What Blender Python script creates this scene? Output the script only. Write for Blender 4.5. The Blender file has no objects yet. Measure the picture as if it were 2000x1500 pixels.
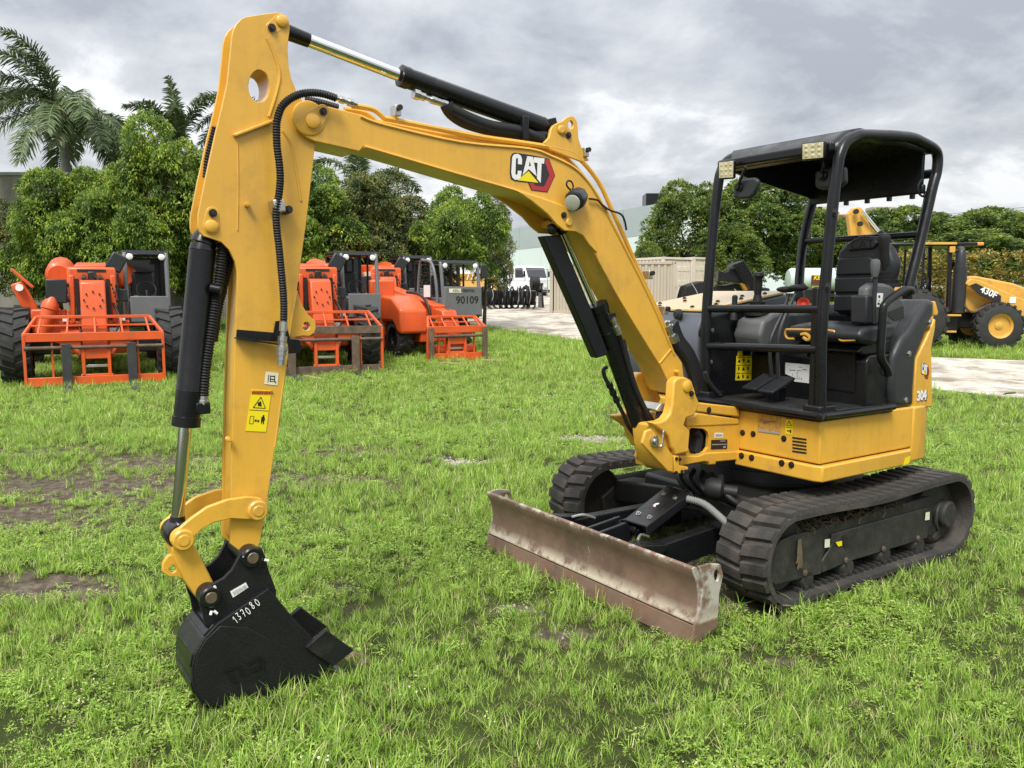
import bpy, math, random
import numpy as np
from mathutils import Vector, Matrix
from mathutils.geometry import tessellate_polygon
R = math.radians
random.seed(7); RNG = np.random.default_rng(11)
S = bpy.context.scene
# ------------------------------------------------ camera, sky, sun, exposure
F, V0, CH = 1600.0, 572.0, 1.785
TH = math.atan((750 - V0) / F)
cam = bpy.data.cameras.new('camera'); camo = bpy.data.objects.new('camera', cam)
S.collection.objects.link(camo); S.camera = camo
cam.sensor_width = 36; cam.lens = 36 * F / 2000; cam.clip_end = 2000; cam.clip_start = .05
camo.location = (0, 0, CH); camo.rotation_euler = (math.pi / 2 - TH, 0, 0)
SUN_EL, SUN_AZ = 54, 196          # azimuth clockwise from +Y: behind and left of the camera
W = bpy.data.worlds.new('World'); S.world = W; W.use_nodes = True
def sky_nodes():
    nt = W.node_tree; N = nt.nodes; L = nt.links; N.clear()
    def n(t, **k):
        o = N.new(t)
        for a, b in k.items(): setattr(o, a, b)
        return o
    def mth(op, a, b=None, c=None):
        o = n('ShaderNodeMath', operation=op)
        for i, v in enumerate((a, b, c)):
            if v is None: continue
            if isinstance(v, (int, float)): o.inputs[i].default_value = v
            else: L.new(v, o.inputs[i])
        return o.outputs[0]
    sk = n('ShaderNodeTexSky', sky_type='NISHITA'); sk.sun_disc = False
    sk.sun_elevation = R(SUN_EL); sk.sun_rotation = R(SUN_AZ); sk.air_density = 1.0; sk.dust_density = 2.0
    tc = n('ShaderNodeTexCoord'); sx = n('ShaderNodeSeparateXYZ'); L.new(tc.outputs['Generated'], sx.inputs[0])
    z = mth('MAXIMUM', sx.outputs[2], 0.0); zz = mth('ADD', z, .30)
    cb = n('ShaderNodeCombineXYZ')
    L.new(mth('DIVIDE', sx.outputs[0], zz), cb.inputs[0]); L.new(mth('DIVIDE', sx.outputs[1], zz), cb.inputs[1])
    cb.inputs[2].default_value = 3.1
    def noise(sc, det, rough, dist=0.0, off=0.0):
        t = n('ShaderNodeTexNoise'); t.inputs['Scale'].default_value = sc; t.inputs['Detail'].default_value = det
        t.inputs['Roughness'].default_value = rough; t.inputs['Distortion'].default_value = dist
        m = n('ShaderNodeMapping'); m.inputs['Location'].default_value = (off, off * .7, off * .3)
        L.new(cb.outputs[0], m.inputs[0]); L.new(m.outputs[0], t.inputs[0]); return t.outputs[0]
    big = noise(1.2, 8, .55, .25, 4.2); fine = noise(2.9, 8, .6, .25, 1.3)
    v = mth('ADD', mth('MULTIPLY', big, .62), mth('MULTIPLY', fine, .38))
    cr = n('ShaderNodeValToRGB'); L.new(v, cr.inputs[0]); e = cr.color_ramp.elements
    e[0].position = .385; e[0].color = (2.9, 3.1, 3.45, 1)
    e[1].position = .55; e[1].color = (6.9, 6.95, 7.05, 1)
    a = e.new(.435); a.color = (3.75, 3.95, 4.25, 1)
    a = e.new(.495); a.color = (4.75, 4.9, 5.1, 1)
    mx = n('ShaderNodeMix', data_type='RGBA'); mx.inputs[0].default_value = .93
    L.new(sk.outputs[0], mx.inputs[6]); L.new(cr.outputs[0], mx.inputs[7])
    gm = n('ShaderNodeMix', data_type='RGBA', blend_type='MULTIPLY'); gm.inputs[0].default_value = 1      # overcast sky: the zenith is brighter than the horizon
    L.new(mx.outputs[2], gm.inputs[6]); L.new(mth('ADD', mth('MULTIPLY', z, .95), .74), gm.inputs[7])
    bg = n('ShaderNodeBackground'); bg.inputs[1].default_value = .1
    out = n('ShaderNodeOutputWorld'); L.new(gm.outputs[2], bg.inputs[0]); L.new(bg.outputs[0], out.inputs[0])
sky_nodes()
sl = bpy.data.lights.new('sun', 'SUN'); slo = bpy.data.objects.new('sun', sl); S.collection.objects.link(slo)
sl.energy = 2.3; sl.angle = R(20); sl.color = (1, .965, .9)
_d = Vector((math.sin(R(SUN_AZ)) * math.cos(R(SUN_EL)), math.cos(R(SUN_AZ)) * math.cos(R(SUN_EL)), math.sin(R(SUN_EL))))
slo.rotation_euler = _d.to_track_quat('Z', 'Y').to_euler(); slo.location = (0, 0, 30)
vs = S.view_settings; vs.view_transform = 'Standard'; vs.look = 'None'; vs.exposure = 0.78; vs.gamma = 1
vs.use_curve_mapping = False
S.cycles.max_bounces = 6; S.cycles.transparent_max_bounces = 8; S.cycles.use_denoising = True

# ------------------------------------------------ photograph ray helpers (a pixel is met with a real plane)
def ray(u, v):
    a, b = (u - 1000) / F, (750 - v) / F
    return Vector((a, math.cos(TH) + b * math.sin(TH), -math.sin(TH) + b * math.cos(TH)))
RAMP0, RAMPS = 13.0, .036
def gz(x, y):
    t = min(max(y - RAMP0, 0), 60 - RAMP0)
    s = min(t / 3.0, 1.0)
    return RAMPS * (t - 1.5) if t > 3 else RAMPS * t * t / 6
def gp(u, v):
    d = ray(u, v); z = 0.0
    for _ in range(60):
        t = (z - CH) / d.z if abs(d.z) > 1e-6 else 200
        if t < 0 or t > 200: t = 200
        z = z * .5 + .5 * gz(d.x * t, d.y * t)
    return Vector((d.x * t, d.y * t, gz(d.x * t, d.y * t)))
def at(u, v, D):
    d = ray(u, v); return Vector((0, 0, CH)) + d * (D / d.y)
YAW = R(214.35); OX, OY = 1.6, 5.64
cY, sY = math.cos(YAW), math.sin(YAW)
def bp(u, v, ax, val):
    d = ray(u, v)
    o = Vector((-cY * OX - sY * OY, sY * OX - cY * OY, CH)); dl = Vector((cY * d.x + sY * d.y, -sY * d.x + cY * d.y, d.z))
    i = 'XYZ'.index(ax); return o + dl * ((val - o[i]) / dl[i])
def XZ(pts, Y): return [(p.x, p.z) for p in (bp(u, v, 'Y', Y) for u, v in pts)]
def prad(px, P):       # pixel radius at local point P -> metres
    y = OY + sY * P.x + cY * P.y; x = OX + cY * P.x - sY * P.y
    return px * (y * math.cos(TH) - (P.z - CH) * math.sin(TH)) / F

# ------------------------------------------------ mesh gathering
class G:
    def __init__(s): s.v = []; s.f = []
    def add(s, v, f):
        o = len(s.v); s.v += [tuple(p) for p in v]; s.f += [tuple(i + o for i in q) for q in f]; return s
    def box(s, c, d, rot=None):
        c = Vector(c); h = Vector(d) / 2; vs = []
        for x in (-1, 1):
            for y in (-1, 1):
                for z in (-1, 1):
                    p = Vector((x * h.x, y * h.y, z * h.z)); vs.append(c + (rot @ p if rot else p))
        return s.add(vs, [(0, 1, 3, 2), (4, 6, 7, 5), (0, 4, 5, 1), (2, 3, 7, 6), (0, 2, 6, 4), (1, 5, 7, 3)])
    def bar(s, a, b, w, h, up=(0, 0, 1)):
        a, b = Vector(a), Vector(b); d = (b - a); L = d.length; d.normalize(); u = Vector(up)
        sd = d.cross(u)
        if sd.length < 1e-4: sd = d.cross(Vector((0, 1, 0)))
        sd.normalize(); u = sd.cross(d); return s.box((a + b) / 2, (L, w, h), Matrix((d, sd, u)).transposed())
    def prism(s, pts, a0, a1, ax='Y', holes=()):
        loops = [list(pts)] + [list(h) for h in holes]
        def m(p, a):
            return {'Y': (p[0], a, p[1]), 'X': (a, p[0], p[1]), 'Z': (p[0], p[1], a)}[ax]
        flat = [p for l in loops for p in l]; n = len(flat)
        vs = [m(p, a0) for p in flat] + [m(p, a1) for p in flat]; fs = []
        if holes:
            tri = tessellate_polygon([[Vector((p[0], p[1], 0)) for p in l] for l in loops])
            for t in tri: fs.append(tuple(t)); fs.append(tuple(i + n for i in reversed(t)))
        else:
            fs.append(tuple(range(n))); fs.append(tuple(range(2 * n - 1, n - 1, -1)))
        o = 0
        for l in loops:
            k = len(l)
            for i in range(k): j = (i + 1) % k; fs.append((o + i, o + i + n, o + j + n, o + j))
            o += k
        return s.add(vs, fs)
    def lathe(s, a, b, prof, n=20, caps=True):   # prof: (t metres along a->b, r)
        a, b = Vector(a), Vector(b); d = (b - a).normalized()
        u = d.orthogonal().normalized(); w = d.cross(u); vs = []; fs = []
        for t, r in prof:
            for i in range(n):
                q = 2 * math.pi * i / n; vs.append(a + d * t + (u * math.cos(q) + w * math.sin(q)) * r)
        k = len(prof)
        for j in range(k - 1):
            for i in range(n):
                i2 = (i + 1) % n; fs.append((j * n + i, j * n + i2, (j + 1) * n + i2, (j + 1) * n + i))
        if caps: fs.append(tuple(reversed(range(n)))); fs.append(tuple((k - 1) * n + i for i in range(n)))
        return s.add(vs, fs)
    def cyl(s, a, b, r, r2=None, n=18):
        return s.lathe(a, b, [(0, r), ((Vector(b) - Vector(a)).length, r if r2 is None else r2)], n)
    def ball(s, c, r, n=12):
        c = Vector(c); r = r if isinstance(r, (tuple, list)) else (r, r, r); m = n // 2; vs = []; fs = []
        for j in range(m + 1):
            t = math.pi * j / m
            for i in range(n):
                q = 2 * math.pi * i / n
                vs.append(c + Vector((r[0] * math.sin(t) * math.cos(q), r[1] * math.sin(t) * math.sin(q), r[2] * math.cos(t))))
        for j in range(m):
            for i in range(n):
                i2 = (i + 1) % n; fs.append((j * n + i, (j + 1) * n + i, (j + 1) * n + i2, j * n + i2))
        return s.add(vs, fs)
    def tube(s, pts, r, n=8, seg=5, ribs=0):
        P = [Vector(p) for p in pts]
        if seg > 1 and len(P) > 2:
            Q = []
            for i in range(len(P) - 1):
                p0, p1, p2, p3 = P[max(i - 1, 0)], P[i], P[i + 1], P[min(i + 2, len(P) - 1)]
                for k in range(seg):
                    t = k / seg
                    Q.append(.5 * ((2 * p1) + (p2 - p0) * t + (2 * p0 - 5 * p1 + 4 * p2 - p3) * t * t + (3 * p1 - p0 - 3 * p2 + p3) * t ** 3))
            P = Q + [P[-1]]
        rr = [r] * len(P)
        if ribs:     # corrugated conduit: resample, alternate radius
            d = [0]
            for i in range(1, len(P)): d.append(d[-1] + (P[i] - P[i - 1]).length)
            m = max(8, int(d[-1] / ribs) * 2); Q = []; j = 0
            for k in range(m + 1):
                t = d[-1] * k / m
                while j < len(P) - 2 and d[j + 1] < t: j += 1
                Q.append(P[j].lerp(P[j + 1], min(1, (t - d[j]) / max(1e-9, d[j + 1] - d[j]))))
            P = Q; rr = [r * (1.1 if k % 2 else .86) for k in range(len(P))]
        vs = []; fs = []; u = None
        for i, p in enumerate(P):
            d = (P[min(i + 1, len(P) - 1)] - P[max(i - 1, 0)]).normalized()
            if u is None: u = d.orthogonal().normalized()
            u = (u - d * u.dot(d)).normalized(); w = d.cross(u)
            for k in range(n):
                q = 2 * math.pi * k / n; vs.append(p + (u * math.cos(q) + w * math.sin(q)) * rr[i])
        for i in range(len(P) - 1):
            for k in range(n):
                k2 = (k + 1) % n; fs.append((i * n + k, i * n + k2, (i + 1) * n + k2, (i + 1) * n + k))
        fs.append(tuple(reversed(range(n)))); fs.append(tuple((len(P) - 1) * n + k for k in range(n)))
        return s.add(vs, fs)
    def mesh(s, name, mat, smooth=True, ang=38):
        me = bpy.data.meshes.new(name); me.from_pydata(s.v, [], s.f)
        if mat: me.materials.append(mat)
        import bmesh
        b = bmesh.new(); b.from_mesh(me); bmesh.ops.recalc_face_normals(b, faces=b.faces); b.to_mesh(me); b.free()
        if smooth: me.shade_smooth(); me.set_sharp_from_angle(angle=R(ang))
        return me
    def obj(s, name, mat, parent=None, bevel=0, smooth=True, ang=38, seg=2):
        o = bpy.data.objects.new(name, s.mesh(name, mat, smooth, ang)); S.collection.objects.link(o)
        if parent: o.parent = parent
        if bevel:
            m = o.modifiers.new('bevel', 'BEVEL'); m.width = bevel; m.segments = seg; m.limit_method = 'ANGLE'; m.angle_limit = R(40)
        return o
def inst(name, me, parent, mw=None):
    o = bpy.data.objects.new(name, me); S.collection.objects.link(o); o.parent = parent
    if mw is not None: o.matrix_local = mw
    return o
def empty(name, loc=(0, 0, 0), rz=0):
    o = bpy.data.objects.new(name, None); S.collection.objects.link(o); o.location = loc; o.rotation_euler = (0, 0, rz); return o
def tag(o, label=None, cat=None, group=None, kind=None):
    if label: o['label'] = label
    if cat: o['category'] = cat
    if group: o['group'] = group
    if kind: o['kind'] = kind
    return o
def frame(o, ex, ey):     # 3x3 whose z looks out of the page
    ex = Vector(ex).normalized(); ey = Vector(ey); ez = ex.cross(ey).normalized(); ey = ez.cross(ex)
    m = Matrix((ex, ey, ez)).transposed().to_4x4(); m.translation = Vector(o); return m
def text(name, body, size, mat, parent, o, ex, ey, ext=.0006, align='CENTER', xs=1.0, shear=0, bold=0):
    c = bpy.data.curves.new(name, 'FONT'); c.body = body; c.size = size; c.extrude = ext; c.align_x = align; c.align_y = 'CENTER'
    c.shear = shear; c.resolution_u = 3; c.offset = bold
    t = bpy.data.objects.new(name, c); S.collection.objects.link(t)
    dg = bpy.context.evaluated_depsgraph_get(); me = bpy.data.meshes.new_from_object(t.evaluated_get(dg))
    bpy.data.objects.remove(t); me.name = name; me.materials.clear(); me.materials.append(mat)
    q = bpy.data.objects.new(name, me); S.collection.objects.link(q); q.parent = parent
    q.matrix_local = frame(o, ex, ey) @ Matrix.Diagonal((xs, 1, 1, 1)); return q

# ------------------------------------------------ materials
def mat(name, col, rough=.5, metal=0.0, var=0.0, vscale=6.0, bump=0.0, bscale=60.0, coat=0.0, dirt=None, dscale=3.0, dlo=.52, dhi=.66, spec=.5, streak=None):
    m = bpy.data.materials.new(name); m.use_nodes = True; nt = m.node_tree; N = nt.nodes; L = nt.links
    b = N['Principled BSDF']; b.inputs['Roughness'].default_value = rough; b.inputs['Metallic'].default_value = metal
    b.inputs['Specular IOR Level'].default_value = spec
    b.inputs['Coat Weight'].default_value = coat; b.inputs['Coat Roughness'].default_value = .12
    b.inputs['Base Color'].default_value = (*col, 1)
    if var or bump or dirt:
        tc = N.new('ShaderNodeTexCoord')
        def noise(sc, det=5, rg=.6):
            t = N.new('ShaderNodeTexNoise'); t.inputs['Scale'].default_value = sc; t.inputs['Detail'].default_value = det
            t.inputs['Roughness'].default_value = rg; L.new(tc.outputs['Object'], t.inputs[0]); return t.outputs[0]
        cur = None
        if var:
            mr = N.new('ShaderNodeMapRange'); L.new(noise(vscale), mr.inputs[0]); mr.inputs[1].default_value = .3; mr.inputs[2].default_value = .7
            mr.inputs[3].default_value = 1 - var; mr.inputs[4].default_value = 1 + var
            mu = N.new('ShaderNodeMix'); mu.data_type = 'RGBA'; mu.blend_type = 'MULTIPLY'; mu.inputs[0].default_value = 1
            mu.inputs[6].default_value = (*col, 1); L.new(mr.outputs[0], mu.inputs[7]); cur = mu.outputs[2]
            rr = N.new('ShaderNodeMapRange'); L.new(noise(vscale * 2.3), rr.inputs[0]); rr.inputs[1].default_value = .3; rr.inputs[2].default_value = .7
            rr.inputs[3].default_value = max(.03, rough - .1); rr.inputs[4].default_value = min(1, rough + .12); L.new(rr.outputs[0], b.inputs['Roughness'])
        if dirt:
            mr = N.new('ShaderNodeMapRange'); L.new(noise(dscale, 9, .7), mr.inputs[0]); mr.inputs[1].default_value = dlo; mr.inputs[2].default_value = dhi
            mx = N.new('ShaderNodeMix'); mx.data_type = 'RGBA'; L.new(mr.outputs[0], mx.inputs[0]); mx.inputs[7].default_value = (*dirt, 1)
            if cur: L.new(cur, mx.inputs[6])
            else: mx.inputs[6].default_value = (*col, 1)
            cur = mx.outputs[2]
        if streak:       # rain streaks and grime running down the steel
            mp = N.new('ShaderNodeMapping'); mp.inputs['Scale'].default_value = (9, 9, .7); L.new(tc.outputs['Object'], mp.inputs[0])
            t = N.new('ShaderNodeTexNoise'); t.inputs['Scale'].default_value = 1.6; t.inputs['Detail'].default_value = 7; t.inputs['Roughness'].default_value = .65; L.new(mp.outputs[0], t.inputs[0])
            mr = N.new('ShaderNodeMapRange'); L.new(t.outputs[0], mr.inputs[0]); mr.inputs[1].default_value = .5; mr.inputs[2].default_value = .8; mr.inputs[4].default_value = .38
            mx = N.new('ShaderNodeMix'); mx.data_type = 'RGBA'; L.new(mr.outputs[0], mx.inputs[0]); mx.inputs[7].default_value = (*streak, 1)
            L.new(cur, mx.inputs[6]); cur = mx.outputs[2]
        if cur: L.new(cur, b.inputs['Base Color'])
        if bump:
            bm = N.new('ShaderNodeBump'); bm.inputs['Strength'].default_value = bump; bm.inputs['Distance'].default_value = .02
            L.new(noise(bscale, 4), bm.inputs['Height']); L.new(bm.outputs[0], b.inputs['Normal'])
    return m
def leafmat(name, c1, c2, c3=None, trans=.3, rough=.5, p3=.93, clump=0):
    m = bpy.data.materials.new(name); m.use_nodes = True; nt = m.node_tree; N = nt.nodes; L = nt.links
    b = N['Principled BSDF']; b.inputs['Roughness'].default_value = rough; b.inputs['Specular IOR Level'].default_value = .25
    g = N.new('ShaderNodeNewGeometry'); oi = N.new('ShaderNodeObjectInfo'); ad = N.new('ShaderNodeMath'); ad.operation = 'ADD'
    L.new(g.outputs['Random Per Island'], ad.inputs[0]); L.new(oi.outputs['Random'], ad.inputs[1])
    fr = N.new('ShaderNodeMath'); fr.operation = 'FRACT'; L.new(ad.outputs[0], fr.inputs[0])
    cr = N.new('ShaderNodeValToRGB'); L.new(fr.outputs[0], cr.inputs[0]); e = cr.color_ramp.elements
    e[0].color = (*c1, 1); e[1].color = (*c2, 1); e[1].position = .9 if c3 else 1
    if c3: k = e.new(p3); k.color = (*c3, 1)
    co = cr.outputs[0]
    if clump:        # whole sprays of older, darker and younger, yellower leaves
        tc = N.new('ShaderNodeTexCoord'); t = N.new('ShaderNodeTexNoise'); t.inputs['Scale'].default_value = clump; t.inputs['Detail'].default_value = 3; L.new(tc.outputs['Object'], t.inputs[0])
        c2_ = N.new('ShaderNodeValToRGB'); L.new(t.outputs[0], c2_.inputs[0]); q = c2_.color_ramp.elements; q[0].position = .38; q[0].color = (.42, .46, .55, 1); q[1].position = .64; q[1].color = (1.35, 1.2, .9, 1); k = q.new(.5); k.color = (.9, .92, .95, 1)
        mu = N.new('ShaderNodeMix'); mu.data_type = 'RGBA'; mu.blend_type = 'MULTIPLY'; mu.inputs[0].default_value = 1; L.new(co, mu.inputs[6]); L.new(c2_.outputs[0], mu.inputs[7]); co = mu.outputs[2]
    L.new(co, b.inputs['Base Color'])
    tr = N.new('ShaderNodeBsdfTranslucent'); L.new(co, tr.inputs[0])
    mx = N.new('ShaderNodeMixShader'); mx.inputs[0].default_value = trans
    L.new(b.outputs[0], mx.inputs[1]); L.new(tr.outputs[0], mx.inputs[2]); L.new(mx.outputs[0], N['Material Output'].inputs[0]); return m
M = {}
M['yel'] = mat('yellow_paint', (.70, .385, .045), .37, streak=(.42, .24, .06), var=.08, vscale=2.2, coat=.22, bump=.04, bscale=22, dirt=(.40, .23, .06), dscale=4, dlo=.52, dhi=.86)
M['blk'] = mat('black_paint', (.009, .0095, .011), .30, var=.15, vscale=5, bump=.03, bscale=40, spec=.32)
M['blk_tex'] = mat('black_bedliner', (.009, .009, .010), .5, var=.2, vscale=8, bump=.28, bscale=140, spec=.32, dirt=(.035, .032, .028), dscale=5, dlo=.56, dhi=.8)
M['cyl'] = mat('black_gloss_paint', (.008, .008, .009), .24, var=.1, bump=.05, bscale=30, spec=.36)
M['rub'] = mat('rubber_hose', (.014, .014, .015), .55, spec=.35)
M['trk'] = mat('dusty_track_rubber', (.034, .032, .030), .78, var=.25, vscale=4, dirt=(.095, .078, .06), dscale=4.5, dlo=.46, dhi=.74, bump=.3, bscale=50)
M['trkf'] = mat('muddy_black_steel', (.02, .02, .019), .6, var=.2, dirt=(.07, .062, .048), dscale=7, dlo=.45, dhi=.85, bump=.15, bscale=70)
M['under'] = mat('dark_undercarriage', (.011, .011, .011), .45, dirt=(.05, .04, .03), dscale=6, dlo=.55, dhi=.9)
M['chrome'] = mat('chrome_rod', (.75, .75, .74), .12, 1.0)
M['zinc'] = mat('zinc_fitting', (.52, .52, .50), .35, 1.0, var=.1, vscale=40)
M['steel'] = mat('brushed_plate', (.48, .47, .44), .42, .8, var=.1, vscale=30)
M['bolt'] = mat('dark_bolt', (.05, .045, .04), .4, .7)
M['pin'] = mat('worn_pin_steel', (.17, .125, .09), .5, .6, var=.3, vscale=60)
M['gry'] = mat('grey_plastic', (.095, .10, .10), .45, var=.04, bump=.1, bscale=300)
M['dgry'] = mat('charcoal_plastic', (.024, .026, .029), .38, var=.05, bump=.1, bscale=300, spec=.4)
M['hood'] = mat('slate_grey_hood', (.10, .11, .135), .4, var=.05)
M['vinyl'] = mat('black_vinyl', (.015, .017, .020), .36, bump=.15, bscale=120, spec=.4)
M['tread'] = mat('floor_mat', (.02, .021, .022), .5, bump=.4, bscale=90, dirt=(.05, .047, .04), dlo=.5, dhi=.8)
M['white'] = mat('white_print', (.78, .78, .76), .45)
M['pw'] = mat('white_marker', (.85, .85, .84), .6)
M['ysk'] = mat('yellow_sticker', (.82, .66, .01), .4)
M['cream'] = mat('cream_sticker', (.72, .70, .52), .45)
M['bsk'] = mat('black_print', (.012, .012, .012), .5)
M['red'] = mat('red_print', (.42, .03, .035), .4)
M['osk'] = mat('orange_print', (.75, .16, .02), .45)
M['logob'] = mat('logo_black', (.025, .022, .026), .4)
M['lens'] = mat('led_lens', (.5, .45, .28), .25, var=.25, vscale=25)
M['glassl'] = mat('lamp_glass', (.55, .55, .5), .08, .3)
M['clear'] = mat('light_grey_print', (.32, .33, .33), .5)
M['orange'] = mat('orange_paint', (.66, .09, .014), .42, streak=(.36, .10, .04), var=.12, vscale=2.5, coat=.12, dirt=(.40, .11, .045), dscale=3.5, dlo=.5, dhi=.8)
M['ogry'] = mat('cab_grey_paint', (.13, .135, .14), .4, var=.06)
M['rust'] = mat('rusty_fork_steel', (.10, .07, .05), .75, var=.3, vscale=6, dirt=(.19, .115, .07), dscale=4, dlo=.48, dhi=.68, bump=.2)
M['tyre'] = mat('tyre_rubber', (.027, .027, .027), .8, var=.2, vscale=5, dirt=(.07, .065, .055), dlo=.55, dhi=.8, bump=.2)
M['fork'] = mat('fork_steel', (.05, .052, .055), .5, .3, var=.2)
M['catol'] = mat('faded_yellow_paint', (.62, .34, .055), .4, var=.08, vscale=3, dirt=(.30, .19, .07), dscale=4, dlo=.52, dhi=.8)
M['winglass'] = mat('dark_window', (.035, .04, .045), .06, spec=.6)
M['lamp'] = mat('work_lamp', (.8, .8, .78), .2)
def blade_mat():
    m = mat('worn_rusty_blade', (.20, .125, .092), .5, .12, var=.22, vscale=5, dirt=(.07, .05, .042), dscale=2.2, dlo=.54, dhi=.78, bump=.12, bscale=30)
    nt = m.node_tree; N = nt.nodes; L = nt.links; b = N['Principled BSDF']; src = b.inputs['Base Color'].links[0].from_socket
    tc = N.new('ShaderNodeTexCoord'); sx = N.new('ShaderNodeSeparateXYZ'); L.new(tc.outputs['Object'], sx.inputs[0])
    def noi(sc, scale=(1, 1, 1), d=7):
        mp = N.new('ShaderNodeMapping'); mp.inputs['Scale'].default_value = scale; L.new(tc.outputs['Object'], mp.inputs[0])
        t = N.new('ShaderNodeTexNoise'); t.inputs['Scale'].default_value = sc; t.inputs['Detail'].default_value = d; t.inputs['Roughness'].default_value = .7
        L.new(mp.outputs[0], t.inputs[0]); return t.outputs[0]
    def mrg(x, a, b_, c=0, d=1):
        q = N.new('ShaderNodeMapRange'); L.new(x, q.inputs[0])
        for i, k in enumerate((a, b_, c, d)): q.inputs[i + 1].default_value = k
        return q.outputs[0]
    def mul(a, b_):
        q = N.new('ShaderNodeMath'); q.operation = 'MULTIPLY'; L.new(a, q.inputs[0]); L.new(b_, q.inputs[1]); return q.outputs[0]
    def mix(fac, a, col):
        q = N.new('ShaderNodeMix'); q.data_type = 'RGBA'; L.new(fac, q.inputs[0]); L.new(a, q.inputs[6]); q.inputs[7].default_value = (*col, 1); return q.outputs[2]
    z = sx.outputs[2]
    # pale scraped paint just above the seam, along the top roll and on the end plates; orange rust on the cutting edge
    low = mul(mrg(z, .10, .115), mrg(z, .185, .12))
    c = mix(mul(low, mrg(noi(9), .40, .52)), src, (.50, .44, .34))
    top = mrg(z, .37, .40); c = mix(mul(top, mrg(noi(12), .50, .60)), c, (.46, .41, .34))
    ay = N.new('ShaderNodeMath'); ay.operation = 'ABSOLUTE'; L.new(sx.outputs[1], ay.inputs[0])
    end = mul(mrg(ay.outputs[0], .955, .962), mrg(z, .10, .2)); c = mix(mul(end, mrg(noi(10), .42, .55)), c, (.45, .43, .38))
    c = mix(mul(mrg(noi(16, (1, 1, .12)), .66, .70), mrg(z, .11, .2)), c, (.42, .38, .32))
    c = mix(mul(mrg(z, .105, .08), mrg(noi(6, (1, 1, .4)), .54, .74)), c, (.24, .09, .035))
    L.new(c, b.inputs['Base Color']); return m
M['blade'] = blade_mat()
# ================================================= MINI EXCAVATOR
EX = empty('mini_excavator', (OX, OY, 0), YAW)
tag(EX, 'yellow and black mini excavator with open canopy, its bucket resting on the near grass', 'excavator')
YB = .13                      # boom, stick and bucket share this centre plane
BL, BZ = Vector((-1, 0, 0)), Vector((0, 0, 1))   # reading direction on the machine's left side
def c1(u, v, k=10/3, ox=300, oy=0): return (ox + u / k, oy + v / k)
def cc(pts, k, ox, oy): return [(ox + u / k, oy + v / k) for u, v in pts]
def ell(cu, cv, a, b, n=18): return [(cu + a * math.cos(2 * math.pi * i / n), cv + b * math.sin(2 * math.pi * i / n)) for i in range(n)]
def mirY(pts): return pts
def pinpair(u, v, Y, half, r, parent, name='pin', col='yel', plate=None, bolt=None, t=.03):
    P = bp(u, v, 'Y', Y); g = G()
    g.lathe((P.x, YB - half, P.z), (P.x, YB + half, P.z), [(0, r * .7), (.006, r), (2 * half - .006, r), (2 * half, r * .7)], 20)
    o = g.obj(name, M[col], parent, .002)
    if bolt:
        B = bp(bolt[0], bolt[1], 'Y', Y); g = G(); h = half - .004
        d = Vector((B.x - P.x, 0, B.z - P.z)); q = Vector((-d.z, 0, d.x)).normalized(); d2 = d.normalized()
        def cap(c, rr, a0, n=9): return [(c.x + rr * math.cos(a0 + math.pi * i / (n - 1)), c.z + rr * math.sin(a0 + math.pi * i / (n - 1))) for i in range(n)]
        a = math.atan2(d.z, d.x)
        g.prism(cap(P, r * 1.25, a + math.pi / 2) + cap(B, r * .95, a - math.pi / 2), YB + h - t, YB + h - t * .3)
        g.obj('keeper_plate', M[col], o, .002)
        G().lathe((B.x, YB + h - .012, B.z), (B.x, YB + h + .008, B.z), [(0, .013), (.004, .017), (.012, .017), (.012, .010), (.020, .009)], 10).obj('bolt', M['bolt'], o)
    return o
# ---------------- stick
YS = .075
k1 = lambda pts: cc(pts, 10/3, 300, 0); k2 = lambda pts: cc(pts, 3, 300, 400); k3 = lambda pts: cc(pts, 3, 250, 900); k4 = lambda pts: cc(pts, 10/3, 750, 100)
k5 = lambda pts: cc(pts, 2.728, 1000, 400)
so = [(453,72),(456,58),(462,46),(470,38),(480,33),(510,28),(540,24),(548,25.5),(556,29),(562,36),(565,44),(566,57),(563,80),(562,99),(564,129),(569,153),(578,175),(596,206),(612,240),
      (616,279),(600,420),(580,567),(567,640),(560,693),(533,900),(517,1010),(507,1062),(497,1078),(470,1078),(450,1062),(452,900),(459,667),(463,560),(463,530),(459,510),(447,487),(433,473),(413,466),(397,461),(389,452),(387,440),(387,420),(402,345),(420,264),(432,216),(444,162),(450,105)]
stick = None
hole = ell(506, 168, 21, 32)
g = G(); P2 = XZ(so, YB + YS); H2 = XZ(hole, YB + YS)
for a in (YB - YS, YB + YS - .018): g.prism(P2, a, a + .018, holes=[H2])
stick = g.obj('stick', M['yel'], EX, .003)
fi = [(470,60),(545,60),(545,120),(560,180),(585,215),(606,285),(590,420),(574,560),(555,690),(528,900),(505,1055),(460,1060),(454,1050),(455,900),(461,667),(470,560),(472,500),(440,450),(410,400),(424,345),(441,264),(452,216),(463,162),(468,105)]
G().prism(XZ(fi, YB + YS), YB - YS + .017, YB + YS - .017, holes=[XZ(ell(506, 168, 27, 38), YB + YS)]).obj('box_section', M['yel'], stick, .004)
g = G(); hh = XZ(ell(506, 168, 21.5, 32.5), YB + YS); g.prism(hh, YB - YS + .004, YB + YS - .004, holes=[XZ(ell(506, 168, 20.6, 31.6), YB + YS)]); g.obj('hole_liner', M['yel'], stick)
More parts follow.
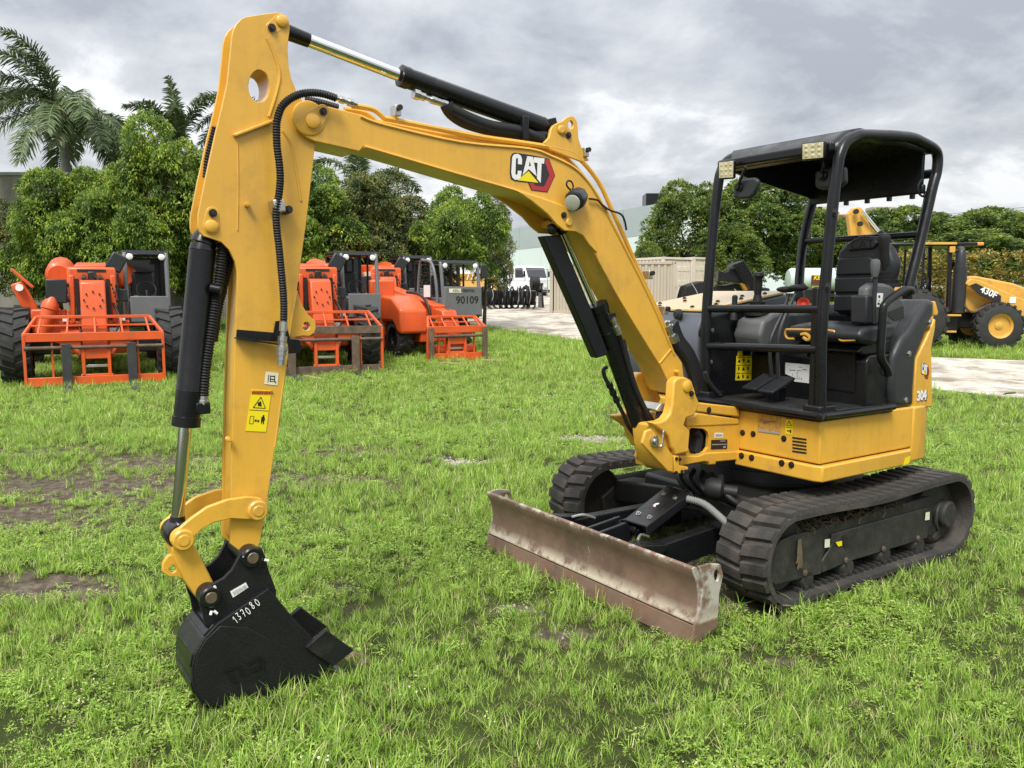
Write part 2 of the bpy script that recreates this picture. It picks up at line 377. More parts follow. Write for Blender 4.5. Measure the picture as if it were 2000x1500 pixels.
# raised weld seams and the stiffener rib on the near plate
def seam(pts, Y, r=.006, name='weld_seam', par=None, m='yel'): return G().tube([bp(u, v, 'Y', Y) for u, v in pts], r, 6, 4).obj(name, M[m], par or stick)
seam(k1([(740,250),(790,370),(820,480),(800,600),(750,760)]), YB + YS, .007)
seam(k1([(840,850),(890,930),(910,1010),(960,1310)]), YB + YS, .006); seam(k1([(545,900),(550,1200),(545,1500)]), YB + YS, .004)
seam(k2([(838,505),(800,720),(780,880),(708,1420)]), YB + YS - .004, .006)
a_, b_ = (bp(*q, 'Y', YB + YS + .006) for q in k1([(520,885),(770,790)])); G().bar(a_, b_, .014, .028, (0, 1, 0)).obj('stiffener_rib', M['yel'], stick, .004)
for q in k1([(605,1335)]) + [(444, 857)]:
    a_ = bp(*q, 'Y', YB + YS); G().lathe(a_, a_ + Vector((0, .035, 0)), [(0, .011), (.03, .011), (.03, .007), (.036, .006)], 10).obj('stud', M['yel'], stick)
pinpair(*k1([(835,140)])[0], YB + YS, YS + .014, .026, stick, bolt=k1([(768,183)])[0])
pinpair(*k1([(375,1475)])[0], YB + YS, YS + .016, .028, stick, bolt=k1([(383,1388)])[0])
lug = k2([(838,500),(870,590),(900,640),(945,680),(950,720),(940,750),(910,770),(870,768),(800,780),(805,640)])
G().prism(XZ(lug, YB + .05), YB + .03, YB + .055, holes=[XZ(ell(598, 637, 7.5, 8.5, 14), YB + .05)]).obj('lifting_lug', M['yel'], stick, .003)
g = G(); g.prism(XZ(k2([(486,730),(700,748),(712,682),(740,678),(770,690),(800,790),(730,800),(480,786)]), YB + YS), YB + YS + .002, YB + YS + .007)
g.prism(XZ(k2([(780,785),(850,790),(868,830),(855,868),(790,872)]), YB + YS), YB + YS + .002, YB + YS + .007)
g.prism(XZ(k2([(482,786),(725,822),(725,812),(482,776)]), YB + YS + .03), YB + YS + .006, YB + YS + .05); g.obj('hose_bracket', M['blk'], stick, .001)
# stickers
def quad(name, pts, Y, m, par, off=.0015, t=.0012): return G().prism(XZ(pts, Y), Y + off, Y + off + t).obj(name, M[m], par, 0, False)
YN = YB + YS
quad('decal', k2([(655,977),(732,985),(725,1058),(648,1050)]), YN, 'cream', stick)
for pp in ([(672,995),(676,995),(670,1040),(666,1040)], [(684,1000),(708,1002),(707,1008),(684,1006)], [(684,1018),(708,1020),(707,1026),(684,1024)], [(684,1032),(708,1034),(707,1038),(684,1036)], [(681,1000),(686,1000),(684,1038),(679,1038)], [(706,1000),(711,1000),(709,1040),(704,1040)], [(713,1032),(717,1032),(715,1048),(711,1048)]):
    quad('print', k2(pp), YN, 'bsk', stick, .003, .0006)
wd = quad('warning_decal', k2([(573,1080),(690,1088),(657,1330),(537,1324)]), YN, 'ysk', stick)
quad('print', k2([(577,1086),(686,1092),(683,1114),(573,1108)]), YN, 'osk', wd, .003, .0006)
a_ = bp(*k2([(638,1102)])[0], 'Y', YN + .0045); text('lettering', 'WARNING', .020, M['bsk'], wd, a_, BL + BZ * -.05, BZ, .0004)
def strip(pts, Y, par, m='bsk', off=.003, closed=True, r=2.0):
    for i in range(len(pts) - (0 if closed else 1)):
        (x0, y0), (x1, y1) = pts[i], pts[(i + 1) % len(pts)]; L = math.hypot(x1 - x0, y1 - y0); nx, ny = -(y1 - y0) / L * r / 2, (x1 - x0) / L * r / 2
        quad('print', [(x0 + nx, y0 + ny), (x1 + nx, y1 + ny), (x1 - nx, y1 - ny), (x0 - nx, y0 - ny)], Y, m, par, off + .0002 * (i % 3), .0004)
strip(k2([(628,1126),(654,1192),(582,1188)]), YN, wd, r=1.4); quad('print', k2([(608,1160),(628,1150),(632,1180),(610,1178)]), YN, 'bsk', wd, .0036, .0005)
strip(k2([(560,1201),(672,1208)]), YN, wd, closed=False, r=1.2)
strip(k2([(566,1238),(587,1239),(581,1283),(560,1281)]), YN, wd, r=1)
quad('print', k2([(588,1265),(600,1254),(600,1262),(610,1263),(610,1256),(620,1267),(608,1276),(608,1269),(599,1268),(599,1275)]), YN, 'bsk', wd, .003, .0005)
quad('print', k2([(632,1240),(648,1241),(652,1262),(646,1264),(645,1284),(638,1285),(637,1264),(630,1285),(628,1284),(628,1258)]), YN, 'bsk', wd, .003, .0005)
quad('print', ell(*k2([(643,1236)])[0], 1.6, 1.9, 10), YN, 'bsk', wd, .003, .0005)
# ---------------- boom
WB = .10
bo = [(574,228),(577,217),(583,210),(594,205),(612,204),(642,208),(705,224),(750,241),(900,275),(1032,288),(1074,301),(1119,322),(1149,349),(1170,379),(1191,418),(1253,540),(1286,612),(1319,690),(1332,708),(1336,737),(1346,748),(1346,764),(1334,772),(1313,767),
      (1290,715),(1242,638),(1205,576),(1161,495),(1140,456),(1110,424),(1062,394),(1005,374),(900,343),(750,298),(711,286),(702,296),(650,284),(615,276),(598,268),(583,252)]
boom = G().prism(XZ(bo, YB + WB), YB - WB, YB + WB).obj('boom', M['yel'], EX, .004)
for sy in (1, -1):   # flange lips along the top and bottom edge, bracket cheeks
    y0 = YB + sy * WB
    seam([(704,227),(750,243.5),(900,277.5),(1032,290.5),(1074,304),(1119,326),(1147,353),(1167,383),(1188,422),(1250,543),(1284,615),(1316,692)], y0, .009, 'flange_edge', boom)
    seam([(711,286),(750,297),(900,341),(1005,371),(1050,386),(1095,402)], y0, .009, 'flange_edge', boom)
bc = [(1005,373),(1050,386),(1095,402),(1122,412),(1140,432),(1153,462),(1163,492),(1161,494),(1146,478),(1134,460),(1119,452.5),(1098,451),(1083,439),(1065,418),(1035,394)]
g = G()
for y0 in (YB + WB + .001, YB - WB - .021): g.prism(XZ(bc, YB + WB), y0, y0 + .02)
g.obj('cylinder_bracket', M['yel'], boom, .004)
eo = k4([(1040,597),(1075,560),(1085,510),(1100,485),(1130,467),(1160,455),(1190,430),(1215,421),(1240,430),(1257,460),(1262,510),(1266,570),(1290,640),(1335,712),(1290,720),(1180,680),(1080,640)])
g = G(); EP = XZ(eo, YB + .08); EH = XZ(ell(*k4([(1215,480)])[0], 5.3, 8.2, 14), YB + .08)
for y0 in (YB + .062, YB - .082): g.prism(EP, y0, y0 + .02, holes=[EH])
g.obj('cylinder_ear', M['yel'], boom, .003)
pinpair(*k4([(1150,512)])[0], YB + .08, .095, .024, boom, bolt=k4([(1197,548)])[0])
pinpair(*k4([(1187,1115)])[0], YB + WB, .132, .024, boom, bolt=k4([(1153,1070)])[0])
pinpair(*k1([(1030,790)])[0], YB + WB, .122, .034, boom, bolt=k1([(1098,730)])[0])
a_ = bp(*k1([(1010,770)])[0], 'Y', YB + WB); G().lathe(a_ + Vector((0, -.005, 0)), a_ + Vector((0, .02, 0)), [(0, .075), (.008, .075), (.012, .068)], 26).obj('tip_boss', M['yel'], boom, .002)
seam(k5([(785,845),(850,765)]), YB + WB + .002, .005, par=boom); seam(k5([(790,850),(855,990)]), YB + WB, .006, par=boom)
a_ = bp(*k5([(870,888)])[0], 'Y', YB + WB); G().lathe(a_ + Vector((0, -.005, 0)), a_ + Vector((0, .035, 0)), [(0, .012), (.04, .012)], 10).obj('stud', M['yel'], boom)
# logo plate on the boom
def poly(name, pts, Y, m, par, off, holes=()): return G().prism(XZ(pts, Y), Y + off, Y + off + .0008, holes=[XZ(h, Y) for h in holes]).obj(name, M[m], par, 0, False)
def logo(par, tf, Y, emblem='boom'):
    lg = poly('logo_plate', tf([(822,690),(832,668),(850,660),(960,676),(1050,694),(1074,701),(1113,808),(1062,920),(958,906),(936,856),(850,846),(824,832),(818,800)]), Y, 'logob', par, .001)
    poly('logo_red_chevron', tf([(1046,699),(1070,705),(1109,808),(1059,915),(962,901),(944,858),(972,860),(980,876),(1040,884),(1076,806),(1046,730)]), Y, 'red', lg, .0022)
    poly('letter', tf([(868,668),(845,672),(833,690),(827,790),(833,822),(850,837),(870,836),(888,822),(893,795),(893,779),(870,778),(868,798),(861,808),(853,798),(857,702),(864,693),(871,701),(870,735),(896,738),(897,705),(889,680)]), Y, 'white', lg, .0022)
    poly('letter', tf([(931,684),(966,688),(992,815),(940,768),(901,806)]), Y, 'white', lg, .0022, [tf([(947,715),(955,748),(940,750)])])
    poly('letter', tf([(973,690),(1043,698),(1040,733),(1024,731),(1018,858),(994,830),(998,728),(970,724)]), Y, 'white', lg, .0022)
    poly('logo_triangle', tf([(939,781),(1003,857),(866,840)]), Y, 'ysk', lg, .0022)
logo(boom, k4, YB + WB)
# work lamp on the boom with its guard ring and cable
a_ = bp(*k4([(1270,945)])[0], 'Y', YB + WB + .02); b_ = a_ + Vector((.085, .055, -.04)); dd = (b_ - a_).normalized()
lp = G().lathe(a_ - dd * .02, b_, [(0, .035), (.01, .05), (.07, .058), (.11, .056), (.118, .05)], 8).obj('work_lamp', M['dgry'], boom, .006)
G().lathe(b_ + dd * .012, b_ + dd * .022, [(0, .042), (.006, .042), (.010, .03)], 18).obj('lamp_glass', M['glassl'], lp)
G().tube([bp(u, v, 'Y', YB + WB + .04) for u, v in k4([(1215,905),(1190,875),(1195,845),(1220,850),(1232,880),(1225,900)])], .005, 6).obj('cable_loop', M['rub'], lp)
G().tube([bp(u, v, 'Y', YB + WB + .015) for u, v in k4([(1335,960),(1390,970),(1420,1000),(1470,1035),(1540,1060),(1565,1100),(1578,1165)])], .006, 6).obj('cable', M['rub'], boom)
# yellow hydraulic lines along the boom with clamps
LN = [(693,204),(715,207),(735,212),(748,221),(757,229),(777,232.5),(936,264),(1032,278),(1113,292),(1140,310),(1176,354),(1200,405),(1221,451),(1262,545),(1290,605),(1305,640)]
for dy in (.07, -.02):
    G().tube([bp(u, v, 'Y', YB + WB) + Vector((0, dy - .1, 0)) for u, v in LN], .013, 8, 3).obj('hydraulic_line', M['yel'], boom)
for u, v in [(773,226)] + k4([(1300,685)]) + k5([(722,392),(805,580)]):
    a_ = bp(u, v, 'Y', YB + WB - .03); g = G(); g.box(a_ + Vector((0, .0, .02)), (.03, .06, .05)); g.obj('line_clamp', M['zinc'], boom, .004)
    G().lathe(a_ + Vector((0, .03, .03)), a_ + Vector((0, .05, .03)), [(0, .014), (.02, .014)], 6).obj('bolt', M['bolt'], boom)
def fitting(pts, Y, par, rs=(.012, .018, .013, .020, .012), m='zinc', name='hose_fitting', dy=0):
    a, b = (bp(u, v, 'Y', Y) for u, v in pts); L = (b - a).length; n = len(rs); pr = []
    for i, r in enumerate(rs): pr += [(L * i / n, r), (L * (i + 1) / n - .001, r)]
    return G().lathe(a, b, pr, 8).obj(name, M[m], par)
fitting([(655,191),(697,204)], YB + WB - .02, boom)
AUX = [(657,192),(637,185),(618,181.5),(600,181.5),(586,184),(572,190),(560,198),(550,209),(545,221),(541,236),(540,250),(541,285),(545,315),(547.5,345),(546,370),(543,392),(539,417),(541,450),(545,483),(549,525),(553,567),(554.5,600),(554,630)]
G().tube([bp(u, v, 'Y', YB + WB + .045) for u, v in AUX], .0165, 8, 3, ribs=.011).obj('auxiliary_hose', M['rub'], stick)
G().tube([bp(u, v, 'Y', YB - .02) for u, v in k1([(1200,700),(1080,665),(990,650)])], .016, 8, 3, ribs=.011).obj('auxiliary_hose', M['rub'], boom)
G().tube([bp(u, v, 'Y', YB - YS + .01) for u, v in k1([(400,830),(375,930),(350,1040),(338,1160)])], .018, 8, 3, ribs=.012).obj('auxiliary_hose', M['rub'], stick)
fitting([(554,628),(548,714)], YB + WB + .045, stick, (.018, .018, .012, .021, .017, .026, .024, .020, .017))
a_ = bp(541, 403, 'Y', YB + WB + .02); G().box(a_, (.05, .075, .055), Matrix.Rotation(.15, 3, 'Y')).obj('hose_clamp', M['zinc'], stick, .006)
a_ = bp(557, 411, 'Y', YB + YS); G().lathe(a_, a_ + Vector((0, .06, 0)), [(0, .018), (.05, .018), (.05, .012), (.06, .012)], 8).obj('bolt', M['bolt'], stick)
# ---------------- hydraulic cylinders: (rod px a,b,halfwidth) (barrel px a,b,halfwidth) on the centre plane
def cylinder(name, ra, rb, rw, ba, bb, bw, parent, dy=0, gland=True, eye=None):
    A, B = bp(*ra, 'Y', YB + dy), bp(*rb, 'Y', YB + dy); C, D = bp(*ba, 'Y', YB + dy), bp(*bb, 'Y', YB + dy)
    r1 = prad(bw, (C + D) / 2); L = (D - C).length
    root = G().lathe(C, D, [(0, r1 * .8), (.004, r1 * 1.08), (.045, r1 * 1.08), (.047, r1), (L * .2, r1), (L * .201, r1 * 1.02), (L * .205, r1), (L - .03, r1), (L - .028, r1 * 1.03), (L, r1 * .9)], 26).obj(name, M['cyl'], parent)
    G().cyl(A, B, prad(rw, (A + B) / 2), n=22).obj('rod', M['chrome'], root)
    return root, A, B, C, D
ac, A, B, C, D = cylinder('stick_cylinder', (567,65), (776,146), 12, (780,147), (1066,249), 18.5, EX)
d_ = (A - B).normalized(); G().lathe(A - d_ * .085, A + d_ * .06, [(0, .031), (.07, .033), (.145, .036)], 20).obj('rod_end', M['cyl'], ac)
G().lathe(D, D + (D - C).normalized() * .09, [(0, .045), (.02, .05), (.09, .04)], 16).obj('barrel_end', M['cyl'], ac)
fitting(k4([(190,275),(410,350)]), YB + .02, ac, (.026, .020, .013, .020, .018, .020))
G().tube([bp(u, v, 'Y', YB + .02) for u, v in k4([(405,345),(440,400),(520,455),(620,490),(750,520),(860,535),(960,560),(1050,560)])], .034, 10, 4).obj('hose_sleeve', M['rub'], ac)
G().tube([bp(u, v, 'Y', YB + .03) for u, v in k4([(430,375),(560,440),(700,490),(880,520),(1030,580)])], .03, 10, 4).obj('hose_sleeve', M['rub'], ac)
a_ = bp(*k4([(915,500)])[0], 'Y', YB + .05); G().box(a_, (.04, .03, .12)).obj('hose_clip', M['blk'], ac, .005)
G().box(bp(*k4([(1080,462)])[0], 'Y', YB + .02), (.06, .05, .035), Matrix.Rotation(.3, 3, 'Y')).obj('port_block', M['blk'], ac, .006)
bcyl, A, B, C, D = cylinder('bucket_cylinder', (362,830), (347,1010), 12.3, (363,834), (397,476), 25, EX)
G().lathe(D, bp(409, 440, 'Y', YB), [(0, .055), (.03, .05), (.05, .04), (.085, .038)], 18).obj('barrel_end', M['cyl'], bcyl)
d_ = (B - A).normalized(); P_ = bp(345, 1040, 'Y', YB)
G().lathe(B - d_ * .005, P_, [(0, .03), (.03, .034), (.05, .042), (.07, .045)], 18).obj('rod_end', M['cyl'], bcyl)
G().lathe(P_ + Vector((0, -.07, 0)), P_ + Vector((0, .07, 0)), [(0, .05), (.02, .056), (.12, .056), (.14, .05)], 20).obj('rod_eye', M['cyl'], bcyl)
G().tube([bp(u, v, 'Y', YB + .03) for u, v in k2([(405,225),(400,330),(385,450),(360,600),(330,800),(305,960),(292,1120)])], .022, 9, 4, ribs=.012).obj('cylinder_hose', M['rub'], bcyl)
G().tube([bp(u, v, 'Y', YB - .01) for u, v in k2([(425,245),(440,330),(410,470),(375,620),(350,800)])], .02, 9, 4, ribs=.012).obj('cylinder_hose', M['rub'], bcyl)
fitting(k2([(292,1120),(286,1170)]), YB + .03, bcyl, (.02, .024)); G().box(bp(*k2([(285,1190)])[0], 'Y', YB + .03), (.06, .045, .05)).obj('port_block', M['blk'], bcyl, .006)
a_, b_ = bp(*k2([(330,487)])[0], 'Y', YB + .05), bp(*k2([(395,500)])[0], 'Y', YB + .07); G().cyl(a_, b_, .02).obj('hose_clip', M['blk'], bcyl, .004)
bm, A, B, C, D = cylinder('boom_cylinder', (1100,455), (1166,606), 6, (1166,592), (1258,850), 18, EX)
G().lathe(A + (A - B).normalized() * .1, A, [(0, .04), (.06, .045), (.1, .03)], 14).obj('rod_end', M['cyl'], bm)
G().ball(bp(1078, 447, 'Y', YB + .05), .03).obj('grease_port', M['bolt'], bm)
g = G(); GP = [(1061,461),(1095,459),(1153,598),(1190,692),(1166,700)]
V_ = XZ(GP, YB + .03); g.prism(V_, YB - .03, YB + .03); g.obj('rod_guard', M['blk'], bm, .006)
G().tube([bp(u, v, 'Y', YB + .04) for u, v in k5([(540,640),(575,720),(600,820),(640,960),(690,1080),(740,1170),(800,1230),(825,1260)])], .018, 8, 4).obj('cylinder_hose', M['rub'], bm)
G().tube([bp(u, v, 'Y', YB + .06) for u, v in k5([(590,720),(620,850),(660,980),(710,1090),(770,1180),(820,1240)])], .016, 8, 4).obj('cylinder_hose', M['rub'], bm)
fitting(k5([(530,600),(570,690)]), YB + .06, bm, (.02, .016, .022, .02)); G().box(bp(*k5([(520,595)])[0], 'Y', YB + .05), (.06, .05, .04)).obj('port_block', M['blk'], bm, .005)
G().tube([bp(u, v, 'Y', YB - .05) for u, v in k5([(505,865),(488,880),(495,920),(525,975),(555,1040),(590,1110),(620,1180),(665,1245)])], .012, 8, 4).obj('cylinder_hose', M['rub'], bm)
fitting(k5([(515,950),(560,1050)]), YB - .05, bm, (.022, .016, .022, .015, .02), 'blk')
# ---------------- linkage and bucket
lk = k3([(765,212),(690,208),(580,224),(460,268),(370,330),(300,390),(255,430),(245,470),(265,500),(300,512),(345,505),(372,470),(395,430),(430,398),(500,358),(600,335),(720,342),(775,340),(800,310),(802,260),(785,225)])
for y0 in (YB + .088, YB - .113): G().prism(XZ(lk, YB + .1), y0, y0 + .025).obj('guide_link', M['yel'], EX, .004)
hl = k3([(262,480),(300,450),(372,462),(502,712),(470,760),(400,802),(385,780),(325,690),(255,535)])
hlk = G().prism(XZ(hl, YB + .07), YB - .07, YB + .07).obj('bucket_link', M['yel'], EX, .006)
G().prism(XZ(k3([(275,545),(235,560),(205,605),(205,655),(240,680),(300,680),(330,695),(300,600)]), YB + .02), YB - .01, YB + .018, holes=[XZ(ell(*k3([(262,634)])[0], 7, 8, 14), YB + .02)]).obj('lifting_eye', M['yel'], hlk, .003)
def boss(u, v, Y, half, r, par, m='yel', face=None, name='pin_boss'):
    P = bp(u, v, 'Y', Y); o = G().lathe((P.x, YB - half, P.z), (P.x, YB + half, P.z), [(0, r * .86), (.006, r), (2 * half - .006, r), (2 * half, r * .86)], 24).obj(name, M[m], par)
    G().lathe((P.x, YB - half - .003, P.z), (P.x, YB + half + .004, P.z), [(0, r * .55), (2 * half + .004, r * .55), (2 * half + .007, r * .48)], 20).obj('pin', M[face or m], o); return o
lkp = boss(*k3([(325,465)])[0], YB + .12, .128, .045, hlk); boss(*k3([(762,292)])[0], YB + .12, .128, .045, stick)
bk = k3([(525,955),(825,748),(870,800),(935,880),(1005,960),(1075,1030),(1130,1100),(1188,1180),(1160,1245),(1050,1300),(880,1370),(700,1425),(560,1450),(440,1440),(395,1370),(378,1310),(374,1220),(390,1140),(440,1050)])
BW = .152; yb_ = YB + BW
PB = XZ(bk, yb_)
bucket = empty('bucket'); bucket.parent = EX
for y0 in (YB - BW, yb_ - .016): G().prism(PB, y0, y0 + .016).obj('side_plate', M['blk_tex'], bucket, .003)
wrap = bk[7:] + bk[:2]; w2 = XZ(wrap, yb_); cx_, cz_ = np.mean(w2, axis=0)
inn = [(x + (cx_ - x) * .05, z + (cz_ - z) * .05) for x, z in w2]
g = G(); n_ = len(w2)
for i in range(n_ - 1):
    q = [w2[i], w2[i + 1], inn[i + 1], inn[i]]; g.prism(q, YB - BW + .0155, yb_ - .0155)
g.obj('wrapper_plate', M['blk'], bucket)
wn = [(375,1060),(283,1075),(268,1180),(300,1260)]
for ia, ib in ((7, 8), (9, 10), (11, 12)):     # wear strips across the back
    a_, b_ = (Vector((w2[j][0], YB, w2[j][1])) for j in (ia, ib)); m_ = (a_ + b_) / 2; dr = (b_ - a_).normalized(); nn = Vector((m_.x - cx_, 0, m_.z - cz_)).normalized()
    G().bar(m_ - dr * .03, m_ + dr * .03, .27, .012, nn).obj('wear_strip', M['blk'], bucket, .003)
G().prism(XZ(k3([(540,965),(700,975),(820,1040),(900,1130),(950,1220),(965,1280),(950,1330),(700,1420),(450,1435),(395,1340),(385,1230),(400,1140),(450,1050)]), yb_), yb_, yb_ + .006).obj('side_wear_plate', M['blk_tex'], bucket, .004)
ear = k3([(660,545),(690,512),(735,500),(785,515),(805,560),(825,640),(870,760),(868,800),(830,752),(760,795),(640,880),(530,955),(455,980),(440,900),(415,830),(418,770),(450,735),(500,722),(560,690),(610,640)])
for y0 in (YB + .098, YB - .12): G().prism(XZ(ear, YB + .12), y0, y0 + .022).obj('ear_plate', M['blk_tex'], bucket, .003)
g = G(); g.prism(XZ(k3([(455,980),(530,955),(830,752),(868,800),(850,830),(540,1010)]), YB + .12), YB - .1, YB + .1); g.obj('top_plate', M['blk'], bucket, .003)
for u, v in ((735, 572), (490, 805)):
    b1 = boss(*k3([(u, v)])[0], yb_, .148, .046, bucket, 'blk', 'pin')
for q, e in (((672,560),(700,570)), ((800,580),(822,586)), ((505,735),(515,752)), ((490,880),(484,902)), ((505,880),(522,895))):
    a_, b_ = (bp(*p, 'Y', YB + .14) for p in k3([q, e])); G().cyl(a_, b_, .006, n=6).obj('retaining_pin', M['pw'], bucket)
for sy, off in ((1, 0), (-1, 0)):
    y0 = YB + sy * (BW + .012)
    ct = G().prism(XZ(k3([(1030,1085),(1150,980),(1312,1100),(1190,1195)]), yb_), y0 - .014, y0 + .014).obj('side_cutter', M['blk_tex'], bucket, .004)
lp_ = XZ(k3([(1130,1220),(1188,1180),(1330,1175),(1340,1195),(1200,1262),(1120,1290)]), YB)
G().prism(lp_, YB - BW + .016, YB + BW - .016).obj('cutting_lip', M['fork'], bucket, .003)
for t_ in (-.115, 0, .115):
    tp = XZ(k3([(1275,1155),(1320,1115),(1390,1125),(1450,1172),(1440,1190),(1330,1215),(1260,1215)]), YB)
    G().prism(tp, YB + t_ - .024, YB + t_ + .024).obj('tooth', M['rust'], bucket, .006)
YE = yb_ + .0062
for pp in ([(555,1228),(650,1190),(655,1202),(562,1240)], [(580,1238),(605,1230),(640,1290),(615,1298)], [(640,1205),(662,1196),(688,1250),(664,1260)], [(690,1185),(770,1140),(795,1155),(798,1225),(782,1226),(778,1165),(765,1160),(697,1198)], [(715,1225),(775,1195),(778,1210),(722,1240)]):
    poly('embossed_mark', k3(pp), yb_, 'blk', bucket, .0095); 
bd = quad('barcode_decal', k3([(598,765),(690,712),(704,742),(614,801)]), YB + .12, 'white', bucket, .001)
for i in range(16):
    f_ = i / 16; w_ = .012 + .02 * random.random()
    quad('print', k3([(612 + 80 * f_, 769 - 46 * f_), (612 + 80 * (f_ + w_), 769 - 46 * (f_ + w_)), (622 + 80 * (f_ + w_), 789 - 46 * (f_ + w_)), (622 + 80 * f_, 789 - 46 * f_)]), YB + .12, 'bsk', bd, .0025, .0005)
HW = {'1': [[(0,0),(0,1)], [(-.25,.75),(0,1)]], '3': [[(0,1),(.5,.95),(.2,.55),(.5,.3),(.3,0),(0,.08)]], '7': [[(0,1),(.55,1),(.2,0)], [(.1,.5),(.5,.5)]], '0': [[(.3,1),(0,.6),(.15,0),(.5,.1),(.6,.6),(.3,1)]], '8': [[(.3,.55),(.05,.8),(.3,1),(.5,.8),(.05,.2),(.3,0),(.55,.25),(.3,.55)]]}
o_ = bp(*k3([(642,948)])[0], 'Y', yb_ + .009); ex_ = (bp(*k3([(790,828)])[0], 'Y', yb_ + .009) - o_); el = ex_.length; ex_.normalize(); ey_ = Vector((0, 1, 0)).cross(ex_) * 1.0
if ey_.z < 0: ey_ = -ey_
g = G(); x_ = .0
for ch in '137080':
    for st in HW[ch]:
        g.tube([o_ + ex_ * (x_ + p[0] * .019) + ey_ * (p[1] * .034 + .004 * math.sin(x_ * 90)) for p in st], .0016, 5, 3)
    x_ += {'1': .013, '3': .022, '7': .020, '0': .026, '8': .024}[ch]
g.obj('chalk_number', M['pw'], bucket)
# ---------------- swing post (holds the boom foot)
sp = empty('swing_post'); sp.parent = EX
k6 = lambda pts: cc(pts, 1500/220, 1240, 720)
ck = k6([(520,190),(550,140),(600,112),(680,115),(730,140),(750,190),(770,240),(875,480),(850,520),(790,630),(690,660),(660,750),(740,830),(720,1050),(740,1110),(560,1150),(540,1150),(520,1080),(480,1040),(450,900),(380,840),(290,780),(240,720),(350,705),(420,670),(470,600),(500,480)])
for y0, y1 in ((YB + .13, YB + .20), (YB - .20, YB - .13)): G().prism(XZ(ck, YB + .2), y0, y1).obj('cheek_plate', M['yel'], sp, .012, seg=3)
G().prism(XZ(k6([(300,760),(380,740),(440,800),(540,1150),(530,1400),(470,1370),(380,1300),(320,1050),(300,880)]), YB + .2), YB - .02, YB + .17).obj('post_body', M['yel'], sp, .012)
G().prism(XZ(k6([(530,1160),(600,1160),(600,1290),(720,1310),(730,1400),(540,1400)]), YB + .2), YB - .15, YB + .195).obj('lower_lug', M['yel'], sp, .006)
G().prism(XZ(k6([(655,1345),(735,1338),(735,1400),(660,1410)]), YB + .2), YB + .06, YB + .197).obj('swing_stop', M['under'], sp, .004)
for q in ((555,1200),(550,1385),(625,1370),(600,1210)):
    a_ = bp(*k6([q])[0], 'Y', YB + .197); G().lathe(a_ - Vector((0, .01, 0)), a_ + Vector((0, .004, 0)), [(0, .011), (.014, .011)], 8).obj('bolt', M['bolt'], sp)
G().prism(XZ(k6([(150,830),(230,800),(290,900),(520,1150),(520,1390),(440,1370),(100,1000)]), YB + .2), YB + .175, YB + .197).obj('side_skin', M['yel'], sp, .008)
G().prism(XZ(k6([(70,1000),(100,990),(230,800),(300,900),(520,1150),(520,1390),(440,1370),(180,1320),(20,1180)]), YB - .1), YB - .13, YB - .105).obj('side_skin', M['yel'], sp, .008)
pinpair(*k6([(695,238)])[0], YB + .2, .214, .036, sp, bolt=k6([(745,332)])[0])
G().prism(XZ(k6([(250,540),(320,455),(500,480),(490,575),(260,565)]), YB + .1), YB - .12, YB + .12).obj('hose_cover', M['steel'], sp, .004)
for i in range(4): G().tube([bp(u, v, 'Y', YB + .1 - i * .06) for u, v in k6([(320 + 25 * i,560),(310 + 25 * i,640),(300 + 25 * i,700)])], .016, 8).obj('swing_hose', M['rub'], sp)
G().tube([bp(u, v, 'Y', YB + .21) for u, v in k6([(410,830),(380,840),(375,930),(350,1030),(310,1040),(285,990),(295,910),(280,890)])], .006, 6).obj('lock_pin_ring', M['zinc'], sp)
a_ = bp(*k6([(250,965)])[0], 'Y', YB + .2); G().lathe(a_, a_ + Vector((0, .03, 0)), [(0, .03), (.015, .03), (.015, .018), (.03, .016)], 12).obj('lock_pin', M['zinc'], sp)
# ---------------- house
HX, HY = .32, .85
house = empty('house'); house.parent = EX
def plan(off=0.0, x0=HX, rear=-1.02):
    h = HY + off
    pts = [(x0 + off, -HY - off), (x0 + off, h), (-.67, h)]
    for i in range(0, 13):      # rounded counterweight tail
        a = math.pi / 2 + math.pi * i / 12; pts.append((-.67 + (abs(rear) - .67 + off) * -math.sin(math.pi * i / 12) * 1.0 * (1 if True else 0), (h) * math.cos(math.pi * i / 12)))
    return pts
def tail(off):
    h = HY + off; p = []
    for i in range(17):
        t = math.pi * i / 16; c = math.cos(t); s_ = math.sin(t)
        p.append((-.67 - (.42 + off) * abs(s_) ** .62, h * (abs(c) ** .55) * (1 if c > 0 else -1)))
    return p
front = [(HX, -HY), (HX, HY)]
G().prism([(HX, -.80), (HX, HY), (-.665, HY), (-.665, -.80)], .775, 1.045, 'Z').obj('side_panel', M['yel'], house, .012, seg=3)
G().prism([(HX - .02, -.78), (HX - .02, HY - .02), (-.66, HY - .02), (-.66, -.78)], .70, .9, 'Z').obj('frame_core', M['under'], house)
sk_ = [(HX + .028, .24), (HX + .028, HY - .02), (HX + .005, HY + .03), (-.60, HY + .03), (-.66, HY + .005), (-.66, .24)]
G().prism(sk_, .672, .768, 'Z').obj('lower_skirt', M['yel'], house, .010, seg=3)
G().prism(tail(0), .672, 1.045, 'Z').obj('counterweight', M['yel'], house, .016, seg=3)
def onX(u, v, X): return bp(u, v, 'X', X)
def screw(P, n, par, r=.014, m='bolt'):
    n = Vector(n); G().lathe(P - n * .004, P + n * .008, [(0, r * 1.5), (.006, r * 1.5), (.006, r), (.012, r * .9)], 8).obj('bolt', M[m], par)
k7 = lambda pts: cc(pts, 10/3, 1280, 550)
for q in ((568,984),(637,992),(837,1022)): screw(onX(*k7([q])[0], HX), (1, 0, 0), house)
for q in ((560,1133),(626,1146),(822,1181),(885,1193)): screw(onX(*k7([q])[0], HX + .03), (1, 0, 0), house)
